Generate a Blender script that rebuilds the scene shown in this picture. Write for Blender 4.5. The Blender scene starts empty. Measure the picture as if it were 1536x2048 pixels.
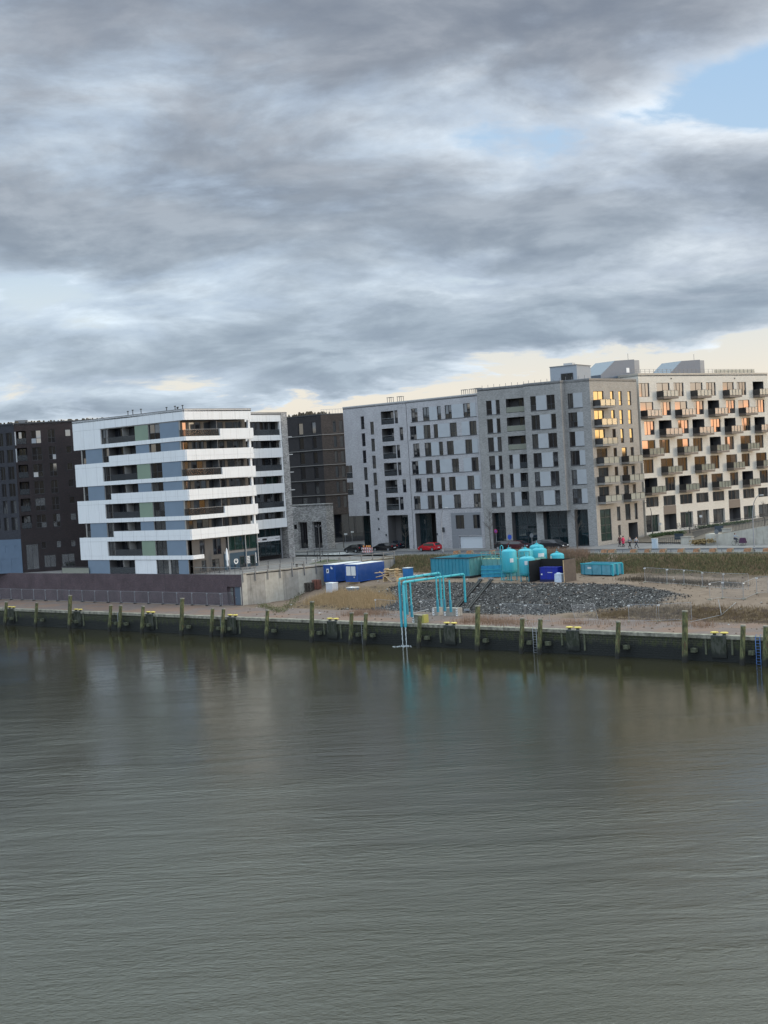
import bpy, math, random
from mathutils import Vector, Matrix, noise as mnoise
R = math.radians
random.seed(7)
scn = bpy.context.scene
COL = scn.collection

# ------------------------------------------------------------------ camera
FPX = 2800.0; ROLL = R(3.4); CZ = 21.2
PITCH = math.atan((1024 - 947) * math.cos(ROLL) / FPX)
_cr, _sr = math.cos(ROLL), math.sin(ROLL)
cam_d = bpy.data.cameras.new('camera'); cam = bpy.data.objects.new('camera', cam_d); COL.objects.link(cam)
cam_d.sensor_fit = 'HORIZONTAL'; cam_d.sensor_width = 36.0; cam_d.lens = 36.0 * FPX / 1536
cam_d.clip_start = 0.5; cam_d.clip_end = 9000
_f = Vector((0, math.cos(PITCH), -math.sin(PITCH))); _u = Vector((0, math.sin(PITCH), math.cos(PITCH))); _r = Vector((1, 0, 0))
_X = _r * _cr - _u * _sr; _Y = _r * _sr + _u * _cr
cam.matrix_world = Matrix(((_X.x, _Y.x, -_f.x, 0), (_X.y, _Y.y, -_f.y, 0), (_X.z, _Y.z, -_f.z, CZ), (0, 0, 0, 1)))
scn.camera = cam

# ------------------------------------------------------------------ world + sun
SUN_AZ, SUN_EL = 108.0, 6.0          # azimuth clockwise from +Y
scn.view_settings.view_transform = 'Standard'; scn.view_settings.look = 'None'
scn.view_settings.exposure = 0.0; scn.view_settings.gamma = 1.0
world = bpy.data.worlds.new('World'); scn.world = world; world.use_nodes = True
NT = world.node_tree; NT.nodes.clear()

class NB:
    """tiny node-graph helper"""
    def __init__(s, nt): s.nt = nt
    def n(s, t, **k):
        x = s.nt.nodes.new(t)
        for a, b in k.items(): setattr(x, a, b)
        return x
    def _in(s, sock, v):
        if isinstance(v, bpy.types.NodeSocket): s.nt.links.new(v, sock)
        elif v is not None:
            if hasattr(sock.default_value, '__len__') and not hasattr(v, '__len__'): v = (v, v, v)
            if hasattr(sock.default_value, '__len__') and len(sock.default_value) == 4 and len(v) == 3: v = (*v, 1)
            sock.default_value = v
    def m(s, op, a, b=None, c=None, clamp=False):
        x = s.n('ShaderNodeMath', operation=op, use_clamp=clamp)
        for i, v in enumerate((a, b, c)):
            if v is not None: s._in(x.inputs[i], v)
        return x.outputs[0]
    def v(s, op, a, b=None, sc=None):
        x = s.n('ShaderNodeVectorMath', operation=op)
        s._in(x.inputs[0], a)
        if b is not None: s._in(x.inputs[1], b)
        if sc is not None: s._in(x.inputs['Scale'], sc)
        return x.outputs['Value'] if op in ('LENGTH', 'DOT_PRODUCT', 'DISTANCE') else x.outputs[0]
    def mix(s, f, a, b, mode='MIX'):
        x = s.n('ShaderNodeMix', data_type='RGBA', blend_type=mode)
        s._in(x.inputs[0], f); s._in(x.inputs[6], a); s._in(x.inputs[7], b)
        return x.outputs[2]
    def noise(s, vec, scale, detail=4, rough=.5, dist=0, col=False, lac=2.0):
        x = s.n('ShaderNodeTexNoise')
        if vec is not None: s._in(x.inputs['Vector'], vec)
        x.inputs['Scale'].default_value = scale; x.inputs['Detail'].default_value = detail
        x.inputs['Roughness'].default_value = rough; x.inputs['Distortion'].default_value = dist; x.inputs['Lacunarity'].default_value = lac
        return x.outputs[1] if col else x.outputs[0]
    def vor(s, vec, scale, feat='F1', out=0, rnd=1.0):
        x = s.n('ShaderNodeTexVoronoi', feature=feat)
        if vec is not None: s._in(x.inputs['Vector'], vec)
        x.inputs['Scale'].default_value = scale; x.inputs['Randomness'].default_value = rnd
        return x.outputs[out]
    def ramp(s, f, stops, interp='LINEAR'):
        x = s.n('ShaderNodeValToRGB'); s._in(x.inputs[0], f); cr = x.color_ramp; cr.interpolation = interp
        while len(cr.elements) < len(stops): cr.elements.new(.5)
        for e, (p, c) in zip(cr.elements, stops):
            e.position = p; e.color = (*c, 1) if hasattr(c, '__len__') else (c, c, c, 1)
        return x.outputs[0]
    def sm(s, f, a, b):
        x = s.n('ShaderNodeMapRange', interpolation_type='SMOOTHSTEP'); s._in(x.inputs[0], f)
        x.inputs[1].default_value = a; x.inputs[2].default_value = b
        return x.outputs[0]
    def comb(s, x, y, z):
        c = s.n('ShaderNodeCombineXYZ')
        for i, v in enumerate((x, y, z)): s._in(c.inputs[i], v)
        return c.outputs[0]
    def sep(s, v):
        c = s.n('ShaderNodeSeparateXYZ'); s._in(c.inputs[0], v); return c.outputs
    def mapping(s, v, scale=(1, 1, 1), rot=(0, 0, 0), loc=(0, 0, 0)):
        x = s.n('ShaderNodeMapping'); s._in(x.inputs[0], v)
        x.inputs['Scale'].default_value = scale; x.inputs['Rotation'].default_value = rot; x.inputs['Location'].default_value = loc
        return x.outputs[0]

def build_world():
    b = NB(NT)
    tc = b.n('ShaderNodeTexCoord').outputs['Generated']
    dx, dy, dz = b.sep(tc)
    sky = b.n('ShaderNodeTexSky', sky_type='NISHITA'); sky.sun_disc = False
    sky.sun_elevation = R(SUN_EL); sky.sun_rotation = R(SUN_AZ); sky.altitude = 10; sky.air_density = 1.0; sky.dust_density = 1.5
    bg_sky = b.n('ShaderNodeBackground'); NT.links.new(sky.outputs[0], bg_sky.inputs[0]); bg_sky.inputs[1].default_value = 0.15
    zc = b.m('MAXIMUM', dz, 0.0)
    den = b.m('ADD', zc, 0.24)
    px = b.m('DIVIDE', dx, den); py = b.m('DIVIDE', dy, den)
    P = b.comb(px, py, 0.0)
    az = b.m('ARCTAN2', dx, dy)                      # 0 = straight ahead, + to the right
    el = b.m('ARCSINE', dz)
    def blob(a0, e0, ra, re, amp):
        u = b.m('DIVIDE', b.m('SUBTRACT', az, a0), ra); v = b.m('DIVIDE', b.m('SUBTRACT', el, e0), re)
        d = b.m('ADD', b.m('MULTIPLY', u, u), b.m('MULTIPLY', v, v))
        return b.m('MULTIPLY', b.m('EXPONENT', b.m('MULTIPLY', d, -1.0)), amp)
    big = b.noise(P, 1.15, 2, .5)
    def mids(off): return b.noise(b.mapping(P, loc=(3.1 + off[0], 7.7 + off[1], 1.3), scale=(.8, 1, 1)), 3.9, 9, .57, .3)
    mid = mids((0, 0)); mid2 = mids((.035, -.07))
    fine = b.noise(b.mapping(P, loc=(9.1, 2.7, 5.3)), 12.0, 6, .6, .3)
    dens = b.m('ADD', b.m('MULTIPLY', big, .42), b.m('ADD', b.m('MULTIPLY', mid, .80), b.m('MULTIPLY', fine, .16)))
    for a0, e0, ra, re, amp in CLOUD_BLOBS:
        dens = b.m('ADD', dens, blob(a0, e0, ra, re, amp))
    lift = b.m('MULTIPLY', b.sm(az, -.16, .16), .030)
    low = b.m('SUBTRACT', 1.0, b.sm(b.m('SUBTRACT', b.m('ADD', el, b.m('MULTIPLY', b.m('SUBTRACT', mid, .5), .10)), lift), .020, .062))
    dens = b.m('SUBTRACT', dens, b.m('MULTIPLY', low, .40))
    cov = b.sm(dens, .50, .64)
    thick = b.sm(dens, .56, .84)
    thin_c = b.mix(b.sm(b.m('COSINE', b.m('SUBTRACT', az, R(75))), .1, 1.0), (.50, .59, .70), (.62, .63, .66))
    dark_c = b.mix(b.sm(el, .03, .26), (.26, .33, .425), (.222, .248, .298))
    cloud = b.mix(thick, thin_c, dark_c)
    relief = b.m('MULTIPLY', b.m('SUBTRACT', mid, mid2), 2.5)
    cloud = b.mix(1.0, cloud, b.ramp(b.m('ADD', .5, relief), [(.15, (.78, .80, .84)), (.5, (1.0, 1.0, 1.0)), (.85, (1.38, 1.34, 1.28))]), 'MULTIPLY')
    # clear air seen in the gaps: pale blue up, cream down at the horizon
    gap = b.ramp(b.m('MULTIPLY', el, 1.6), [(0.0, (.68, .615, .52)), (.09, (.70, .66, .59)), (.18, (.56, .62, .66)), (.30, (.38, .52, .68)), (.6, (.25, .42, .66))])
    # sunset band out to the right, behind a low dark skyline; a duller low sky to the left
    eld = b.m('MULTIPLY', el, 57.2958)
    sunA = b.ramp(b.m('DIVIDE', eld, 8.0), [(0.0, (5.5, 3.0, 1.1)), (.2, (6.0, 3.7, 1.4)), (.40, (4.6, 3.2, 1.5)), (.55, (2.0, 1.7, 1.3)), (.9, (1.2, 1.2, 1.1))])
    sunB = b.ramp(b.m('DIVIDE', eld, 8.0), [(0.0, (4.6, 2.0, 1.1)), (.19, (4.2, 2.1, 1.2)), (.25, (1.9, 1.5, 1.15)), (.5, (1.7, 1.65, 1.5)), (.9, (1.2, 1.2, 1.15))])
    sunc = b.mix(b.sm(az, R(83), R(90)), sunA, sunB)
    glow = b.m('MULTIPLY', b.sm(b.m('ABSOLUTE', b.m('SUBTRACT', az, R(86))), .50, .18), b.sm(eld, 9.0, 4.0))
    gap = b.mix(glow, gap, sunc)
    side = b.sm(b.m('ABSOLUTE', b.m('SUBTRACT', az, R(20))), .75, .9)
    skyl = b.m('ADD', .92, b.m('ADD', b.m('MULTIPLY', b.sm(az, -.3, -1.0), 1.35), b.m('MULTIPLY', b.sm(b.m('ABSOLUTE', az), 1.9, 2.2), 2.2)))
    cov = b.m('MULTIPLY', cov, b.m('SUBTRACT', 1.0, b.m('MULTIPLY', glow, .85, clamp=True)))
    col = b.mix(cov, gap, cloud)
    # the unseen sky behind the camera (south-west) is brightened to light the facades
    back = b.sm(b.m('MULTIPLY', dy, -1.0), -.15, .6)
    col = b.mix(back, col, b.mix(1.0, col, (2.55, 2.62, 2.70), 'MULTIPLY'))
    # unseen sky overhead, above the frame, brightened to lift the water's reflections
    front = b.m('MULTIPLY', b.sm(dy, -.1, .5), b.sm(el, .34, .58))
    col = b.mix(front, col, b.mix(1.0, col, (5.4, 5.5, 4.7), 'MULTIPLY'))
    col = b.mix(b.m('MULTIPLY', b.sm(el, .5, 1.1), b.m('SUBTRACT', 1.0, front)), col, b.mix(1.0, col, (1.8, 1.8, 1.75), 'MULTIPLY'))
    # below the horizon, and in the far town to either side of the picture, dark distant land and roofs
    lvl = b.m('ADD', b.m('MULTIPLY', b.m('MULTIPLY', skyl, side), b.m('ADD', .85, b.m('MULTIPLY', b.noise(b.comb(b.m('MULTIPLY', az, 30.0), 0.0, 0.0), 1.0, 2, .5), .3))), 0.0)
    col = b.mix(b.sm(b.m('SUBTRACT', eld, lvl), .06, -.06), col, (.04, .041, .042))
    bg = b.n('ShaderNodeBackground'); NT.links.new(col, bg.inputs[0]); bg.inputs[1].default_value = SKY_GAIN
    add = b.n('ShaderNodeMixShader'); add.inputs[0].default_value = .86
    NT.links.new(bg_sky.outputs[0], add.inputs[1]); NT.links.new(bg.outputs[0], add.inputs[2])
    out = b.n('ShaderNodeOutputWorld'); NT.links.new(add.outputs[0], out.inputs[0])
SKY_GAIN = 1.36
CLOUD_BLOBS = [ # azimuth, elevation (rad), radii, amount
    (.09, .315, .15, .045, .26), (-.2, .33, .18, .05, .14),   # big dark mass at the top
    (.285, .240, .036, .020, -.55), (.20, .236, .07, .009, -.09),  # blue hole at the right edge and broken band
    (.05, .228, .08, .010, -.07), (-.15, .24, .15, .04, .08),
    (-.235, .140, .05, .013, -.26), (-.20, .118, .03, .008, -.18), (.09, .150, .02, .006, -.16),
    (-.15, .185, .16, .03, .15), (.16, .10, .14, .02, .14), (-.1, .10, .2, .02, .10), (.15, .17, .2, .03, .10),
    (-.25, .055, .10, .008, .2),
]
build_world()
sd = bpy.data.lights.new('sun', 'SUN'); sun = bpy.data.objects.new('sun', sd); COL.objects.link(sun)
sd.energy = 1.2; sd.angle = R(9); sd.color = (1.0, .85, .66)
_s = Vector((math.sin(R(SUN_AZ)) * math.cos(R(SUN_EL)), math.cos(R(SUN_AZ)) * math.cos(R(SUN_EL)), math.sin(R(SUN_EL))))
sun.rotation_euler = _s.to_track_quat('Z', 'Y').to_euler()

# ------------------------------------------------------------------ helpers
def ray(px, py):
    dx, dy = px - 768.0, 1024.0 - py
    h = dx * _cr + dy * _sr; v = -dx * _sr + dy * _cr
    return Vector((h, FPX * math.cos(PITCH) + v * math.sin(PITCH), v * math.cos(PITCH) - FPX * math.sin(PITCH))) / FPX
def at(px, py, z):
    """ground point of height z seen at photo pixel (used for survey of the site)"""
    r = ray(px, py); return Vector((0, 0, CZ)) + r * ((z - CZ) / r.z)
def zat(px, py, P):
    """height seen at pixel on the vertical through P's distance"""
    r = ray(px, py); return CZ + r.z * math.hypot(P[0], P[1]) / math.hypot(r.x, r.y)

MATS = {}
def M(name, base, rough=.8, metal=0.0, var=0.0, vscale=3.0, bump=0.0, bscale=20.0, ior=1.45, spec=None, alpha=1.0, fn=None):
    if name in MATS: return MATS[name]
    m = bpy.data.materials.new(name); m.use_nodes = True; nt = m.node_tree
    bs = nt.nodes['Principled BSDF']; b = NB(nt)
    bs.inputs['Base Color'].default_value = (*base, 1); bs.inputs['Roughness'].default_value = rough
    bs.inputs['Metallic'].default_value = metal; bs.inputs['IOR'].default_value = ior; bs.inputs['Alpha'].default_value = alpha
    pos = None
    if var or bump or fn: pos = b.n('ShaderNodeNewGeometry').outputs['Position']
    if var:
        nz = b.noise(pos, vscale, 5, .6); lo, hi = 1 - var, 1 + var
        nt.links.new(b.mix(1.0, base, b.ramp(nz, [(.3, (lo,) * 3), (.7, (hi,) * 3)]), 'MULTIPLY'), bs.inputs['Base Color'])
    if bump:
        bp = b.n('ShaderNodeBump'); bp.inputs['Distance'].default_value = bump
        nt.links.new(b.noise(pos, bscale, 4, .6), bp.inputs['Height']); nt.links.new(bp.outputs[0], bs.inputs['Normal'])
    if fn: fn(b, bs, pos, nt)
    MATS[name] = m; return m

def tag(o, label=None, cat=None, group=None, kind=None):
    if label: o['label'] = label
    if cat: o['category'] = cat
    if group: o['group'] = group
    if kind: o['kind'] = kind
    return o
def thing(name, label, cat, loc=(0, 0, 0), rz=0.0, group=None):
    o = bpy.data.objects.new(name, None); COL.objects.link(o); o.location = loc; o.rotation_euler = (0, 0, rz)
    o.empty_display_size = .3
    return tag(o, label, cat, group)

class MB:
    """collects polygons of one mesh. Vertices are given in the frame F (world by default)"""
    def __init__(s): s.v = []; s.f = []; s.mi = []; s.sm = []
    def add(s, vs, fs, mi=0, smooth=False):
        k = len(s.v); s.v += [Vector(p) for p in vs]
        for f in fs: s.f.append([k + i for i in f]); s.mi.append(mi); s.sm.append(smooth)
        return s
    def box(s, c, size, rz=0.0, mi=0, taper=1.0):
        x, y, z = size[0] / 2, size[1] / 2, size[2] / 2; c = Vector(c)
        ca, sa = math.cos(rz), math.sin(rz); P = []
        for dz in (-z, z):
            t = taper if dz > 0 else 1
            for dx, dy in ((-x, -y), (x, -y), (x, y), (-x, y)):
                dx *= t; dy *= t
                P.append(c + Vector((dx * ca - dy * sa, dx * sa + dy * ca, dz)))
        return s.add(P, [(0, 3, 2, 1), (4, 5, 6, 7), (0, 1, 5, 4), (1, 2, 6, 5), (2, 3, 7, 6), (3, 0, 4, 7)], mi)
    def fbox(s, F, u0, u1, z0, z1, o0, o1, mi=0):
        """box on facade F between outward offsets o0<o1"""
        P = [F.pt(u, z, o) for z in (z0, z1) for (u, o) in ((u0, o1), (u1, o1), (u1, o0), (u0, o0))]
        return s.add(P, [(0, 3, 2, 1), (4, 5, 6, 7), (0, 1, 5, 4), (1, 2, 6, 5), (2, 3, 7, 6), (3, 0, 4, 7)], mi)
    def prism(s, poly, z0, z1, mi=0, smooth=False):
        n = len(poly); P = [Vector((p[0], p[1], z0)) for p in poly] + [Vector((p[0], p[1], z1)) for p in poly]
        s.add(P, [tuple(range(n - 1, -1, -1)), tuple(range(n, 2 * n))] + [(i, (i + 1) % n, (i + 1) % n + n, i + n) for i in range(n)], mi, smooth)
        return s
    def tube(s, pts, r, n=8, mi=0, cap=True, smooth=True):
        pts = [Vector(p) for p in pts]; rs = r if hasattr(r, '__len__') else [r] * len(pts)
        P = []; N = len(pts)
        for i, p in enumerate(pts):
            t = (pts[min(i + 1, N - 1)] - pts[max(i - 1, 0)]).normalized()
            a = t.orthogonal().normalized() if abs(t.z) < .9 else t.cross(Vector((0, 1, 0))).normalized()
            if abs(t.z) < .9: a = t.cross(Vector((0, 0, 1))).normalized()
            c = t.cross(a)
            for k in range(n):
                w = 2 * math.pi * k / n; P.append(p + (a * math.cos(w) + c * math.sin(w)) * rs[i])
        F = [(i * n + k, i * n + (k + 1) % n, (i + 1) * n + (k + 1) % n, (i + 1) * n + k) for i in range(N - 1) for k in range(n)]
        s.add(P, F, mi, smooth)
        if cap: s.add(P[:n], [tuple(range(n))], mi); s.add(P[-n:], [tuple(range(n))], mi)
        return s
    def lathe(s, prof, c=(0, 0, 0), n=20, mi=0, smooth=True, sc=(1, 1)):
        c = Vector(c); P = []
        for r, z in prof:
            for k in range(n):
                w = 2 * math.pi * k / n; P.append(c + Vector((r * math.cos(w) * sc[0], r * math.sin(w) * sc[1], z)))
        F = [(i * n + k, i * n + (k + 1) % n, (i + 1) * n + (k + 1) % n, (i + 1) * n + k) for i in range(len(prof) - 1) for k in range(n)]
        F += [tuple(range(n - 1, -1, -1)), tuple(range((len(prof) - 1) * n, len(prof) * n))]
        return s.add(P, F, mi, smooth)
    def build(s, name, mats, parent=None, world=False, label=None):
        me = bpy.data.meshes.new(name)
        if parent is not None and world:
            p = parent; off = Vector((0, 0, 0))
            while p is not None: off += Vector(p.location); p = p.parent
            vs = [tuple(v - off) for v in s.v]
        else: vs = [tuple(v) for v in s.v]
        me.from_pydata(vs, [], s.f)
        for m in (mats if isinstance(mats, (list, tuple)) else [mats]): me.materials.append(m)
        me.polygons.foreach_set('material_index', s.mi); me.polygons.foreach_set('use_smooth', s.sm)
        me.update()
        o = bpy.data.objects.new(name, me); COL.objects.link(o)
        if parent is not None: o.parent = parent
        if label: o['label'] = label
        return o
def dup(o, parent=None):
    c = o.copy(); COL.objects.link(c)
    if parent is not None: c.parent = parent
    for ch in list(o.children): dup(ch, c)
    return c
class Fac:
    """vertical facade plane: origin O, u runs to the right seen from outside"""
    def __init__(s, O, D): s.O = Vector((O[0], O[1])); s.D = Vector((D[0], D[1])).normalized(); s.N = Vector((s.D.y, -s.D.x))
    def pt(s, u, z, o=0.0): p = s.O + s.D * u + s.N * o; return Vector((p.x, p.y, z))
    def uz(s, px, py, o=0.0):
        r = ray(px, py); q = s.O + s.N * o; t = q.dot(s.N) / (r.x * s.N.x + r.y * s.N.y)
        h = Vector((r.x * t, r.y * t)); return (h - s.O).dot(s.D), CZ + r.z * t
    @property
    def rz(s): return math.atan2(s.D.y, s.D.x)

# quay frame: s to the right along the edge, t inland
Q0 = Vector((1.15, 171.5)); QD = Vector((.739, -.674)); QN = Vector((.674, .739))
QRZ = math.atan2(QD.y, QD.x)
def W(s, t, z=0.0): p = Q0 + QD * s + QN * t; return Vector((p.x, p.y, z))
def ST(p): q = Vector((p[0], p[1])) - Q0; return q.dot(QD), q.dot(QN)
# ------------------------------------------------------------------ terrain heights
ZQ, ZS = 2.7, 7.55
def lerp_tab(x, tab):
    if x <= tab[0][0]: return tab[0][1]
    for (a, va), (b, vb) in zip(tab, tab[1:]):
        if x <= b: return va + (vb - va) * (x - a) / (b - a)
    return tab[-1][1]
def sstep(x, a, b):
    x = max(0.0, min(1.0, (x - a) / (b - a))); return x * x * (3 - 2 * x)
FOOT = [(-42, 20), (-30, 15), (-20, 12), (-10, 12.5), (18, 12.5), (24, 12), (30, 10.5), (60, 9.5)]
TOP = [(-42, 30), (-30, 26), (-19, 24.5), (-9, 26.3), (12, 25.2), (20, 24), (30, 18), (60, 16)]
ZT = [(-42, 4.6), (-25, 5.1), (-10, 5.2), (14, 5.2), (30, 4.2), (50, 4.0), (60, 4.0)]
def gh(s, t):
    """ground height at quay coordinates"""
    if s < -42.3: return ZQ if t < 12.6 else 7.3
    f = lerp_tab(s, FOOT); tp = lerp_tab(s, TOP); zt = lerp_tab(s, ZT)
    z = ZQ + (zt - ZQ) * (sstep(t, f, tp) * .6 + .4 * max(0, min(1, (t - f) / (tp - f))))
    z += (5.25 - zt) * sstep(t, tp, 36)
    # shallow trough behind the gravel ridge on the right
    z -= .5 * sstep(s, 14, 24) * sstep(t, 24, 29) * (1 - sstep(t, 33, 38))
    if t > 36: z = z + (ZS - z) * sstep(t, 39.3, 44.2)
    n = mnoise.noise(Vector((s * .35, t * .35, 0))) * .18 + mnoise.noise(Vector((s * 1.1, t * 1.1, 5))) * (.06 + .22 * sstep(s, 14, 20) * sstep(t, 9, 11) * (1 - sstep(t, 14, 17)))
    a = sstep(t, 3, 9) * (1 - sstep(t, 42.0, 43.6))
    return z + n * a
def G(px, py):
    """find the terrain point seen at photo pixel"""
    z = 5.0
    for _ in range(25):
        p = at(px, py, z); s, t = ST(p); z = z * .6 + .4 * gh(s, t)
    p.z = z; return p

def f_brick(c1, c2, mortar, sx=.24, sz=.075, rz=0.0, var=.5):
    def fn(b, bs, pos, nt):
        # run the courses along the wall whatever way it faces
        x, y, z = b.sep(pos)
        nx, ny, nz = b.sep(b.n('ShaderNodeNewGeometry').outputs['True Normal'])
        u = b.m('SUBTRACT', b.m('MULTIPLY', x, ny), b.m('MULTIPLY', y, nx))
        br = b.n('ShaderNodeTexBrick'); nt.links.new(b.comb(u, z, 0.0), br.inputs[0])
        br.inputs['Color1'].default_value = (*c1, 1); br.inputs['Color2'].default_value = (*c2, 1); br.inputs['Mortar'].default_value = (*mortar, 1)
        br.inputs['Scale'].default_value = 1.0; br.inputs['Mortar Size'].default_value = .012; br.inputs['Brick Width'].default_value = sx; br.inputs['Row Height'].default_value = sz
        col = b.mix(1.0, br.outputs[0], b.ramp(b.noise(pos, .5, 6, .65), [(.3, (1 - var * .3,) * 3), (.7, (1 + var * .3,) * 3)]), 'MULTIPLY')
        col = b.mix(1.0, col, b.ramp(b.noise(b.comb(b.m('MULTIPLY', u, 3.2), b.m('MULTIPLY', z, 9.5), 0.0), 1.0, 2, .7), [(.3, (1 - var * .45,) * 3), (.7, (1 + var * .45,) * 3)]), 'MULTIPLY')
        nt.links.new(col, bs.inputs['Base Color'])
        bp = b.n('ShaderNodeBump'); bp.inputs['Distance'].default_value = .006
        nt.links.new(br.outputs[1], bp.inputs['Height']); bp.invert = True; nt.links.new(bp.outputs[0], bs.inputs['Normal'])
    return fn

def f_water(b, bs, pos, nt):
    bs.inputs['IOR'].default_value = 1.42
    rot = QRZ
    p1 = b.mapping(pos, scale=(.26, 1.0, 1), rot=(0, 0, R(7)))
    patch = b.noise(pos, .022, 3, .5, .4)
    pt = b.sm(patch, .38, .64)
    w1 = b.noise(p1, .55, 3, .5, .3)
    w2 = b.noise(b.mapping(pos, scale=(.45, 1.0, 1), rot=(0, 0, R(10))), 2.2, 4, .6, .5)
    w3 = b.noise(b.mapping(pos, scale=(.8, 1, 1), rot=(0, 0, R(-19))), 7.0, 4, .65, .6)
    x_, y_, z_ = b.sep(pos)
    strk = b.sm(b.noise(b.mapping(pos, scale=(.05, .16, 1), rot=(0, 0, R(6))), 1.0, 5, .6, .5), .38, .66)
    dq = b.m('ADD', b.m('MULTIPLY', b.m('SUBTRACT', x_, Q0.x), QN.x), b.m('MULTIPLY', b.m('SUBTRACT', y_, Q0.y), QN.y))
    open_ = b.sm(b.m('MULTIPLY', dq, -1.0), 4.0, 100.0)
    amp3 = b.m('ADD', .35, b.m('MULTIPLY', pt, .9))
    near = b.sm(dq, -70.0, -125.0)
    keep = b.m('SUBTRACT', 1.0, b.m('MULTIPLY', near, .85))
    w4 = b.noise(pos, 2.6, 5, .62, .6)
    a1 = b.m('MULTIPLY', b.m('MULTIPLY', w1, keep), .050)
    a2 = b.m('MULTIPLY', b.m('MULTIPLY', w2, b.m('MULTIPLY', keep, b.m('ADD', .35, b.m('MULTIPLY', strk, 1.2)))), .034)
    a3 = b.m('MULTIPLY', b.m('MULTIPLY', w3, b.m('MULTIPLY', amp3, b.m('ADD', .7, b.m('MULTIPLY', near, .5)))), .024)
    a4 = b.m('MULTIPLY', b.m('MULTIPLY', w4, b.m('ADD', .15, near)), .052)
    hgt = b.m('ADD', b.m('ADD', a1, a2), b.m('ADD', a3, a4))
    bp = b.n('ShaderNodeBump'); bp.inputs['Distance'].default_value = 1.0; bp.inputs['Strength'].default_value = 1.0
    hgt = b.m('MULTIPLY', hgt, b.m('ADD', .22, b.m('MULTIPLY', open_, 1.5)))
    nt.links.new(hgt, bp.inputs['Height']); nt.links.new(bp.outputs[0], bs.inputs['Normal'])
    nt.links.new(b.mix(b.noise(pos, .05, 3, .5), (.024, .0215, .009), (.033, .031, .016)), bs.inputs['Base Color'])
    nt.links.new(b.m('ADD', .03, b.m('MULTIPLY', pt, .03)), bs.inputs['Roughness'])

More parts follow.
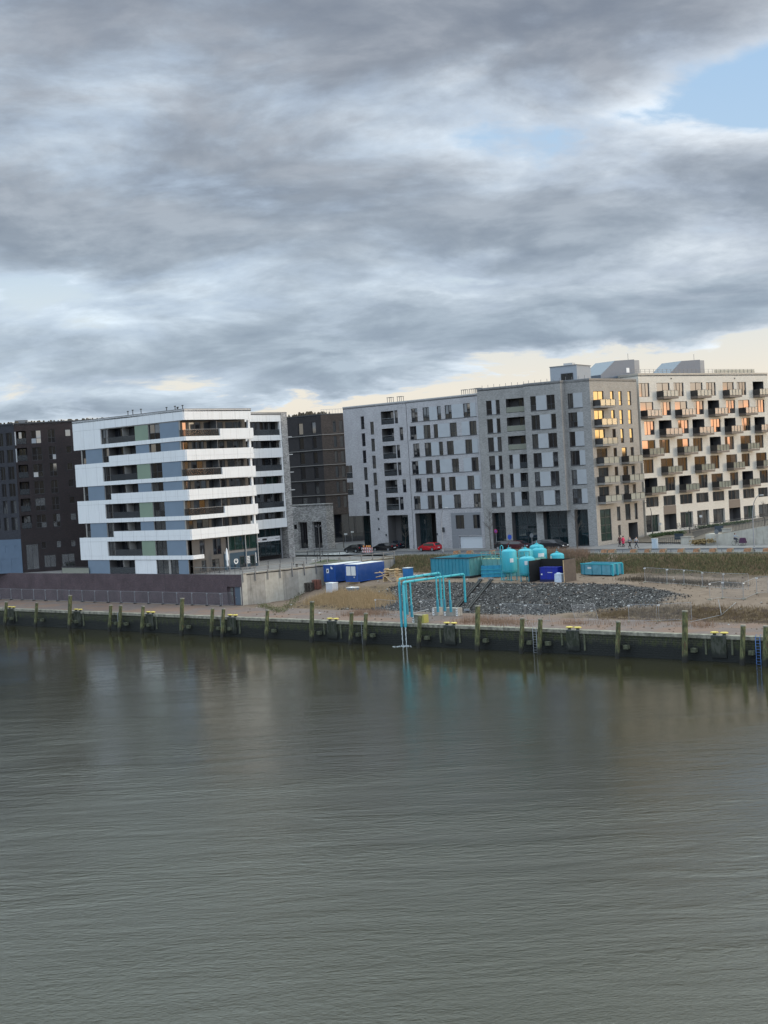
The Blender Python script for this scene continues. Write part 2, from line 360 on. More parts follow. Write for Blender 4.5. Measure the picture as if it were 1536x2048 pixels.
def f_ground(b, bs, pos, nt):
    # masks come from where the earth, gravel and grass lie on the site (quay coordinates)
    x, y, z = b.sep(pos)
    qx = b.m('SUBTRACT', x, Q0.x); qy = b.m('SUBTRACT', y, Q0.y)
    s = b.m('ADD', b.m('MULTIPLY', qx, QD.x), b.m('MULTIPLY', qy, QD.y))
    t = b.m('ADD', b.m('MULTIPLY', qx, QN.x), b.m('MULTIPLY', qy, QN.y))
    wob = b.m('MULTIPLY', b.m('SUBTRACT', b.noise(pos, .45, 5, .65), .5), 5.0)
    wob2 = b.m('MULTIPLY', b.m('SUBTRACT', b.noise(pos, 1.7, 4, .65), .5), 2.0)
    sw = b.m('ADD', s, wob); tw = b.m('ADD', b.m('ADD', t, b.m('MULTIPLY', wob, .5)), wob2)
    n1 = b.noise(pos, 1.2, 6, .7); n2 = b.noise(pos, 5.0, 5, .7); n3 = b.noise(pos, .16, 4, .6)
    dirt = b.mix(b.ramp(n1, [(.3, 0.), (.7, 1.)]), (.150, .110, .080), (.225, .17, .128))
    dirt = b.mix(b.sm(n3, .5, .66), dirt, (.155, .115, .085))
    quayc = b.mix(b.ramp(n1, [(.3, 0.), (.7, 1.)]), (.135, .105, .092), (.19, .152, .134))
    quayc = b.mix(b.sm(n3, .46, .6), quayc, (.19, .13, .10))
    stones = b.vor(pos, 6.5, 'F1', 1); sv = b.sep(stones)[0]
    grav = b.mix(sv, (.018, .017, .017), (.11, .105, .10))
    grav = b.mix(b.sm(sv, .955, .97), grav, (.42, .40, .38))
    grav = b.mix(b.sm(b.noise(pos, .5, 5, .7), .60, .72), grav, (.14, .10, .075))
    dry = b.mix(b.ramp(n2, [(.3, 0.), (.7, 1.)]), (.085, .060, .038), (.20, .145, .09))
    dry = b.mix(b.sm(n1, .52, .62), dry, (.06, .042, .03))
    grass = b.mix(b.ramp(n2, [(.35, 0.), (.68, 1.)]), (.035, .036, .015), (.14, .105, .05))
    grass = b.mix(b.sm(b.noise(pos, .45, 6, .72), .44, .58), grass, b.mix(n2, (.055, .036, .022), (.15, .10, .058)))
    # gravel bank: s -22..30, t 12..25 narrowing to the right
    top = b.m('SUBTRACT', 25.6, b.m('MULTIPLY', b.sm(s, 16, 34), 6.0))
    bot = b.m('ADD', 11.3, b.m('MULTIPLY', b.sm(s, 8, 24), 5.0))
    mg = b.m('MULTIPLY', b.m('MULTIPLY', b.sm(sw, -22, -20), b.m('SUBTRACT', 1.0, b.sm(sw, 25, 28))), b.m('MULTIPLY', b.sm(b.m('SUBTRACT', tw, bot), -.5, .6), b.m('SUBTRACT', 1.0, b.sm(b.m('SUBTRACT', tw, top), -.5, .6))))
    # dry banks: left of the gravel and the low bank on the right
    md1 = b.m('MULTIPLY', b.m('MULTIPLY', b.sm(sw, -37, -34), b.m('SUBTRACT', 1.0, b.sm(sw, -22, -19))), b.m('MULTIPLY', b.sm(tw, 10, 12), b.m('SUBTRACT', 1.0, b.sm(tw, 22, 25))))
    md2 = b.m('MULTIPLY', b.sm(sw, 15, 19), b.m('MULTIPLY', b.sm(tw, 9.0, 10.2), b.m('SUBTRACT', 1.0, b.sm(tw, 14.5, 16.2))))
    md3 = b.m('MULTIPLY', b.sm(sw, 8, 12), b.m('MULTIPLY', b.sm(tw, 35.5, 36.8), b.m('SUBTRACT', 1.0, b.sm(tw, 38.5, 39.5))))
    me_ = b.m('MULTIPLY', b.sm(tw, 38.2, 39.6), b.m('SUBTRACT', 1.0, b.sm(t, 44.0, 44.3)))
    foot = b.m('ABSOLUTE', b.m('SUBTRACT', s, b.m('ADD', 3.6, b.m('MULTIPLY', b.m('SUBTRACT', 41.5, t), .35))))
    me_ = b.m('MULTIPLY', me_, b.sm(b.m('ADD', foot, b.m('MULTIPLY', wob2, .3)), .5, 1.0))
    mq = b.m('SUBTRACT', 1.0, b.sm(b.m('ADD', t, b.m('MULTIPLY', wob, .5)), 9, 12))
    col = b.mix(mq, dirt, quayc); col = b.mix(mg, col, grav)
    col = b.mix(b.m('MAXIMUM', md1, md2), col, b.mix(b.m('MULTIPLY', md2, b.sm(b.noise(pos, .8, 5, .65), .40, .58)), dry, (.055, .036, .027))); col = b.mix(md3, col, b.mix(.5, dry, (.06, .045, .035))); col = b.mix(me_, col, grass)
    street = b.mix(n2, (.20, .19, .18), (.27, .26, .245))
    col = b.mix(b.sm(t, 44.2, 44.3), col, street)
    # plaza level left of the retaining wall
    col = b.mix(b.m('MULTIPLY', b.m('LESS_THAN', s, -42.2), b.m('GREATER_THAN', z, 6.0)), col, (.25, .235, .215))
    far = b.sm(b.v('DISTANCE', pos, (0, 230, 7)), 120, 200)
    col = b.mix(far, col, (.045, .047, .042))
    nt.links.new(col, bs.inputs['Base Color'])
    bp = b.n('ShaderNodeBump'); bp.inputs['Distance'].default_value = 1.0
    hh = b.m('ADD', b.m('MULTIPLY', n2, .07), b.m('MULTIPLY', b.m('MULTIPLY', mg, b.vor(pos, 6.5, 'F1', 0)), -.16))
    nt.links.new(hh, bp.inputs['Height']); nt.links.new(bp.outputs[0], bs.inputs['Normal'])
    bs.inputs['Roughness'].default_value = .95; bs.inputs['Specular IOR Level'].default_value = .15

def f_quaywall(b, bs, pos, nt):
    x, y, z = b.sep(pos)
    qx = b.m('SUBTRACT', x, Q0.x); qy = b.m('SUBTRACT', y, Q0.y)
    s = b.m('ADD', b.m('MULTIPLY', qx, QD.x), b.m('MULTIPLY', qy, QD.y))
    br = b.n('ShaderNodeTexBrick'); nt.links.new(b.comb(s, z, 0.0), br.inputs[0]); br.inputs['Scale'].default_value = 1.0
    br.inputs['Brick Width'].default_value = .62; br.inputs['Row Height'].default_value = .24; br.inputs['Mortar Size'].default_value = .03
    br.inputs['Color1'].default_value = (.06, .058, .042, 1); br.inputs['Color2'].default_value = (.045, .045, .032, 1); br.inputs['Mortar'].default_value = (.012, .013, .010, 1)
    n1 = b.noise(b.comb(b.m('MULTIPLY', s, 1.2), b.m('MULTIPLY', z, .45), 0.0), 2.2, 6, .7); n2 = b.noise(pos, 6, 5, .7)
    moss = b.mix(n2, (.022, .028, .010), (.07, .08, .028))
    col = b.mix(b.sm(n1, .44, .62), br.outputs[0], moss)
    col = b.mix(b.sm(b.noise(b.comb(b.m('MULTIPLY', s, 2.5), b.m('MULTIPLY', z, .8), 4.0), 1.0, 5, .7), .63, .74), col, (.16, .165, .12))
    # weed line: wet black growth up to the high-water mark
    wet = b.sm(b.m('ADD', z, b.m('MULTIPLY', b.m('SUBTRACT', n1, .5), 1.6)), 1.85, 1.15)
    col = b.mix(wet, col, (.010, .012, .010))
    nt.links.new(col, bs.inputs['Base Color'])
    nt.links.new(b.m('SUBTRACT', .9, b.m('MULTIPLY', wet, .3)), bs.inputs['Roughness'])
    bp = b.n('ShaderNodeBump'); bp.inputs['Distance'].default_value = .06
    nt.links.new(b.m('ADD', n2, b.m('MULTIPLY', br.outputs[1], -.6)), bp.inputs['Height']); nt.links.new(bp.outputs[0], bs.inputs['Normal'])

def f_paint(c, wear):
    """site paint: faded patches, grime running down, rust at scuffs"""
    def fn(b, bs, pos, nt):
        n = b.noise(pos, 1.3, 5, .6); st = b.noise(b.mapping(pos, scale=(3.2, 3.2, .35)), 1.4, 5, .7); r = b.noise(pos, 3.3, 6, .7)
        col = b.mix(b.m('MULTIPLY', b.sm(n, .42, .68), .45 * wear), c, tuple(min(1, x * .8 + .09) for x in c))
        col = b.mix(b.m('MULTIPLY', b.sm(st, .52, .70), .65 * wear), col, tuple(x * .35 + .012 for x in c))
        col = b.mix(b.m('MULTIPLY', b.sm(r, .635, .70), .8 * wear), col, (.13, .055, .028))
        nt.links.new(col, bs.inputs['Base Color']); nt.links.new(b.m('ADD', .35, b.m('MULTIPLY', st, .4)), bs.inputs['Roughness'])
        bp = b.n('ShaderNodeBump'); bp.inputs['Distance'].default_value = .02; nt.links.new(n, bp.inputs['Height']); nt.links.new(bp.outputs[0], bs.inputs['Normal'])
    return fn
def f_block(b, bs, pos, nt):
    x, y, z = b.sep(pos); n = b.noise(b.mapping(pos, scale=(1, 1, .4)), 2.6, 6, .7)
    col = b.mix(b.sm(n, .42, .6), (.022, .027, .014), (.060, .062, .048))
    col = b.mix(b.sm(b.m('ADD', z, b.m('MULTIPLY', n, 1.2)), 1.9, 1.2), col, (.012, .014, .011))
    nt.links.new(col, bs.inputs['Base Color'])
def f_conc(c1, c2, streak=.35, pan=0.0):
    def fn(b, bs, pos, nt):
        n = b.noise(pos, 1.1, 6, .65); st = b.noise(b.mapping(pos, scale=(2.2, 2.2, .22)), 1.0, 5, .65)
        col = b.mix(b.ramp(n, [(.3, 0.), (.7, 1.)]), c1, c2)
        col = b.mix(b.m('MULTIPLY', b.sm(st, .5, .72), streak), col, (.11, .10, .085))
        nt.links.new(col, bs.inputs['Base Color'])
        bp = b.n('ShaderNodeBump'); bp.inputs['Distance'].default_value = .01
        nt.links.new(b.noise(pos, 14, 4, .6), bp.inputs['Height']); nt.links.new(bp.outputs[0], bs.inputs['Normal'])
    return fn
def f_pile(b, bs, pos, nt):
    x, y, z = b.sep(pos)
    n = b.noise(b.mapping(pos, scale=(1, 1, .25)), 5.0, 5, .7)
    col = b.mix(b.sm(n, .4, .66), (.045, .052, .022), (.15, .155, .065))
    col = b.mix(b.sm(b.noise(b.mapping(pos, scale=(1, 1, .15)), 9, 4, .6), .56, .66), col, (.10, .055, .03))
    col = b.mix(b.sm(b.m('ADD', z, b.m('MULTIPLY', n, .8)), 1.5, .9), col, (.02, .02, .016))
    nt.links.new(col, bs.inputs['Base Color'])
    bp = b.n('ShaderNodeBump'); bp.inputs['Distance'].default_value = .03; nt.links.new(n, bp.inputs['Height']); nt.links.new(bp.outputs[0], bs.inputs['Normal'])
def f_town(b, bs, pos, nt):
    """slabs near the buildings, dark roofs and tarmac of the town farther off"""
    n = b.noise(pos, .7, 5, .65); col = b.mix(b.ramp(n, [(.3, 0.), (.7, 1.)]), (.16, .15, .14), (.225, .213, .20))
    col = b.mix(b.sm(b.noise(pos, .09, 3, .6), .52, .66), col, (.165, .155, .15))
    nt.links.new(b.mix(b.sm(b.v('DISTANCE', pos, (0, 230, 7)), 110, 190), col, (.045, .045, .042)), bs.inputs['Base Color'])
def f_wood(c1, c2):
    def fn(b, bs, pos, nt):
        nt.links.new(b.mix(b.noise(b.mapping(pos, scale=(1, 1, 3)), 6, 4, .6), c1, c2), bs.inputs['Base Color'])
    return fn

m_water = M('river_water', (.06, .065, .04), .06, fn=f_water)
m_ground = M('site_earth', (.3, .23, .16), .95, fn=f_ground)
m_quay = M('mossy_quay_masonry', (.05, .05, .03), .85, fn=f_quaywall)
m_cope = M('pale_coping', (.215, .20, .155), .85, var=.6, vscale=1.6)
m_conc = M('concrete', (.4, .38, .35), .85, fn=f_conc((.24, .22, .185), (.36, .34, .30), .5))
m_conc_l = M('light_concrete', (.5, .48, .42), .85, fn=f_conc((.34, .315, .265), (.46, .435, .37), .3))
m_pile = M('mossy_timber', (.15, .17, .06), .9, fn=f_pile)
m_asph = M('asphalt', (.085, .085, .088), .85, var=.2, vscale=1.5, bump=.01, bscale=30)
m_pave = M('paving', (.25, .235, .215), .85, fn=f_town)
m_pave_l = M('light_paving', (.30, .285, .265), .85, fn=f_town)
m_white = M('white_paint', (.75, .75, .73), .5)
m_offw = M('white_marking', (.6, .6, .58), .7)
m_steel = M('galvanised_steel', (.27, .28, .29), .5, .4)
m_dsteel = M('dark_steel', (.07, .075, .08), .5, .5)
m_rail = M('grey_rail', (.16, .165, .17), .5, .3)
m_yel = M('yellow_paint', (.62, .48, .10), .6, var=.25, vscale=6)
m_black = M('black_rubber', (.012, .012, .013), .6)
m_teal = M('teal_paint', (.035, .315, .365), .45, fn=f_paint((.038, .35, .41), .45))
m_teal_d = M('dark_teal_paint', (.028, .215, .285), .5, fn=f_paint((.028, .215, .285), .6))
m_teal_w = M('weathered_teal_paint', (.085, .27, .265), .6, fn=f_paint((.11, .29, .27), .9))
m_blue = M('blue_container_paint', (.008, .055, .21), .4, fn=f_paint((.009, .058, .22), .45))
m_blue_b = M('bright_blue_paint', (.015, .075, .30), .4, var=.1, vscale=1.0)
m_timb = M('raw_timber', (.5, .36, .2), .8, var=.3, vscale=3)
m_purple = M('plum_brick', (.14, .08, .08), .85, fn=f_brick((.095, .056, .060), (.058, .038, .046), (.09, .078, .08), .25, .07, var=.8))

# ------------------------------------------------------------------ setting
def setting():
    # water: one sheet from behind the camera to under the quay
    mb = MB(); xs = [-900, -300, -120, -60, 0, 60, 120, 300, 900]
    ys = [-600, -200, -50, 20, 60, 100, 140, 180, 260, 400, 900]
    P = [(x, y, 0) for y in ys for x in xs]; n = len(xs)
    mb.add(P, [(j * n + i, j * n + i + 1, (j + 1) * n + i + 1, (j + 1) * n + i) for j in range(len(ys) - 1) for i in range(n - 1)])
    tag(mb.build('water', m_water), kind='structure')
    # building site and street: fine terrain sheet, right of the flood wall
    mb = MB(); ss = [-42.25 + .5 * i for i in range(0, 216)] + [70, 90, 130, 220, 420]; tt = [0.55] + [1 + .5 * i for i in range(0, 88)] + [46, 60, 100, 200, 600, 3000]
    P = [W(s, t, gh(s, t)) for t in tt for s in ss]; n = len(ss)
    mb.add(P, [(j * n + i, j * n + i + 1, (j + 1) * n + i + 1, (j + 1) * n + i) for j in range(len(tt) - 1) for i in range(n - 1)], 0, True)
    tag(mb.build('ground', m_ground), kind='structure')
    # quay apron in front of the flood wall and the raised plaza behind it
    mb = MB(); ss = [-700, -300, -180] + [-120 + 2 * i for i in range(0, 39)] + [-42.25]; tt = [.55, 2, 4, 6, 8, 10, 12.6]
    P = [W(s, t, ZQ + (0 if t < 1 else .04 * mnoise.noise(Vector((s * .4, t * .4, 0))))) for t in tt for s in ss]; n = len(ss)
    mb.add(P, [(j * n + i, j * n + i + 1, (j + 1) * n + i + 1, (j + 1) * n + i) for j in range(len(tt) - 1) for i in range(n - 1)], 0, True)
    tag(mb.build('quay_apron', m_ground), kind='structure')
    mb = MB(); ss = [-2500, -700, -120, -80, -60, -42.25]; tt = [12.5, 30, 60, 200, 3000]
    P = [W(s, t, 7.3) for t in tt for s in ss]; n = len(ss)
    mb.add(P, [(j * n + i, j * n + i + 1, (j + 1) * n + i + 1, (j + 1) * n + i) for j in range(len(tt) - 1) for i in range(n - 1)])
    tag(mb.build('plaza', m_pave), kind='structure')
    mb = MB(); mb.add([(-1500, -500, 7.0), (-130, -500, 7.0), (-130, 180, 7.0), (-1500, 180, 7.0)], [(0, 1, 2, 3)]) if False else None
    # quay wall with coping and projecting bollard blocks
    q = thing('quay_wall', 'long mossy dark quay wall with pale coping rising from the river', 'quay wall', W(0, 0, 0))
    F = Fac((Q0.x, Q0.y), QD)
    mb = MB(); mb.fbox(F, -700, 420, -2.5, 2.36, -.9, 0); mb.build('masonry', m_quay, q, True)
    mb = MB(); u = -200.0
    while u < 100: mb.fbox(F, u, u + 3.97, 2.36, 2.72, -.75, .10 + random.uniform(-.012, .012)); u += 4
    mb.build('coping', m_cope, q, True)
    for px, py in BOLL:
        s0 = ST(at(px, py, ZQ))[0]
        b2 = MB(); b2.fbox(F, s0 - .85, s0 + .85, .45, 2.6, 0, .18)
        b2.build('bollard_block', m_block, q, True)
        for k in (-1, 1):
            b3 = MB(); b3.fbox(F, s0 + k * 1.5 - .10, s0 + k * 1.5 + .10, .75 + random.uniform(-.3, .3), 2.3, 0, .14); b3.build('fender_strip', m_strip, q, True)
m_block = M('wet_grey_concrete', (.05, .054, .045), .8, fn=f_block)
m_strip = M('weathered_batten', (.085, .09, .055), .85, var=.45, vscale=3)
BOLL = [(50, 1214), (182, 1219), (328.6, 1224), (499, 1229), (682, 1239), (904, 1250), (1156, 1258), (1454, 1267)]
setting()

# street surfaces on the terrain (sheets 4 mm apart, kerbs as real steps)
def sheet(name, poly, z, mat, th=0.0):
    mb = MB()
    if th: mb.prism([W(s, t) for s, t in poly], z - th, z)
    else: mb.add([W(s, t, z) for s, t in poly], [tuple(range(len(poly)))])
    return tag(mb.build(name, mat), kind='structure')
sheet('road', [(-240, 46.2), (420, 46.2), (420, 53.2), (-240, 53.2)], ZS + .012, m_asph)
sheet('pavement', [(-40, 44.35), (420, 44.35), (420, 46.2), (-40, 46.2)], ZS + .12, m_pave_l, .4)
sheet('forecourt', [(-240, 53.2), (420, 53.2), (420, 92), (-240, 92)], ZS + .13, m_pave_l, .4)
# ------------------------------------------------------------------ building kit
ZM = {0: (0, 0, 1.0), 1: (0, 780, 3.84), 2: (340, 780, 3.84), 3: (660, 740, 3.84), 4: (900, 700, 3.84), 5: (1180, 690, 4.3146)}
def ux(F, zn, x, zm, o=0.0):
    """facade coordinate u of survey column x at height zm"""
    a, b_, s = ZM[zn]; px = a + x / s; py = 950.0
    for _ in range(6):
        u, z = F.uz(px, py, o); py += (z - zm) * 11.5
    return F.uz(px, py, o)[0]

def glassmat(name, body, ior=2.0, rough=.03):
    def fn(b, bs, pos, nt):
        st = b.noise(b.mapping(pos, scale=(1, 1, .12)), 5.0, 3, .6)
        nt.links.new(b.mix(b.ramp(st, [(.3, 0.), (.7, 1.)]), tuple(c * .55 for c in body), tuple(min(1, c * 1.4) for c in body)), bs.inputs['Base Color'])
    return M(name, body, rough, ior=ior, fn=fn)
g_dark = glassmat('window_glass', (.010, .012, .016), 2.25)
g_curt = glassmat('curtained_glass', (.055, .055, .054), 2.1)
g_mid = glassmat('room_glass', (.028, .03, .033), 2.1)
g_green = glassmat('green_glass', (.012, .030, .025), 1.8)
g_shop = glassmat('shop_glass', (.012, .022, .025), 1.6)
m_frame = M('anthracite_frame', (.035, .035, .038), .5)
m_framel = M('bronze_frame', (.045, .03, .022), .5)
m_cap = M('zinc_capping', (.22, .22, .22), .5, .3)
m_capl = M('light_capping', (.45, .44, .42), .6)
m_roof = M('roof_felt', (.12, .12, .12), .9)
m_dark = M('shaded_interior', (.035, .032, .032), .9)  # dark colour stands in for shade in recesses and behind shop glass
m_A = M('pale_grey_brick', (.33, .32, .33), .85, fn=f_brick((.41, .40, .405), (.30, .292, .295), (.38, .372, .375), .3, .09, var=.35))
m_B = M('grey_brick', (.27, .262, .25), .85, fn=f_brick((.315, .305, .285), (.215, .208, .195), (.27, .262, .25), .3, .09, var=.35))
m_C = M('cream_brick', (.55, .48, .38), .85, fn=f_brick((.64, .595, .51), (.56, .515, .435), (.60, .56, .48), .3, .09, var=.14))
m_pan = M('light_facade_panel', (.36, .38, .395), .6, var=.05, vscale=.8)
m_panb = M('facade_panel', (.34, .35, .355), .6, var=.06, vscale=.8)
m_pand = M('grey_facade_panel', (.20, .205, .215), .6, var=.05)
m_brn = M('brown_panel', (.155, .125, .10), .6, var=.05)
def f_plate(b, bs, pos, nt):
    x, y, z = b.sep(pos); nx, ny, nz = b.sep(b.n('ShaderNodeNewGeometry').outputs['True Normal'])
    u = b.m('SUBTRACT', b.m('MULTIPLY', x, ny), b.m('MULTIPLY', y, nx))
    seam = b.m('LESS_THAN', b.m('FRACT', b.m('DIVIDE', u, 2.95)), .013)
    col = b.mix(b.noise(pos, .6, 4, .6), (.68, .69, .685), (.76, .76, .745))
    col = b.mix(b.m('MULTIPLY', b.sm(b.noise(b.mapping(pos, scale=(2, 2, .15)), 1.5, 5, .7), .48, .75), .38), col, (.45, .44, .40))
    nt.links.new(b.mix(b.m('MULTIPLY', seam, .7), col, (.22, .22, .22)), bs.inputs['Base Color'])
m_plate = M('white_facade_plate', (.80, .80, .78), .55, fn=f_plate)
m_bluep = M('blue_grey_plate', (.165, .215, .27), .55, var=.05, vscale=.5)
m_greenp = M('sage_green_plate', (.20, .26, .19), .55, var=.06, vscale=.5)
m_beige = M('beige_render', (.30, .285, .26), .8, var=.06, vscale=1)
m_beige2 = M('shaded_render', (.095, .088, .08), .8, var=.08, vscale=1)  # balcony back walls, their shade put into the darker colour
m_dbrick = M('dark_red_brick', (.06, .035, .03), .85, fn=f_brick((.036, .022, .021), (.019, .014, .0145), (.026, .022, .022), .3, .09, var=.6))
m_dgrey = M('dark_grey_brick', (.05, .05, .055), .85, fn=f_brick((.045, .046, .054), (.028, .029, .036), (.032, .032, .036), .3, .09, var=.4))
m_dblue = M('blue_grey_render', (.10, .14, .19), .8, var=.08, vscale=.6)
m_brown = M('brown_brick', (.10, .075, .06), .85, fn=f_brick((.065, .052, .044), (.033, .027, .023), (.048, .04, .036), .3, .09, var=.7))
m_bdark = M('shaded_brown_brick', (.05, .042, .042), .85, fn=f_brick((.032, .028, .029), (.018, .0165, .017), (.023, .021, .021), .3, .09, var=.5))  # darker copy of the brown brick, left face's shade in its colour
m_pale = M('pale_speckled_brick', (.34, .33, .31), .85, fn=f_brick((.46, .44, .41), (.20, .19, .18), (.30, .29, .28), .42, .14, var=.9))
m_log = M('loggia_shade', (.085, .08, .078), .9)  # deep recesses coloured dark in place of their shade
def f_rail(b, bs, pos, nt): pass
m_railg = M('balcony_glass', (.30, .31, .25), .06, ior=1.7, alpha=.62)
m_railw = M('pale_balcony_glass', (.42, .41, .34), .07, ior=1.7, alpha=.75)
m_raild2 = M('shaded_side_glass', (.03, .028, .027), .3, ior=1.5, alpha=.92)  # balcony sides, darkened in colour for the shade they lie in
m_raild = M('smoked_balcony_glass', (.05, .055, .06), .08, ior=1.6, alpha=.75)

def wall(mb, F, U0, U1, Z0, Z1, holes, voids=(), mi=0, o=0.0, rmi=None, dmi=None):
    """facade sheet with openings; each hole (u0,u1,z0,z1,depth) gets its reveals"""
    rmi = mi if rmi is None else rmi
    hs = [h for h in holes] + [(*v, 0) for v in voids]
    us = sorted({U0, U1} | {min(max(x, U0), U1) for h in hs for x in h[:2]}); zs = sorted({Z0, Z1} | {min(max(x, Z0), Z1) for h in hs for x in h[2:4]})
    for j in range(len(zs) - 1):
        run = None
        for i in range(len(us) - 1):
            cu, cz = (us[i] + us[i + 1]) / 2, (zs[j] + zs[j + 1]) / 2
            solid = not any(h[0] < cu < h[1] and h[2] < cz < h[3] for h in hs)
            if solid: run = us[i] if run is None else run
            if run is not None and (not solid or i == len(us) - 2):
                e = us[i + 1] if solid else us[i]
                mb.add([F.pt(run, zs[j], o), F.pt(e, zs[j], o), F.pt(e, zs[j + 1], o), F.pt(run, zs[j + 1], o)], [(0, 1, 2, 3)], mi); run = None
    for u0, u1, z0, z1, d in holes:
        rm = dmi if (d > 1 and dmi is not None) else rmi
        a = [F.pt(u0, z0, o), F.pt(u1, z0, o), F.pt(u1, z1, o), F.pt(u0, z1, o)]; c = [F.pt(u0, z0, o - d), F.pt(u1, z0, o - d), F.pt(u1, z1, o - d), F.pt(u0, z1, o - d)]
        mb.add(a + c, [(0, 4, 5, 1), (1, 5, 6, 2), (2, 6, 7, 3), (3, 7, 4, 0)], rm)
        mb.add(c, [(0, 1, 2, 3)], rm)
GL = [g_dark, g_curt, g_mid, g_green, g_shop]
def window(F, par, u0, u1, z0, z1, dep=.2, o=0.0, n=None, bars=(), glass=None, frame=None, name='window', tilt=1.6, fw=.07):
    if n is None: n = 1 if u1 - u0 < 1.15 else (2 if u1 - u0 < 2.6 else 3)
    e = .004; u0 += e; u1 -= e; z0 += e; z1 -= e
    mb = MB(); b0, b1 = o - dep + .03, o - dep + .09
    mb.fbox(F, u0, u1, z0, z0 + fw, b0, b1); mb.fbox(F, u0, u1, z1 - fw, z1, b0, b1)
    mb.fbox(F, u0, u0 + fw, z0 + fw, z1 - fw, b0, b1); mb.fbox(F, u1 - fw, u1, z0 + fw, z1 - fw, b0, b1)
    w = (u1 - u0) / n; zs = [z0] + [z0 + (z1 - z0) * k for k in bars] + [z1]
    for i in range(1, n): mb.fbox(F, u0 + w * i - .04, u0 + w * i + .04, z0 + fw, z1 - fw, b0, b1 - .004)
    for zb in zs[1:-1]: mb.fbox(F, u0 + fw, u1 - fw, zb - .035, zb + .035, b0, b1 - .008)
    fr = mb.build(name, frame or m_frame, par, True)
    pm = MB()
    for i in range(n):
        for j in range(len(zs) - 1):
            a, b_ = u0 + w * i + .02, u0 + w * (i + 1) - .02; c, d = zs[j] + .02, zs[j + 1] - .02
            tz = math.tan(R(random.gauss(0, tilt * .45))) * (d - c) / 2; tu = math.tan(R(random.gauss(0, tilt * .5))) * (b_ - a) / 2
            tz = max(-.012, min(.012, tz)); tu = max(-.012, min(.012, tu))
            g = glass if glass is not None else random.choices([0, 1, 2], [.62, .13, .25])[0]
            q = o - dep + .045
            pm.add([F.pt(a, c, q - tz - tu), F.pt(b_, c, q - tz + tu), F.pt(b_, d, q + tz + tu), F.pt(a, d, q + tz - tu)], [(0, 1, 2, 3)], g)
    pm.build('pane', GL, fr, True)
    return fr
def fpart(name, mat, par, boxes, F):
    mb = MB()
    for bx in boxes: mb.fbox(F, *bx)
    return mb.build(name, mat, par, True)
def roof(par, poly, z, mat=m_roof, name='roof', capm=m_cap, capw=.32, caph=.16):
    mb = MB(); mb.prism(poly, z - .35, z - .12); mb.build(name, mat, par, True)
    mb = MB(); n = len(poly); cen = sum((Vector(p) for p in poly), Vector((0, 0))) / n
    for i in range(n):
        a, c = Vector(poly[i]), Vector(poly[(i + 1) % n]); d = (c - a).normalized(); nn = Vector((d.y, -d.x))
        Fq = Fac(a, d); mb.fbox(Fq, -.03 if True else 0, (c - a).length + .03, z, z + caph, -capw, .05)
    mb.build('parapet_cap', capm, par, True)
def body(mb, F, U0, U1, Z0, Z1, depth, mi=0, sides=(1, 1)):
    """the plain side and rear walls behind a facade sheet"""
    a, b_, c, d = [(F.pt(u, 0, o).x, F.pt(u, 0, o).y) for u, o in ((U0, 0), (U1, 0), (U1, -depth), (U0, -depth))]
    def q(p, r): mb.add([(p[0], p[1], Z0), (r[0], r[1], Z0), (r[0], r[1], Z1), (p[0], p[1], Z1)], [(0, 1, 2, 3)], mi)
    if sides[0]: q(d, a)
    if sides[1]: q(b_, c)
    q(c, d)
ROWT, ROWH, PITCHZ = 32.2, 2.32, 3.06
def rowz(r): return ROWT - PITCHZ * r - ROWH, ROWT - PITCHZ * r

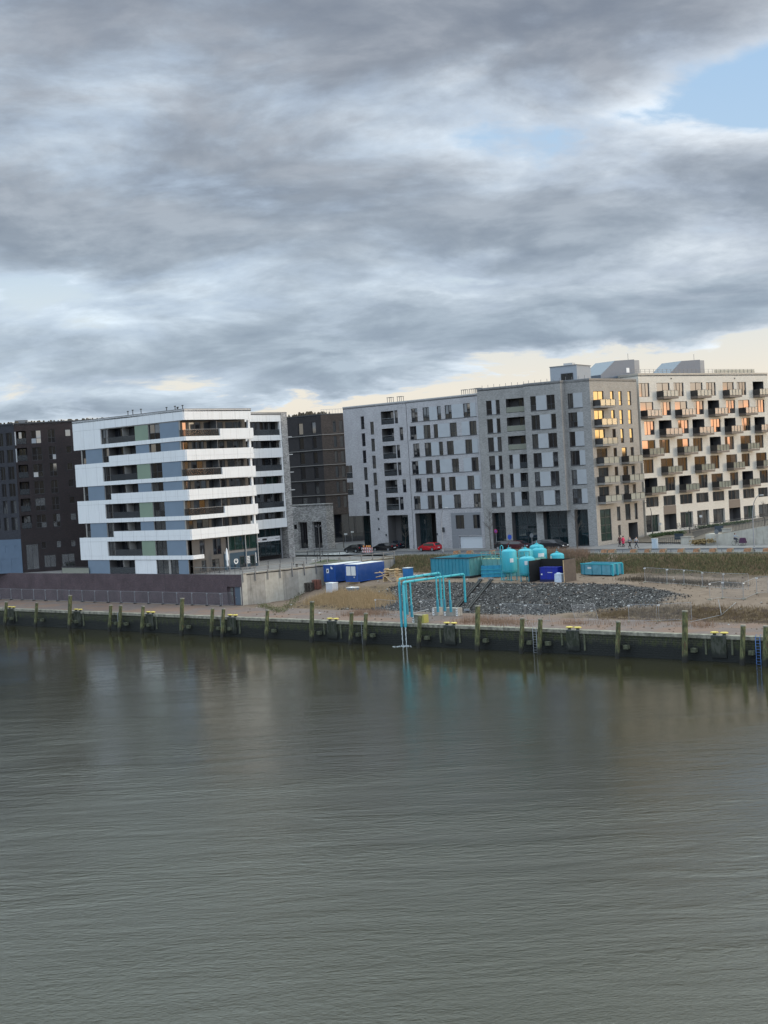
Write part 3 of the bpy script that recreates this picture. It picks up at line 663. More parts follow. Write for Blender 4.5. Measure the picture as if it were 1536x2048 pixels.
# ------------------------------------------------------------------ pale grey apartment building (left of the pair)
def building_A():
    A0, AJ, A2 = (-6.4, 255.5), (4.9, 245.8), (16.7, 235.0)
    F1 = Fac(A0, (11.3, -9.7)); F2 = Fac(AJ, (11.8, -10.8)); L1, L2 = 14.89, 16.0
    bld = thing('apartment_building', 'pale grey brick apartment block with staggered light panels and a white garage door', 'building', (4.9, 245.8, ZS))
    TOPZ, OVH, G0 = 33.55, 13.8, ZS
    mb = MB(); holes = []; voids = [(0, 5.05, G0, OVH)]; wins = []
    def U(x, zm, F=F1): return ux(F, 3, x, zm)
    c1 = [(235, 262, 388), (243, 270, 517), (250, 277, 647), (259, 287, 778), (267, 296, 906), (274, 302, 1035)]
    for r in range(6):
        z0, z1 = rowz(r); zm = (z0 + z1) / 2
        u = U((c1[r][0] + c1[r][1]) / 2, zm); holes.append((u - .42, u + .42, z0 - .5, z1 - .5, .2)); wins.append((u - .42, u + .42, z0 - .5, z1 - .5, (.35,)))
    c2 = [(323, 496), (331, 628), (339, 758), (347, 888), (358, 1085)]
    for r, (x, yb) in enumerate(c2):
        zt = F1.uz(660 + x / 3.84, 740 + [397, 527, 658, 788, 918][r] / 3.84)[1]; zb = zt - (2.3 if r < 4 else 3.9)
        u = U(x, (zt + zb) / 2); holes.append((u - .42, u + .42, zb, zt, .2)); wins.append((u - .42, u + .42, zb, zt, (.35,)))
    lg = [(392, 490, 520), (400, 492, None), (408, 508, 538), (417, 515, 548), (427, 518, None), (434, 530, 565)]
    logs = []
    for r, (x0, x1, x2) in enumerate(lg):
        z0, z1 = rowz(r); zm = (z0 + z1) / 2; u0, u1 = U(x0, zm), U(x1, zm)
        holes.append((u0, u1, z0, z1, 1.6)); logs.append((u0, u1, z0, z1))
        if x2: ua, ub = u1 + .16, U(x2, zm); holes.append((ua, ub, z0, z1, .2)); wins.append((ua, ub, z0, z1, ()))
    for x0, x1, r in ((535, 562, 1), (557, 585, 4)):
        z0, z1 = rowz(r); zm = (z0 + z1) / 2; u0, u1 = U(x0, zm), U(x1, zm); holes.append((u0, u1, z0, z1, .2)); wins.append((u0, u1, z0, z1, (.35,)))
    # corner loggias bitten out of the left edge
    cl = []
    for r in (3, 4):
        z0, z1 = rowz(r); voids.append((-.1, 1.45, z0, z1)); cl.append((z0, z1))
    # entrance recess
    e0, e1 = U(447, 11), U(604, 11); holes.append((e0, e1, G0 + .1, OVH - .1, 2.2))
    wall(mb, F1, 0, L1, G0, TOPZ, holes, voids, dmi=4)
    for z0, z1 in cl:   # loggia box: inner walls, floor and ceiling
        mb.add([F1.pt(1.45, z0, 0), F1.pt(1.45, z0, -1.8), F1.pt(1.45, z1, -1.8), F1.pt(1.45, z1, 0)], [(0, 1, 2, 3)])
        mb.add([F1.pt(0, z0, -1.8), F1.pt(1.45, z0, -1.8), F1.pt(1.45, z1, -1.8), F1.pt(0, z1, -1.8)], [(0, 1, 2, 3)])
        for z in (z0, z1): mb.add([F1.pt(0, z, 0), F1.pt(1.45, z, 0), F1.pt(1.45, z, -1.8), F1.pt(0, z, -1.8)], [(0, 1, 2, 3)])
    # overhang soffit, set-back ground floor and its side
    mb.add([F1.pt(0, OVH, 0), F1.pt(5.05, OVH, 0), F1.pt(5.05, OVH, -12), F1.pt(0, OVH, -12)], [(0, 1, 2, 3)])
    mb.add([F1.pt(5.05, G0, 0), F1.pt(5.05, G0, -3.0), F1.pt(5.05, OVH, -3.0), F1.pt(5.05, OVH, 0)], [(0, 1, 2, 3)])
    # left gable with the loggia gaps left out
    gaps = [(ROWT - PITCHZ * 4 - ROWH, ROWT - PITCHZ * 4), (ROWT - PITCHZ * 3 - ROWH, ROWT - PITCHZ * 3)]
    zz = OVH
    for g0, g1 in gaps: mb.add([F1.pt(0, zz, -1.8), F1.pt(0, zz, 0), F1.pt(0, g0, 0), F1.pt(0, g0, -1.8)], [(0, 1, 2, 3)]); zz = g1
    mb.add([F1.pt(0, zz, -1.8), F1.pt(0, zz, 0), F1.pt(0, TOPZ, 0), F1.pt(0, TOPZ, -1.8)], [(0, 1, 2, 3)])
    mb.add([F1.pt(0, OVH, -14), F1.pt(0, OVH, -1.8), F1.pt(0, TOPZ, -1.8), F1.pt(0, TOPZ, -14)], [(0, 1, 2, 3)])
    mb.add([F1.pt(0, G0, -14), F1.pt(L1, G0, -14), F1.pt(L1, TOPZ, -14), F1.pt(0, TOPZ, -14)], [(0, 1, 2, 3)])
    # second facade
    rowsA = {2: ([(640, 688), (728, 778), (838, 868), (898, 950), (1040, 1092)], [(778, 838), (950, 1040), (1092, 1137)]),
             3: ([(630, 680), (735, 787), (812, 845), (937, 990), (1088, 1141)], [(680, 735), (845, 935), (1028, 1088)])}
    ymid = {2: 610, 3: 748}; holes = []; panels = []; sills = []
    for r in range(6):
        ref = 2 if r % 2 == 0 else 3; zr = sum(rowz(ref)) / 2; z0, z1 = rowz(r)
        ws, ps = rowsA[ref]; edges = []
        for x0, x1 in ws:
            u0, u1 = ux(F2, 3, x0, zr), ux(F2, 3, x1, zr); holes.append((u0, u1, z0, z1, .2)); wins2 = (u0, u1, z0, z1); edges += [u0, u1]
            WIN2.append(wins2)
        for x0, x1 in ps:
            if r == 5 and x0 > 1000: continue
            u0, u1 = ux(F2, 3, x0, zr) + .02, min(ux(F2, 3, x1, zr) - .02, L2 - .15); panels.append((u0, u1, z0, z1)); edges += [u0, u1]
        edges.sort(); sills.append((edges[0] - .15, edges[-1] + .1, z0))
    d0, d1 = ux(F2, 3, 660, 11), ux(F2, 3, 818, 11); holes.append((d0, d1, G0 + .1, OVH + .1, 3.2))
    p0, p1 = ux(F2, 3, 932, 12), ux(F2, 3, 1160, 12)
    gw = [(ux(F2, 3, 963, 12.5), ux(F2, 3, 1030, 12.5)), (ux(F2, 3, 1098, 12.5), ux(F2, 3, 1152, 12.5))]
    gar = (ux(F2, 3, 992, 9), ux(F2, 3, 1170, 9)); gz = (G0 + .1, 9.75)
    for u0, u1 in gw: holes.append((u0, u1, 11.0, 13.35, .2))
    holes.append((gar[0], gar[1], gz[0], gz[1], .35))
    wall(mb, F2, .1, L2, G0, TOPZ, holes, dmi=4)
    mb.add([F1.pt(L1, G0, 0), F2.pt(.1, G0, -.12), F2.pt(.1, TOPZ, -.12), F1.pt(L1, TOPZ, 0)], [(0, 1, 2, 3)], 2)
    body(mb, F2, 0, L2, G0, TOPZ, 14, 0, (0, 1))
    for u0, u1, z0, z1 in panels: mb.fbox(F2, u0, u1, z0, z1, 0, .03, 1)
    for u0, u1, z in sills: mb.fbox(F2, u0, u1, z - .07, z - .01, 0, .06, 2)
    us = sorted([p0] + [x for g in gw for x in g] + [p1])
    for a, c in ((us[0], us[1]), (us[2], us[3]), (us[4], us[5])): mb.fbox(F2, a, min(c, L2 - .02), 11.0, 13.35, 0, .025, 3)
    mb.fbox(F2, p0, p1, 13.37, 13.75, 0, .022, 3); mb.fbox(F2, p0, p1, 9.9, 10.98, 0, .02, 3); mb.fbox(F2, p0, gar[0] - .05, G0 + .1, 9.88, 0, .024, 3)
    mb.build('wall', [m_A, m_pan, m_frame, m_pand, m_log], bld, True)
    for u0, u1, z0, z1, bars in wins: window(F1, bld, u0, u1, z0, z1, bars=bars)
    for i, (u0, u1, z0, z1) in enumerate(logs):
        window(F1, bld, u0 + .25, u0 + 1.9, z0 + .03, z1 - .1, dep=0, o=-1.45, n=2, glass=0 if i % 2 else None)
        lb = fpart('balcony_railing', m_raild, bld, [(u0, u1, z0 + .1, z0 + .78, -.08, -.04)], F1)
        fpart('handrail', m_steel, lb, [(u0, u1, z0 + 1.0, z0 + 1.05, -.1, -.04)], F1)
    for z0, z1 in cl:
        window(F1, bld, .2, 1.3, z0 + .03, z1 - .05, dep=0, o=-1.7, glass=0)
        rl = fpart('balcony_railing', m_raild, bld, [(.02, 1.43, z0 + .05, z0 + .95, -.09, -.05)], F1); fpart('handrail', m_steel, rl, [(0, 1.45, z0 + 1.0, z0 + 1.05, -.1, -.04)], F1)
    for u0, u1, z0, z1 in WIN2: window(F2, bld, u0, u1, z0, z1, bars=(.36,) if random.random() < .5 else ())
    for u0, u1 in gw: window(F2, bld, u0, u1, 11.0, 13.35, n=2, glass=0)
    # ground floor glazing under the overhang, entrances, garage door
    window(F1, bld, .9, 5.0, G0 + .1, OVH - .1, dep=0, o=-2.9, n=3, bars=(.5,), glass=4, name='shop_window')
    window(F1, bld, e0 + 1.4, e1, G0 + .12, OVH - .15, dep=0, o=-2.1, n=2, bars=(.55,), glass=4, name='entrance_glazing')
    window(F2, bld, d0, d0 + (d1 - d0) * .58, G0 + .12, OVH, dep=0, o=-1.2, n=2, bars=(.55,), glass=4, name='entrance_glazing')
    gd = MB(); z = gz[0]
    while z < gz[1] - .1: gd.fbox(F2, gar[0] + .12, gar[1] - .12, z, min(z + .40, gz[1] - .06), -.28, -.22); z += .41
    gd.build('garage_door', M('garage_door_white', (.50, .53, .55), .5), bld, True)
    for x, y in ((374, 1143), (378, 1220), (434, 1267), (825, 1260)):
        F = F1 if x < 600 else F2; u, z = F.uz(660 + x / 3.84, 740 + y / 3.84); fpart('wall_lamp', m_dsteel, bld, [(u - .1, u + .1, z - .18, z + .18, .0, .16)], F)
    u, z = F2.uz(660 + 873 / 3.84, 740 + 1226 / 3.84); fpart('wall_lamp', m_dsteel, bld, [(u - .22, u + .22, z - .4, z + .4, 0, .2)], F2)
    pts = [F1.pt(0, 0, 0), F1.pt(L1, 0, 0), F2.pt(L2, 0, 0), F2.pt(L2, 0, -14), F1.pt(L1, 0, -14), F1.pt(0, 0, -14)]
    roof(bld, [(p.x, p.y) for p in pts], TOPZ, capm=m_capl)
    # roof clutter: vents, hatch frames
    for u, o_, F in ((9.6, -2.2, F1), (11.7, -2.5, F1), (11.0, -3, F2), (12.8, -3, F2), (14.3, -2.6, F2)):
        mb = MB(); p = F.pt(u, TOPZ, o_); k = .55
        mb.box((p.x, p.y, TOPZ + .12), (1.6, 1.0, .3), F.rz)
        for du in (-.45, .45):
            for do in (-.3, .3): q = F.pt(u + du, TOPZ, o_ + do); mb.box((q.x, q.y, TOPZ + .65), (.07, .07, 1.0), F.rz)
        mb.box((p.x, p.y, TOPZ + 1.15), (1.1, .8, .07), F.rz); mb.build('roof_hatch', m_rail, bld, True)
    return bld
WIN2 = []
building_A()

# ------------------------------------------------------------------ taller grey building with the lit end
def balcony(bld, F, u0, u1, z, prot=1.55, fasc=m_brn, glass=m_railg, gl_side=m_raild2, h=1.05, th=.28, n=4, post=m_frame):
    bal = fpart('balcony', fasc, bld, [(u0, u1, z - th, z, .004, prot)], F)
    fpart('railing_glass', glass, bal, [(u0 + (u1 - u0) * k / n + .03, u0 + (u1 - u0) * (k + 1) / n - .03, z + .06, z + h - .03, prot - .05, prot - .03) for k in range(n)], F)
    for ua in (u0 + .01, u1 - .03): fpart('railing_side', gl_side, bal, [(ua, ua + .02, z + .06, z + h - .03, .03, prot - .06)], F)
    bx = [(u0 + (u1 - u0) * k / n - (.0 if k == 0 else .02), u0 + (u1 - u0) * k / n + (.04 if k < n else .0), z, z + h, prot - .02, prot + .015) for k in range(n)]
    bx += [(u1 - .04, u1, z, z + h, prot - .02, prot + .015), (u0, u1, z + h, z + h + .04, prot - .06, prot + .02)]
    fpart('railing_frame', post, bal, bx, F)
    return bal
def building_B():
    B0, BC = (16.6, 233.2), (33.7, 222.4)
    F = Fac(B0, (17.1, -10.8)); L = math.hypot(17.1, 10.8); FQ = Fac(BC, (9.5, 10)); LQ = 13.4
    bld = thing('apartment_building', 'taller grey brick corner block with a shallow bay and a sunlit balcony side facing right', 'building', (*BC, ZS))
    TOPZ, G0, GT = 34.2, ZS, 13.6
    BP = 1.45; b0 = ux(F, 4, 590, 24, BP); b1 = ux(F, 4, 872, 24, BP)
    mb = MB(); holes = []; bh = []; panels = []; bpan = []; sills = []; bs = []
    wins = []; bw = []; logs = []
    rows = [
        ([(278, 320), (353, 382)], [(321, 352)], (430, 568), [(617, 660), (742, 805)], [(661, 741)], (904, 945), (946, 1018)),
        ([(286, 330), (360, 388)], [(331, 359)], (438, 576), [(626, 690), (778, 815)], [(691, 777)], (910, 978), (979, 1024)),
        ([(293, 337), (367, 397)], [(338, 366)], (447, 583), [(632, 678), (757, 823)], [(679, 756)], (918, 962), (963, 1032)),
        ([(302, 347), (375, 402)], [(348, 374)], (455, 593), [(642, 705), (793, 831)], [(706, 792)], (926, 996), (997, 1040)),
        ([(310, 350), (385, 412)], [(351, 384)], (463, 600), [(652, 692), (775, 840)], [(693, 774)], (935, 976), (977, 1050)),
        ([(318, 360), (388, 418)], [(361, 387)], (471, 607), [(660, 720), (808, 847)], [(721, 807)], (942, 1012), (1013, 1058))]
    for r, (w, p, lg, bwn, bp_, rw, rp) in enumerate(rows):
        z0, z1 = rowz(r); zm = (z0 + z1) / 2; U = lambda x: ux(F, 4, x, zm); UB = lambda x: ux(F, 4, x, zm, BP)
        for x0, x1 in w + [rw]: holes.append((U(x0), U(x1), z0, z1, .2)); wins.append((U(x0), U(x1), z0, z1))
        for x0, x1 in p + [rp]: panels.append((U(x0) + .02, U(x1) - .02, z0, z1))
        if r < 3: holes.append((U(lg[0]), U(lg[1]), z0, z1, 1.6)); logs.append((U(lg[0]), U(lg[1]), z0, z1))
        else:
            a, b_, c, d = U(lg[0]), U(lg[0] + 28), U(lg[1] - 56), U(lg[1])
            holes.append((a, b_, z0, z1, .2)); wins.append((a, b_, z0, z1)); panels.append((b_ + .02, c - .02, z0, z1)); holes.append((c, d, z0, z1, 1.2)); logs.append((c, d, z0, z1))
        for x0, x1 in bwn: bh.append((UB(x0), UB(x1), z0, z1, .2)); bw.append((UB(x0), UB(x1), z0, z1))
        for x0, x1 in bp_: bpan.append((UB(x0), UB(x1), z0, z1))
        sills += [(U(w[0][0]), U(w[1][1]), z0), (U(rw[0]), U(rp[1]), z0)]; bs.append((UB(bwn[0][0]), UB(bwn[1][1]), z0))
    gfs = [(U4, U5) for U4, U5 in ((ux(F, 4, 330, 10.5), ux(F, 4, 430, 10.5)), (ux(F, 4, 480, 10.5), ux(F, 4, 668, 10.5)), (ux(F, 4, 722, 10.5), ux(F, 4, 905, 10.5)), (ux(F, 4, 962, 10.5), ux(F, 4, 1064, 10.5)))]
    for a, c in gfs: holes.append((a, c, G0 + .1, GT, 1.3))
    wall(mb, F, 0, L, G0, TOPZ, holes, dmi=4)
    wall(mb, F, b0, b1, GT - .02, TOPZ, bh, o=BP)
    mb.add([F.pt(b0, GT - .02, BP), F.pt(b1, GT - .02, BP), F.pt(b1, GT - .02, 0), F.pt(b0, GT - .02, 0)], [(0, 1, 2, 3)])
    for u in (b0, b1): mb.add([F.pt(u, GT - .02, 0), F.pt(u, GT - .02, BP), F.pt(u, TOPZ, BP), F.pt(u, TOPZ, 0)], [(0, 1, 2, 3)])
    for u0, u1, z0, z1 in panels: mb.fbox(F, u0, u1, z0, z1, 0, .03, 1)
    for u0, u1, z0, z1 in bpan: mb.fbox(F, u0 + .02, u1 - .02, z0, z1, BP, BP + .03, 1)
    for u0, u1, z in sills: mb.fbox(F, u0, u1, z - .08, z - .01, 0, .07, 2)
    for u0, u1, z in bs: mb.fbox(F, u0, u1, z - .08, z - .01, BP, BP + .07, 2)
    # sunlit side
    hq = []; wq = []; bal = []
    rq = [([(30, 118), (175, 205), (247, 275), (325, 354)], (25, 222), None), ([(38, 120), (185, 215), (255, 285), (330, 360)], (38, 238), None), ([(45, 130), (195, 224), (265, 292), (342, 372)], (45, 243), None),
          ([(60, 150), (205, 234), (277, 320), (352, 380)], (55, 255), (272, 460)), ([(75, 160), (215, 244), (288, 330), (360, 388)], (62, 265), (280, 468)), ([(80, 165), (222, 252), (297, 338), (370, 397)], (70, 280), (290, 478))]
    for r, (ws, bl, br) in enumerate(rq):
        z0, z1 = rowz(r); z0 += .1; z1 += .12 + .04 * r * 0; zm = (z0 + z1) / 2
        for i, (x0, x1) in enumerate(ws):
            a, c = ux(FQ, 5, x0, z1 - .9), ux(FQ, 5, x1, z1 - .9); zb = z0 if (i != 1) else z0 + .7
            hq.append((a, c, zb, z1, .2)); wq.append((a, c, zb, z1, i))
        zb = z0 - .12
        bal.append((ux(FQ, 5, bl[0], zb), ux(FQ, 5, bl[1], zb, 1.5), zb, 3))
        if br: bal.append((ux(FQ, 5, br[0], zb), min(LQ + .6, ux(FQ, 5, br[1], zb, 1.5)), zb, 3))
    g = [(92, 186, 13.4, 8.3, 2), (233, 263, 13.6, 11.3, 1), (306, 350, 13.9, 11.2, 1), (386, 411, 13.9, 11.2, 1), (243, 267, 10.6, 8.9, 1)]
    for x0, x1, zt, zb, n in g:
        a, c = ux(FQ, 5, x0, (zt + zb) / 2), ux(FQ, 5, x1, (zt + zb) / 2); hq.append((a, c, zb, zt, .22)); wq.append((a, c, zb, zt, 9 if n == 2 else 8))
    gt = (ux(FQ, 5, 334, 9.5), ux(FQ, 5, 413, 9.5)); hq.append((*gt, G0 + .12, 10.75, 3.0))
    wall(mb, FQ, 0, LQ, G0, TOPZ + .02, hq, mi=3, dmi=4)
    P = [F.pt(0, 0, 0), F.pt(0, 0, -13), FQ.pt(LQ, 0, -15), FQ.pt(LQ, 0, 0)]
    for a, c in ((P[0], P[1]), (P[1], P[2]), (P[2], P[3])): mb.add([(a.x, a.y, G0), (c.x, c.y, G0), (c.x, c.y, TOPZ), (a.x, a.y, TOPZ)], [(0, 1, 2, 3)])
    mb.build('wall', [m_B, m_panb, m_frame, m_BQ, m_log], bld, True)
    for w_ in wins: window(F, bld, *w_, bars=(.36,) if random.random() < .4 else ())
    for w_ in bw: window(F, bld, *w_, o=BP, bars=(.36,) if random.random() < .4 else ())
    for i, (u0, u1, z0, z1) in enumerate(logs):
        window(F, bld, u0 + .2 if u1 - u0 < 2 else u1 - 1.7, u1 - .12, z0 + .03, z1 - .1, dep=0, o=-1.45 if u1 - u0 > 2 else -1.1, n=2)
        rl = fpart('balcony_railing', m_railg if u1 - u0 > 2 else m_raild, bld, [(u0, u1, z0 + .08, z0 + .95, -.08, -.04)], F); fpart('handrail', m_frame, rl, [(u0, u1, z0 + .95, z0 + 1.0, -.1, -.04)], F)
    for u0, u1, z0, z1, i in wq:
        if i == 9: window(FQ, bld, u0, u1, z0, z1, n=2, bars=(.25, .5, .75), glass=3, name='shop_window')
        else: window(FQ, bld, u0, u1, z0, z1, n=2 if i == 0 else 1, frame=m_framel, glass=0 if i < 4 and z0 > 24 else None, bars=(.34,) if i in (2, 3) else ())
    for u0, u1, z, n in bal: balcony(bld, FQ, u0, u1, z, prot=1.5, fasc=m_balB, glass=m_railw, n=n)
    for a, c in gfs: window(F, bld, a, c, G0 + .12, GT - .02, dep=0, o=-1.2, n=1 if c - a < 2.4 else 2, bars=(.52, .6), glass=4, name='shop_window')
    top = [F.pt(0, 0, 0), F.pt(b0, 0, 0), F.pt(b0, 0, BP), F.pt(b1, 0, BP), F.pt(b1, 0, 0), F.pt(L, 0, 0), FQ.pt(LQ, 0, 0), FQ.pt(LQ, 0, -15), F.pt(0, 0, -13)]
    roof(bld, [(p.x, p.y) for p in top], TOPZ, capm=m_cap)
    # penthouse with a strip window
    u0, u1 = ux(F, 4, 770, 35.5, -4), ux(F, 4, 975, 35.5, -4)
    mb = MB(); p = [F.pt(u0, 0, -4), F.pt(u1, 0, -4), F.pt(u1, 0, -9.5), F.pt(u0, 0, -9.5)]; ph = MB()
    h0, h1 = ux(F, 4, 852, 35.6, -4), ux(F, 4, 945, 35.6, -4)
    ph.prism([(q.x, q.y) for q in p], TOPZ - .3, 36.95); pt = ph.build('penthouse', m_pent, bld, True)
    fpart('coping', m_cap, pt, [(u0 - .1, u1 + .1, 36.95, 37.05, -9.6, -3.9)], F)
    w = fpart('window', m_frame, pt, [(h0, h1, TOPZ + .1, TOPZ + .25, -4, -3.93), (h0, h1, 35.62, 35.75, -4, -3.93), (h0, h0 + .1, TOPZ + .25, 35.62, -4, -3.93), (h1 - .1, h1, TOPZ + .25, 35.62, -4, -3.93), ((h0 + h1) / 2 - .05, (h0 + h1) / 2 + .05, TOPZ + .25, 35.62, -4, -3.93)], F)
    fpart('pane', g_mid, pt, [(h0 + .1, h1 - .1, TOPZ + .25, 35.62, -3.99, -3.97)], F)
    mb = MB(); q = F.pt((u0 + u1) / 2, 0, -6.5); mb.box((q.x, q.y, 37.3), (1.6, 1.2, .45), F.rz); mb.build('roof_hatch', m_capl, bld, True)
    # thin guard posts along the roof edge
    mb = MB()
    for k in range(18):
        q = F.pt(.6 + k * 1.1, 0, -.8 if k < 8 else (-.4)); mb.box((q.x, q.y, TOPZ + .35), (.05, .05, .55 + .1 * (k % 3)), F.rz)
    mb.build('roof_edge_post', m_rail, bld, True)
m_BQ = M('sunlit_grey_brick', (.40, .36, .30), .85, fn=f_brick((.37, .335, .285), (.285, .255, .215), (.33, .305, .265), .3, .09, var=.25))  # same grey brick as the front, warm sunlight mixed into its colour
m_balB = M('grey_balcony_edge', (.22, .205, .185), .7)
m_pent = M('pale_cladding', (.30, .32, .34), .6, var=.04)
building_B()

# ------------------------------------------------------------------ cream building with many balconies
def building_C():
    F = Fac((43.5, 233.2), (.79, .61)); L = 34.6; TOPZ, G0 = 35.15, ZS + .1
    bld = thing('apartment_building', 'cream brick apartment building with checkerboard of glass balconies at the right', 'building', (43.5, 233.2, ZS))
    T = [33.69 - 3.19 * k for k in range(6)]
    rows = [[(423, 512, 0), (575, 688, 1), (722, 808, 0), (865, 972, 1), (1003, 1085, 0), (1145, 1242, 1), (1268, 1347, 0), (1405, 1498, 2)],
            [(435, 548, 1), (610, 698, 0), (733, 840, 1), (898, 982, 0), (1017, 1115, 2), (1175, 1252, 0), (1280, 1378, 1), (1430, 1505, 0)],
            [(470, 557, 0), (595, 705, 2), (762, 852, 0), (885, 988, 2), (1043, 1128, 0), (1160, 1257, 2), (1310, 1386, 0), (1420, 1510, 2)],
            [(452, 565, 1), (600, 688, 0), (752, 858, 1), (890, 970, 0), (1035, 1130, 2), (1165, 1242, 0), (1300, 1392, 1), (1425, 1497, 0)],
            [(463, 548, 0), (613, 722, 1), (758, 840, 0), (903, 1003, 1), (1040, 1115, 0), (1178, 1270, 1), (1310, 1378, 0), (1435, 1525, 1)],
            [(472, 582, 2), (650, 735, 0), (770, 875, 2), (940, 1015, 0), (1050, 1148, 1), (1210, 1280, 0), (1315, 1408, 2), (1465, 1536, 0)]]
    bals = [[(575, 765), (868, 1050), (1145, 1312), (1405, 1570)], [(437, 625), (735, 918), (1020, 1192), (1285, 1450)], [(598, 800), (887, 1072), (1163, 1325), (1420, 1580)],
            [(455, 643), (753, 935), (1037, 1205), (1303, 1466)], [(615, 800), (905, 1080), (1180, 1340), (1437, 1595)], [(475, 660), (770, 948), (1055, 1220), (1318, 1475)]]
    mb = MB(); holes = []; wins = []
    for r, row in enumerate(rows):
        z1 = T[r]; z0 = z1 - 2.32
        for x0, x1, k in row:
            u0, u1 = ux(F, 5, x0, z1 - 1), min(ux(F, 5, x1, z1 - 1), L - .2)
            if k == 2: holes.append((u0, u1, z0 - .1, z1 + .05, 1.8)); wins.append((u0 + .3, u1 - .1, z0 - .07, z1 - .1, 0, -1.7, 2, 0))
            else:
                zz = z0 - (.1 if k else 0); holes.append((u0, u1, zz, z1, .22)); wins.append((u0, u1, zz, z1, .22, 0, 3 if k == 0 else 2, None))
    r7 = [(485, 592), (635, 738), (778, 883), (918, 1024), (1060, 1158), (1195, 1290), (1322, 1418), (1452, 1536)]
    for i, (x0, x1) in enumerate(r7):
        u0, u1 = ux(F, 5, x0, 13.8), ux(F, 5, x1, 13.8); holes.append((u0, u1, 12.95, 14.62, .22)); wins.append((u0, u1, 12.95, 14.62, .22, 0, 3, None))
    gf = [(485, 600), (640, 748), (783, 890), (927, 1030), (1065, 1165), (1203, 1300), (1328, 1425), (1458, 1560)]
    gz = []; brn = []
    for i, (x0, x1) in enumerate(gf):
        u0, u1 = ux(F, 5, x0, 10.3), min(L - .3, ux(F, 5, x1, 10.3)); zb = 8.75 + .018 * u0
        if i in (1, 5): holes.append((u0, u1, zb, 11.5, 1.6)); brn.append((u0, u1, 11.5, 12.95))
        else: holes.append((u0, u1, zb, 11.6, .22 if False else .5)); gz.append((u0, u1, zb))
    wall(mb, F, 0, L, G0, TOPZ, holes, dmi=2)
    for u0, u1, z0, z1 in brn: mb.fbox(F, u0, u1, z0 + .02, z1 - .02, 0, .03, 1)
    body(mb, F, 0, L, G0, TOPZ, 13)
    mb.build('wall', [m_C, m_brn, m_log], bld, True)
    for u0, u1, z0, z1, dep, o, n, g in wins: window(F, bld, u0, u1, z0, z1, dep=dep, o=o, n=n, glass=g, frame=m_framel, fw=.06, tilt=.6)
    for u0, u1, zb in gz:
        um = u0 + (u1 - u0) * .5
        window(F, bld, u0, um, zb, 11.6, dep=0, o=-.45, n=1, glass=0, name='glazed_door'); window(F, bld, um, u1, zb, 11.6, dep=0, o=-.45, n=2, glass=3 if u0 < 2 else random.choice((1, 3, 3)), name='glazed_door')
    for r, row in enumerate(bals):
        z = T[r] - 2.42
        for x0, x1 in row:
            u0 = ux(F, 5, x0, z); u1 = min(ux(F, 5, x1, z, 1.55), L + 1.2)
            if u0 < L - 1: balcony(bld, F, u0, u1, z - .012, prot=1.55, fasc=m_brn, glass=m_railw if r < 3 else m_railg, n=4, th=.34)
    for x, y in ((700, 290), (1247, 288)): u, z = F.uz(1180 + x / 4.3146, 690 + y / 4.3146); fpart('wall_vent', m_frame, bld, [(u - .15, u + .15, z - .1, z + .1, 0, .05)], F)
    P = [F.pt(0, 0, 0), F.pt(L, 0, 0), F.pt(L, 0, -13), F.pt(0, 0, -13)]
    roof(bld, [(p.x, p.y) for p in P], TOPZ, capm=M('cream_capping', (.45, .40, .33), .6))
    # sloped roof huts set back from the edge
    for (xa, xb, xc, xd, lab) in ((92, 215, 382, 487, 0), (680, 790, 950, 1042, 1)):
        O = -4.5; u0, u1, u2 = ux(F, 5, xa, 35.5, O), ux(F, 5, xb, 37.6, O), ux(F, 5, xc, 37.6, O)
        zt = 38.1; mb = MB()
        prof = [(u0, TOPZ - .2), (u2, TOPZ - .2), (u2, zt), (u1, zt - .25), (u0, TOPZ + .35)]
        a = [F.pt(u, z, O) for u, z in prof]; c = [F.pt(u, z, O - 4.5) for u, z in prof]
        mb.add(a + c, [(0, 1, 2, 3, 4), (9, 8, 7, 6, 5)] + [(i, (i + 1) % 5, (i + 1) % 5 + 5, i + 5) for i in range(5)])
        # the hut's gable faces the sun: a shallow return with the sunlight put into its paler colour
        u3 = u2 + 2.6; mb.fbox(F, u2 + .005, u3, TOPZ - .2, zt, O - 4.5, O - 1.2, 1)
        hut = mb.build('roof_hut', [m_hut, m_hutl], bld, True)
        if lab == 0:
            uu, zz = F.uz(1180 + 326 / 4.3146, 690 + 218 / 4.3146, O + .02); fpart('window', m_white, hut, [(uu - .35, uu + .35, zz - .4, zz + .4, O, O + .06)], F)
        mb = MB(); q = F.pt(u2 - .4, 0, O - 1); mb.tube([(q.x, q.y, zt - .1), (q.x, q.y, zt + 1.1)], .035, 5); mb.build('antenna', m_rail, hut, True)
    # roof terrace railing
    mb = MB(); O = -1.6; k = .2
    while k < L - 1.5: mb.fbox(F, k, k + .05, TOPZ, TOPZ + .95, O, O + .05); k += 1.1
    for zz in (.3, .6, .95): mb.fbox(F, .2, L - 1.5, TOPZ + zz, TOPZ + zz + .035, O + .01, O + .04)
    mb.build('roof_railing', m_rail, bld, True)
    fpart('roof_railing', m_railg, bld, [(L - 13, L - 1.6, TOPZ + .08, TOPZ + .9, O - .02, O)], F)
    return F
m_hut = M('slate_blue_cladding', (.12, .145, .18), .5, var=.06); m_hutl = M('sunlit_hut_cladding', (.27, .275, .28), .5, var=.05)
FC = building_C()
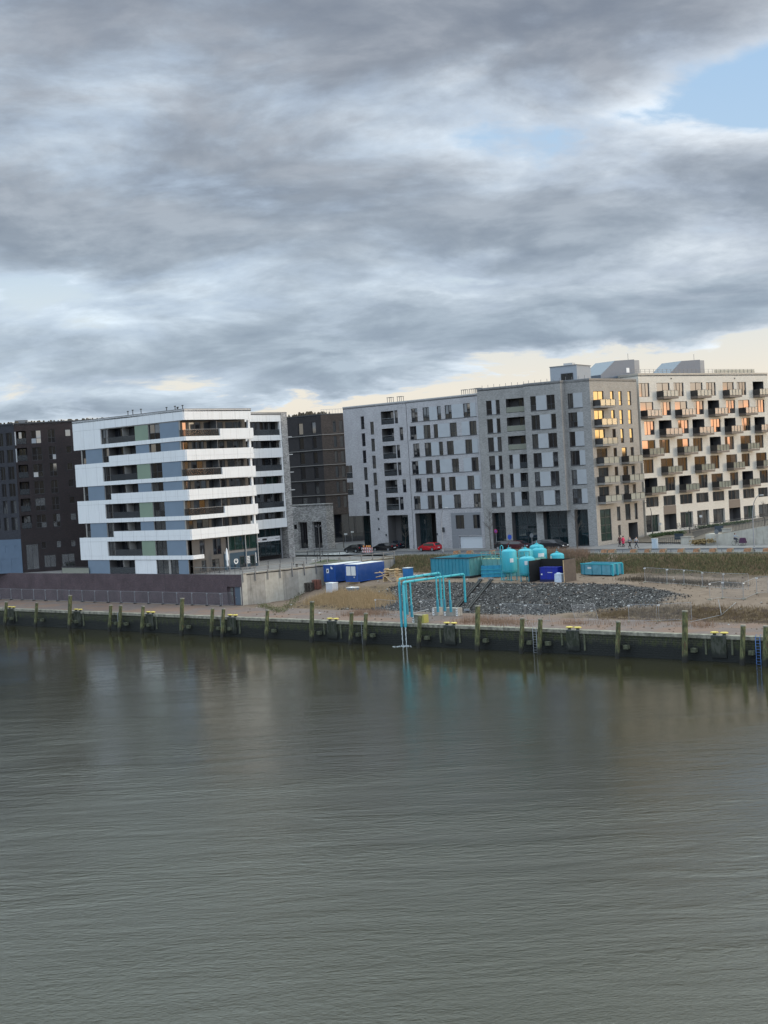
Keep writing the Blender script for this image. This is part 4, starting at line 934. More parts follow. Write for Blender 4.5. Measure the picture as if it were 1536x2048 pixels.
# ------------------------------------------------------------------ white banded building
def building_W():
    WC = W(-53.9, 12.75); WC = (WC.x, WC.y)
    FL = Fac(WC, QD); FR = Fac(WC, (.65, .76)); Z0 = 7.32
    bld = thing('apartment_building', 'white apartment building with stepped bands and blue-grey and green panels above the plum brick wall', 'building', (*WC, Z0))
    TOPZ = 33.0; E0, E1 = -29.1, -27.3            # left end of the white blocks, left end of the recessed storeys
    DP = 1.7
    # inner wall of the left facade: panels, recessed storeys
    mb = MB(); holes = []; wins = []; logs = []; blue = []; green = []; whitep = []
    lev = []                                      # storeys: (z0, z1, tall?)
    for k in range(4):
        b = 9.62 + 6.17 * k
        lev.append((b, b + 3.1 if False else b + 3.08, b + .68))   # slab bottom of thin band, next slab bottom, floor
    c = dict(a=-21.4, b=-19.6, c=-12.4, d=-9.0, e=-6.03, f=-1.4)
    for k in range(4):                            # tall storeys over the thin slabs: z floor..ceiling
        z0, z1 = 10.27 + 6.15 * k, 12.66 + 6.17 * k
        wins += [(c['a'], c['b'] - .05, z0, z1, .25, 2), (c['d'], c['e'], z0, z1, .25, 2)]
        logs.append((c['b'], c['c'], z0, z1)); green.append((c['c'] + .02, c['d'] - .02, z0, z1)); blue.append((c['e'] + .02, c['f'], z0, z1))
        if k < 3:                                 # low storeys over the wide bands
            z0, z1 = 13.38 + 6.17 * k, 15.78 + 6.15 * k
            wins += [(c['a'], c['b'] - .05, z0, z1, .25, 2), (c['d'], c['e'], z0, z1, .25, 2), (-27.05, -25.95, z0, z1, .2, 1)]
            logs.append((c['b'], c['c'], z0, z1)); blue += [(c['c'] + .02, c['d'] - .02, z0, z1), (c['e'] + .02, c['f'], z0, z1), (-25.93, c['a'] - .02, z0, z1)]
    g0, g1 = Z0 + .02, 9.6
    logs.append((-21.3, -14.55, g0, g1)); wins += [(-8.95, -5.97, g0, g1, .2, 2), (-5.5, -3.5, g0, g1, .2, 2)]
    blue += [(-27.25, -21.35, g0, g1), (-3.45, -1.05, g0, g1)]; whitep.append((-14.5, -9.0, g0, g1))
    for u0, u1, z0, z1, d, n in wins: holes.append((u0, u1, z0, z1, d))
    for u0, u1, z0, z1 in logs: holes.append((u0, u1, z0, z1, 1.5))
    wall(mb, FL, E1, -1.05, Z0, TOPZ - .5, holes, mi=0, dmi=2)
    # rear, sides and the loggia return at the sunlit corner
    S = 14.6
    A = FL.pt(E1, 0, 0); B_ = FL.pt(E1, 0, -15); C_ = FR.pt(S, 0, -16); D_ = FR.pt(S, 0, -DP)
    for p, q in ((A, B_), (B_, C_), (C_, D_)): mb.add([(p.x, p.y, Z0), (q.x, q.y, Z0), (q.x, q.y, TOPZ - .5), (p.x, p.y, TOPZ - .5)], [(0, 1, 2, 3)])
    # back wall of the balconies on the right facade
    hb = []; wb = []
    for k in range(4):
        z0, z1 = 10.27 + 6.15 * k, 12.66 + 6.17 * k
        us = [(.25, 1.9), (2.4, 4.9), (5.5, 6.9), (7.3, 9.7), (10.2, 13.6)]
        for u0, u1 in us: hb.append((u0, u1, z0 + .1, z1 - .1, .15)); wb.append((u0, u1, z0 + .1, z1 - .1))
        if k < 3:
            z0, z1 = 13.38 + 6.17 * k, 15.78 + 6.15 * k
            for u0, u1 in ((.3, 2.1), (2.8, 5.4), (5.9, 6.9), (7.5, 9.8), (10.3, 13.3)): hb.append((u0, u1, z0 + .1, z1 - .1, .15)); wb.append((u0, u1, z0 + .1, z1 - .1))
    hb += [(2.2, 3.3, 9.9, 12.5, .15), (5.0, 6.8, 9.9, 12.5, .15), (2.4, 3.4, Z0 + .1, 9.3, .15), (4.6, 6.2, Z0 + .1, 9.3, .15)]
    wb += [(2.2, 3.3, 9.9, 12.5), (5.0, 6.8, 9.9, 12.5), (2.4, 3.4, Z0 + .1, 9.3), (4.6, 6.2, Z0 + .1, 9.3)]
    hb = [h for h in hb if not (h[2] < 12.6 and h[2] > 10.2)]; wb = [h for h in wb if not (h[2] < 12.6 and h[2] > 10.2)]
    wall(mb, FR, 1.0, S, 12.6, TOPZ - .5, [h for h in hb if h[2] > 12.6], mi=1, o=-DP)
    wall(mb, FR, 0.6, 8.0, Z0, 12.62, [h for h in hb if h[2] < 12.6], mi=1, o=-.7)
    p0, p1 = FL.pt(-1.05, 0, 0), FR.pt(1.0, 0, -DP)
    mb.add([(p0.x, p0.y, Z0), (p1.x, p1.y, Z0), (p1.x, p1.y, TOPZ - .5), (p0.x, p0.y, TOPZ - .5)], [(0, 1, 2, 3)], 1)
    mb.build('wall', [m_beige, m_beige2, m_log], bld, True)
    for n_, m_, L_ in (('blue_panel', m_bluep, blue), ('green_panel', m_greenp, green), ('white_panel', m_plate, whitep)):
        for u0, u1, z0, z1 in L_: fpart(n_, m_, bld, [(u0, u1, z0 + .01, z1 - .01, .0, .05)], FL)
    for u0, u1, z0, z1, d, n in wins:
        window(FL, bld, u0, u1, z0, z1, dep=d, n=n, bars=(.42,), glass=None if random.random() < .6 else 0)
    for u0, u1, z0, z1 in logs:
        window(FL, bld, u0 + .15, u0 + 2.2, z0 + .02, z1 - .03, dep=0, o=-1.4, n=2, glass=0); window(FL, bld, u1 - 3.2, u1 - .1, z0 + .02, z1 - .03, dep=0, o=-1.4, n=3, glass=2)
        rl = fpart('balcony_railing', m_raild, bld, [(u0, u1, z0 + .05, z0 + 1.0, -.06, -.03)], FL); fpart('handrail', m_frame, rl, [(u0, u1, z0 + 1.0, z0 + 1.05, -.09, -.02)], FL)
        fpart('partition', m_beige, bld, [(u0 + (u1 - u0) * .52, u0 + (u1 - u0) * .52 + .05, z0 + .01, z1 - .01, -1.45, -.12)], FL)
    for u0, u1, z0, z1 in wb:
        window(FR, bld, u0, u1, z0, z1, dep=.12, o=-DP if z0 > 12.6 else -.7, n=2 if u1 - u0 > 1.5 else 1, glass=None if z0 < 24 else 0, tilt=2.4)
    # slabs and parapet bands, mitred round the corner; left storeys' end blocks
    def band(name, z0, z1, ul, ur, pr=.14, d=DP, wrap=True):
        m2 = MB()
        m2.fbox(FL, ul, -.02, z0, z1, -.05 if d < 1 else -.05, pr)
        m2.build(name, m_plate, bld, True)
        m3 = MB(); m3.fbox(FR, -.0, ur, z0, z1, -.25, .14); m3.build(name, m_plate, bld, True)
    # corner fill: outer faces meet at the mitre of both offsets
    def slab(z0, z1):
        m2 = MB(); q = [FL.pt(-1.3, 0, .0), FL.pt(-.02, 0, .0), FR.pt(S - .2, 0, -.26), FR.pt(S - .2, 0, -DP + .01), FR.pt(.9, 0, -DP + .01)]
        m2.prism([(p.x, p.y) for p in q], z0 + .04, z1 - .04); m2.build('balcony_slab', m_soffit, bld, True)
    thin = [(9.62, 10.27)] + [(9.62 + 6.17 * k, 10.29 + 6.16 * k) for k in (1, 2, 3)]
    wide = [(12.68 + 6.17 * k, 13.38 + 6.17 * k, 14.33 + 6.2 * k) for k in range(3)]
    band('top_band', 31.32, TOPZ, E0, 14.3)
    for z0, z1 in thin:
        band('slab_band', z0, z1, E0, 14.4 if z0 > 10 else 2.3); 
        if z0 > 10:
            slab(z0, z1)
            fpart('raised_parapet', m_plate, bld, [(7.25, 14.62, z0 + .1, z0 + 1.75, -.22, .17)], FR)
    for z0, zs, z1 in wide:
        band('slab_band', z0, zs, E0, 14.5); slab(z0, zs)
        band('parapet_band', zs + .012, z1, -19.55, 14.4)
    # joint line under every parapet is left open by 12 mm; end blocks between slab bands
    for zb, zt in ((10.27 + .012, 12.66), (16.45, 18.83), (22.61, 25.0), (28.77, 31.3)): fpart('end_block', m_plate, bld, [(E0, -21.45, zb, zt, -.6, .14)], FL)
    # block ends seen from the left
    for zb, zt in ((9.62, 13.38), (15.79, 19.55), (21.96, 25.72), (28.13, TOPZ)): fpart('end_return', m_plate, bld, [(E0 + .0, E0 + .25, zb + .01, zt - .01, -9, -.62)], FL)
    for zb, zt in ((9.62, 13.38), (15.79, 19.55), (21.96, 25.72), (28.13, TOPZ)): fpart('end_soffit', m_soffit, bld, [(E0 + .26, E1, zb + .02, zb + .3, -9, -.62)], FL)
    # railings in front of the open balconies on the right facade
    for k in range(1, 4):
        z = 10.29 + 6.16 * k
        fr = fpart('balcony_railing', m_railb, bld, [(.05, 7.2, z + .03, z + 1.05, -.06, -.03)], FR)
        fpart('handrail', m_steel, fr, [(.05, 7.2, z + 1.05, z + 1.1, -.08, -.02)], FR)
        fpart('balcony_railing', m_railb, bld, [(-1.2, -.1, z + .03, z + 1.05, .03, .06)], FL)
    for z0, z1 in [(13.38 + 6.17 * k, 15.75 + 6.16 * k) for k in range(3)] + [(16.47 + 6.16 * k, 18.83 + 6.17 * k) for k in range(3)]:
        fpart('partition', m_rail, bld, [(7.0, 7.08, z0 + .01, z1 - .01, -DP + .02, -.3)], FR); fpart('end_column', m_plate, bld, [(13.9, 14.35, z0 + .01, z1 - .01, -.6, -.24)], FR)
    # ---- glazed ground floor of the right facade with the shop front
    u0, u1 = 8.0, 14.6
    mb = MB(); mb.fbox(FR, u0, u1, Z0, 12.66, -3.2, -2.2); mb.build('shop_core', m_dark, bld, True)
    window(FR, bld, 8.0, 14.5, 10.3, 12.6, dep=0, o=-.6, n=4, glass=3, name='shop_window')
    sf = fpart('shop_front', M('petrol_shop_front', (.012, .045, .075), .5), bld, [(7.2, 14.5, Z0 + .02, 9.9, -.75, -.6)], FR)
    fpart('transom', m_rail, sf, [(7.2, 14.5, 9.92, 10.28, -.7, -.58)], FR)
    for a, c2 in ((10.55, 11.6), (12.9, 13.9)): fpart('shop_door', m_frame, sf, [(a, c2, Z0 + .05, 9.3, -.59, -.56)], FR); fpart('pane', g_shop, sf, [(a + .1, c2 - .1, Z0 + .2, 9.15, -.555, -.545)], FR)
    # ring emblem (open at the top with a stroke) and stacked letter lines on the shop front
    mb = MB(); cu, cz, rr = 9.7, 8.55, .46
    for k in range(22):
        w0 = R(-240 + k * 300 / 22 + 0); w1 = R(-240 + (k + 1) * 300 / 22)
        P = [FR.pt(cu + math.cos(w) * q, cz + math.sin(w) * q, -.575) for w, q in ((w0, rr), (w1, rr), (w1, rr - .17), (w0, rr - .17))]; mb.add(P, [(0, 1, 2, 3)])
    mb.fbox(FR, cu - .07, cu + .07, cz + .0, cz + .42, -.59, -.573); mb.build('ring_emblem', m_white, sf, True)
    rnd = random.Random(3)
    for j in range(5):
        mb = MB(); u = 11.85
        while u < 12.75: w = rnd.uniform(.08, .2); mb.fbox(FR, u, min(u + w, 12.8), 8.98 - j * .25, 9.15 - j * .25, -.59, -.575); u += w + .05
        mb.build('lettering', m_white, sf, True)
    mb = MB(); z = 7.9
    while z < 9.5: mb.fbox(FR, 14.1, 14.28, z, z + .13, -.59, -.575); z += .19
    mb.build('lettering', m_white, sf, True)
    for a in (7.95, 11.75, 14.45): fpart('column', m_steel, bld, [(a, a + .14, Z0, 12.66, -.45, -.31)], FR)
    # ---- set-back second wing
    FS = Fac((-21.9, 242.0), (.65, .76)); SL = 7.2
    mb = MB(); hs = []; w2 = []
    bands = [(31.45, 33.0), (28.15, 29.07), (25.15, 26.82), (21.92, 22.87), (18.9, 20.57), (15.6, 16.42), (12.82, 14.43)]
    wall(mb, FS, -3, SL, Z0, 32.6, [(.2, 3.2, z + .12, z + 2.1, .12) for z in ()] , mi=0, o=-1.6)
    a, b_, c_, d_ = FS.pt(-3, 0, -12), FS.pt(-3, 0, -1.6), FS.pt(8.7, 0, -1.6), FS.pt(8.7, 0, -12)
    for p, q in ((a, b_), (c_, d_), (d_, a)): mb.add([(p.x, p.y, Z0), (q.x, q.y, Z0), (q.x, q.y, 32.6), (p.x, p.y, 32.6)], [(0, 1, 2, 3)])
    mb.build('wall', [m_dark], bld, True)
    for i, (z0, z1) in enumerate(bands):
        fpart('parapet_band', m_plate, bld, [(-2.9, SL, z0, z1, -.25, .0)], FS)
        if i: fpart('balcony_slab', m_soffit, bld, [(-2.9, SL - .05, z0 + .02, z0 + .35, -1.59, -.26)], FS)
        if i < 6:
            zt = z0 - .05; zb = bands[i + 1][1] if bands[i + 1][1] - bands[i + 1][0] < 1.2 else bands[i + 1][1] - .9
            window(FS, bld, .2, 3.4, zb, zt, dep=0, o=-1.5, n=3, glass=0); window(FS, bld, 4.0, 6.8, zb, zt, dep=0, o=-1.5, n=3, glass=(0, 0, 0, 3, 0, 2)[i])
            if bands[i + 1][1] - bands[i + 1][0] < 1.2: fpart('balcony_railing', m_raild, bld, [(-2.9, SL, bands[i + 1][1] + .02, bands[i + 1][1] + 1.0, -.2, -.17)], FS)
            if z0 > 13: fpart('end_column', m_plate, bld, [(SL - .35, SL, bands[i + 1][1] + .005, z0 - .005, -.5, -.06)], FS)
    fpart('gable_pier', m_pale, bld, [(SL + .01, 8.65, Z0, 33.0, -1.55, .1)], FS)
    for z in (28.6, 25.5, 22.35, 19.2, 16.05):
        fpart('balcony_slab', m_capl, bld, [(8.66, 9.6, z, z + .16, -1.5, .12)], FS)
    # glazed foot of the wing with a row of sign boards
    window(FS, bld, -2.8, 6.2, 8.0, 12.75, dep=0, o=-.9, n=7, bars=(.42, .56), glass=4, name='shop_window')
    fpart('column', m_steel, bld, [(5.9, 6.1, Z0, 12.8, -.6, -.45)], FS)
    sg = fpart('sign_band', M('sign_white', (.66, .66, .66), .5), bld, [(-1.9 + i * 1.62, -1.9 + i * 1.62 + 1.57, 10.55, 11.35, -.84, -.78) for i in range(5)], FS)
    rn = random.Random(9)
    for i, (cl, hgt) in enumerate(((m_rail, .10), (M('sign_red', (.45, .06, .05), .5), .12), (m_frame, .34), (m_capl, .1), (m_frame, .14))):
        mb = MB(); u = -1.65 + i * 1.62 
        while u < -1.65 + i * 1.62 + 1.0: w = rn.uniform(.06, .14); mb.fbox(FS, u, u + w, 10.95 - hgt / 2, 10.95 + hgt / 2, -.78, -.772); u += w + (.03 if i != 2 else .005)
        mb.build('sign_text', cl, sg, True)
    roof(bld, [(p.x, p.y) for p in (FL.pt(E0, 0, .14), FL.pt(0, 0, .14), FR.pt(0, 0, .14), FR.pt(14.4, 0, .14), FR.pt(14.4, 0, -15), FL.pt(E0, 0, -14))], TOPZ - .03, capm=m_cap, capw=.25, caph=.1)
    roof(bld, [(p.x, p.y) for p in (FS.pt(-3, 0, 0), FS.pt(8.65, 0, .1), FS.pt(8.65, 0, -12), FS.pt(-3, 0, -12))], 32.99, capm=m_cap, capw=.25, caph=.1)
    rn = random.Random(5)
    for px in (250, 258, 275, 333, 341, 346, 351, 360):     # roof vents
        u = ux(FL, 0, px, 33.3, -1.5); p = FL.pt(u, 0, -1.5 - rn.random()); h = rn.uniform(.35, .95); mb = MB()
        mb.tube([(p.x, p.y, TOPZ - .2), (p.x, p.y, TOPZ + h)], .07, 6); mb.lathe([(.16, 0), (.2, .08), (.05, .16)], (p.x, p.y, TOPZ + h), 8); mb.build('roof_vent', m_dsteel, bld, True)
    return FL, FR, FS
m_soffit = M('balcony_soffit', (.20, .19, .175), .8)
m_railb = M('bronze_tint_glass', (.04, .038, .036), .15, ior=1.45, alpha=.38)
FL, FR, FS = building_W()

# ------------------------------------------------------------------ dark brick building at the far left
def building_D():
    C0 = (-65.0, 250.0); F = Fac(C0, (.98, .19)); FG = Fac((C0[0] - 22 * .80, C0[1] - 22 * .0), (1, 0)); Z0, TOPZ = 7.3, 33.9
    bld = thing('apartment_building', 'dark red-brown brick apartment building at the far left edge with a pale blue-grey base', 'building', (*C0, Z0))
    # grey end turned a little to the left
    dG = Vector((.93, -.37)); OG = Vector(C0) - dG * 16; FG = Fac(OG, dG)
    mb = MB(); holes = []; wins = []; logs = []
    cols = [((125, 200), 1), ((237, 315), 0), ((365, 422), 0), ((500, 543), 2)]
    # reference row 1 pixel spans; rows drop by 3.0 m
    for r in range(6):
        z1 = 32.6 - 3.02 * r; z0 = z1 - 2.35
        for (x0, x1), k in cols:
            a, c = ux(F, 1, x0, 31.5), ux(F, 1, x1, 31.5)
            if k == 1: holes.append((a, c, z0, z1, 1.4)); logs.append((a, c, z0, z1))
            elif k == 2: holes.append((a, c, z1 - 1.35, z1 - .1, .2)); wins.append((a, c, z1 - 1.35, z1 - .1, 1))
            else: holes.append((a, c, z0, z1, .2)); wins.append((a, c, z0, z1, 2))
    for x0, x1, zt, zb, n in ((203, 298, 12.3, 7.8, 2), (318, 355, 12.6, 11.4, 1), (435, 470, 12.6, 11.4, 1), (545, 580, 12.6, 11.4, 1), (340, 430, 10.2, 8.0, 2), (475, 575, 10.2, 7.9, 2)):
        a, c = ux(F, 1, x0, (zt + zb) / 2), ux(F, 1, x1, (zt + zb) / 2); holes.append((a, c, zb, zt, .25)); wins.append((a, c, zb, zt, n))
    wall(mb, F, 0, 22, Z0, TOPZ, holes, dmi=2)
    hg = []; wg = []
    for r in range(6):
        z1 = 32.4 - 3.02 * r; z0 = z1 - 2.35
        for x0, x1 in ((-60, -40), (-12, 22), (45, 92)):
            a, c = ux(FG, 1, x0, 31.5), ux(FG, 1, x1, 31.5); hg.append((a, c, z0, z1, .2)); wg.append((a, c, z0, z1, 2))
    for x0, x1, zt, zb in ((8, 62, 9.9, 7.7), (90, 148, 9.9, 7.7), (42, 66, 12.2, 11), (115, 138, 12.2, 11)):
        a, c = ux(FG, 1, x0, (zt + zb) / 2), ux(FG, 1, x1, (zt + zb) / 2); hg.append((a, min(c, 15.7), zb, zt, .2)); wg.append((a, min(c, 15.7), zb, zt, 1))
    wall(mb, FG, 0, 15.99, Z0, TOPZ, hg, mi=1)
    fb = [(0, 15.96, Z0, 13.3)]
    A = FG.pt(0, 0, 0); B_ = FG.pt(0, 0, -18); C_ = F.pt(22, 0, -14); D_ = F.pt(22, 0, 0)
    for p, q in ((B_, A), (D_, C_), (C_, B_)): mb.add([(p.x, p.y, Z0), (q.x, q.y, Z0), (q.x, q.y, TOPZ), (p.x, p.y, TOPZ)], [(0, 1, 2, 3)])
    mb.build('wall', [m_dbrick, m_dgrey, m_dark], bld, True)
    mb = MB(); wall(mb, FG, 0, 15.98, Z0, 13.3, [(a, c, zb, zt, .04) for a, c, zb, zt, n in wg if zt < 13.3], o=.06)
    mb.fbox(FG, 0, 15.98, 13.3, 13.36, 0, .06); mb.build('base_cladding', m_dblue, bld, True)
    for a, c, z0, z1, n in wins: window(F, bld, a, c, z0, z1, n=n, glass=0, bars=(.4,) if n == 2 and z0 > 13 else ())
    for a, c, z0, z1, n in wg: window(FG, bld, a, c, z0, z1, n=n, glass=0)
    for a, c, z0, z1 in logs:
        window(F, bld, a + .3, c - .2, z0 + .02, z1 - .1, dep=0, o=-1.25, n=2, glass=0)
        rl = fpart('balcony_railing', m_raild, bld, [(a, c, z0 + .05, z0 + 1.0, -.08, -.05)], F); fpart('handrail', m_frame, rl, [(a, c, z0 + 1.0, z0 + 1.04, -.1, -.03)], F)
    for r in (0, 1):      # pale sliding shutters beside the loggias
        z1 = 32.5 - 3.02 * r; a, c = ux(F, 1, 93, 31.5), ux(F, 1, 122, 31.5)
        fpart('shutter', m_panb, bld, [(max(a, .05), c, z1 - 2.4, z1, .02, .07)], F)
    roof(bld, [(p.x, p.y) for p in (A, F.pt(0, 0, 0), D_, C_, B_)], TOPZ, capm=m_dsteel)
    # planted roof edge
    mb = MB(); rn = random.Random(2)
    for k in range(130):
        u = rn.uniform(-10, 18); p = F.pt(max(u, .5), TOPZ, -1.2 - rn.random() * 2) if u > 0 else FG.pt(16 + u, TOPZ, -1.2); s = rn.uniform(.12, .38)
        mb.box((p.x, p.y, TOPZ + .1 + s * .5), (s * 1.5, s, s * 1.3), rn.random() * 3, taper=.4)
    mb.build('roof_planting', m_twig, bld, True)
    mb = MB(); p = F.pt(-.5, 0, -3); mb.box((F.pt(1.2, 0, -3).x, F.pt(1.2, 0, -3).y, TOPZ + .35), (2.2, 2, .8), F.rz); mb.build('roof_hatch', m_rail, bld, True)
m_twig = M('winter_shrub', (.07, .055, .035), .9, var=.4, vscale=3)
building_D()

# ------------------------------------------------------------------ brown brick building in the gap and the pale annex before it
def building_M():
    # corner between its dark left face and its brown right face
    C0 = at(641, 829, 34.3); s = 285.0 / C0.y; C0 = (C0.x * s, C0.y * s); Z0 = 7.5
    TOPZ = zat(641, 829.5, C0); OV = zat(653, 1030, C0)
    FA = Fac((C0[0] - 24 * .748, C0[1] + 24 * .664), (.748, -.664)); FB = Fac(C0, (.96, .28))
    bld = thing('apartment_building', 'tall brown brick building deep in the gap between the white and the grey buildings', 'building', (*C0, Z0))
    mb = MB(); hs = []; ws = []; hb = []; wb = []
    P = 3.08
    for r in range(6):
        z1 = TOPZ - 1.35 - P * r; z0 = z1 - 2.35
        for x0, x1 in ((985, 1022), (1088, 1120)):
            a, c = ux(FA, 2, x0, 31.0), ux(FA, 2, x1, 31.0); hs.append((a, c, z0, z1, .2)); ws.append((a, c, z0, z1))
        for x0, x1 in ((1252, 1275), (1300, 1328), (1350, 1376)):
            a, c = ux(FB, 2, x0, 31.0), ux(FB, 2, x1, 31.0); hb.append((a, c, z0, z1, .2)); wb.append((a, c, z0, z1))
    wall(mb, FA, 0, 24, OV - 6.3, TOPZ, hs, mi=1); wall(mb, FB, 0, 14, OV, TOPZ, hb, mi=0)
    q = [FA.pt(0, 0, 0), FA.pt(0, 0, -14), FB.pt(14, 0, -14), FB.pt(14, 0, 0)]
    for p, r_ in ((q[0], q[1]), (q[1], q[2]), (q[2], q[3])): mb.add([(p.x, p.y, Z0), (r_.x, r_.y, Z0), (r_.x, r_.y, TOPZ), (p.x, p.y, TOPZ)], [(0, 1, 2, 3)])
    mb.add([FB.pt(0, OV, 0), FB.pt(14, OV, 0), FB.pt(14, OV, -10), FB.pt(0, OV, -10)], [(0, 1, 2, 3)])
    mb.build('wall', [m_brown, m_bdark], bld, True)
    for w in ws: window(FA, bld, *w, n=1, glass=0)
    for w in wb: window(FB, bld, *w, n=1, glass=0)
    for r in range(5):
        z = TOPZ - 1.35 - P * (r + 1) + .3
        fpart('storey_ledge', m_soffit, bld, [(0, 24.0, z, z + .13, .0, .22)], FA); fpart('storey_ledge', m_soffit, bld, [(.01, 13.9, z, z + .13, .0, .22)], FB)
    window(FB, bld, .3, 13.8, Z0 + .2, OV - .05, dep=0, o=-.9, n=9, glass=0, name='shop_window')
    q2 = [FA.pt(0, 0, 0), FA.pt(24, 0, 0), FB.pt(14, 0, 0), FB.pt(14, 0, -14), FA.pt(0, 0, -14)]
    roof(bld, [(p.x, p.y) for p in q2], TOPZ, capm=m_dsteel)
    mb = MB(); k = .2
    while k < 10: mb.fbox(FB, k, k + .05, TOPZ + .16, TOPZ + 1.0, -.4, -.35); k += .6
    mb.fbox(FB, .2, 10, TOPZ + 1.0, TOPZ + 1.08, -.42, -.33); mb.build('roof_railing', m_capl, bld, True)
    mb = MB(); rn = random.Random(4)
    for k in range(90):
        u = rn.uniform(9, 23.5); p = FA.pt(u, 0, -1.5 - rn.random() * 2); s_ = rn.uniform(.15, .5) * (1.5 if 15 < u < 19 else 1)
        mb.box((p.x, p.y, TOPZ + .15 + s_ * .5), (s_, s_ * .8, s_ * 1.6), rn.random() * 3, taper=.4)
    mb.build('roof_planting', m_twig, bld, True)
    # pale speckled brick annex
    an = at(655, 1077, 7.5); k = 262.0 / an.y; an = Vector((an.x * k, 262.0)); F = Fac((an.x - 16.5 * .80, an.y + 16.5 * .60), (.80, -.60))
    b2 = thing('annex_building', 'low pale speckled brick annex with two dark doorways behind the grass strip', 'building', (an.x, an.y, Z0))
    zt = zat(651.7, 1008, an); mb = MB(); hs = []
    d = [(985, 1055), (1092, 1166)]
    for x0, x1 in d: a, c = ux(F, 2, x0, 11), ux(F, 2, x1, 11); hs.append((a, c, 7.9, 12.9, .8))
    v = (ux(F, 2, 950, 12.4), ux(F, 2, 974, 12.4)); hs.append((*v, 11.6, 12.5, .2))
    wall(mb, F, 0, 16.5, Z0, zt, hs); body(mb, F, 0, 16.5, Z0, zt, 2.2); mb.build('wall', m_pale, b2, True)
    for a, c, z0, z1, dd in hs: window(F, b2, a, c, z0, z1, dep=dd, n=1 if c - a < 2 else 2, glass=0, name='doorway' if dd > .5 else 'window')
    roof(b2, [(p.x, p.y) for p in (F.pt(0, 0, 0), F.pt(16.5, 0, 0), F.pt(16.5, 0, -2.2), F.pt(0, 0, -2.2))], zt, capm=m_capl, caph=.08)
building_M()

# ------------------------------------------------------------------ flood wall, retaining wall, railings
m_rail2 = M('weathered_rail', (.20, .195, .185), .7)
def walls():
    w = thing('flood_wall', 'long plum-coloured brick flood wall with a grey steel door', 'wall', W(-42.3, 12.2, ZQ))
    F = Fac((Q0.x + QN.x * 12.2, Q0.y + QN.y * 12.2), QD)
    d0, d1 = ux(F, 2, 440, 4.2), ux(F, 2, 550, 4.2); dz = F.uz(340 + 490 / 3.84, 780 + 1512 / 3.84)[1]
    mb = MB(); wall(mb, F, -260, -42.3, ZQ - .6, 7.36, [(d0, d1, ZQ + .08, dz, .3)])
    mb.add([F.pt(-260, 7.36, 0), F.pt(-42.3, 7.36, 0), F.pt(-42.3, 7.36, -.45), F.pt(-260, 7.36, -.45)], [(0, 1, 2, 3)])
    mb.build('wall_face', m_purple, w, True)
    dr = fpart('door', M('blue_grey_steel', (.075, .10, .13), .5), w, [(d0 + (d1 - d0) * .5, d1 - .05, ZQ + .1, dz - .05, -.24, -.16)], F)
    fpart('door_glass', g_mid, w, [(d0 + .6, d0 + 1.2, ZQ + .4, dz - .15, -.28, -.2)], F); fpart('handle', m_steel, dr, [(d0 + (d1 - d0) * .55, d0 + (d1 - d0) * .55 + .1, ZQ + 1.1, ZQ + 1.3, -.16, -.1)], F)
    for px, py in ((1268 / 3.84, 780 + 1480 / 3.84), (472 / 3.84, 780 + 1480 / 3.84)):
        u, z = F.uz(px, py); fpart('movement_joint', m_frame, w, [(u - .035, u + .035, ZQ - .1, 7.34, 0, .012)], F)
    # concrete retaining wall running inland
    a = W(-42.28, 12.2); b_ = W(-38.2, 42.0); FW_ = Fac((a.x, a.y), ((b_ - a).x, (b_ - a).y)); Lw = (b_ - a).length
    r = thing('retaining_wall', 'stained board-marked concrete retaining wall stepping down from the plaza', 'wall', a)
    for k, (u0, u1, o) in enumerate(((0, .9, .05), (.92, 4.2, 0), (4.22, 7.6, .0), (7.62, 10.5, .03), (10.52, 14, 0), (14.02, Lw, .03))):
        fpart('wall_panel', [m_conc_l, m_conc][k % 2] if k else m_conc_l, r, [(u0, u1, 2.2, 7.2 + (.0 if k else .16), -.5, o)], FW_)
    fpart('capping', m_conc, r, [(0, Lw, 7.36, 7.56, -.62, .10)], FW_)
    # steel guard rails with posts standing on the retaining wall
    g = thing('guard_railing', 'steel guard railing with posts bolted to the pale concrete retaining wall', 'railing', FW_.pt(0, 7.4, .1))
    n = 14
    for k in range(n):
        u = .15 + k * (Lw - .3) / (n - 1); fpart('post', m_rail, g, [(u - .06, u + .06, 6.2, 8.45, .12, .24)], FW_)
    for z in (7.75, 8.35): fpart('rail', m_rail2, g, [(.1, Lw, z, z + .09, .245, .32)], FW_)
    # thin railing along the plaza edge
    pr = thing('plaza_railing', 'thin dark railing with slim posts on top of the plum brick wall', 'railing', W(-50, 12.6, 7.36))
    for u0, u1, pitch in ((-53.2, -42.4, 1.15), (-88.6, -80.6, 1.3)):
        k = u0
        while k <= u1 + .01: fpart('post', m_dsteel, pr, [(k, k + .04, 7.36, 8.4, -.30, -.26)], F); k += pitch
        fpart('handrail', m_steel if u0 > -60 else m_rail, pr, [(u0, u1, 8.4, 8.45, -.31, -.25)], F)
        fpart('wire', m_dsteel, pr, [(u0, u1, 7.85, 7.87, -.29, -.27)], F)
    gp = tag(fpart('glass_balustrade', m_railg, None, [(-88.4, -80.7, 7.42, 8.3, -.24, -.22)], F), 'low greenish glass balustrade between the dark brick building and the white building', 'balustrade')
walls()
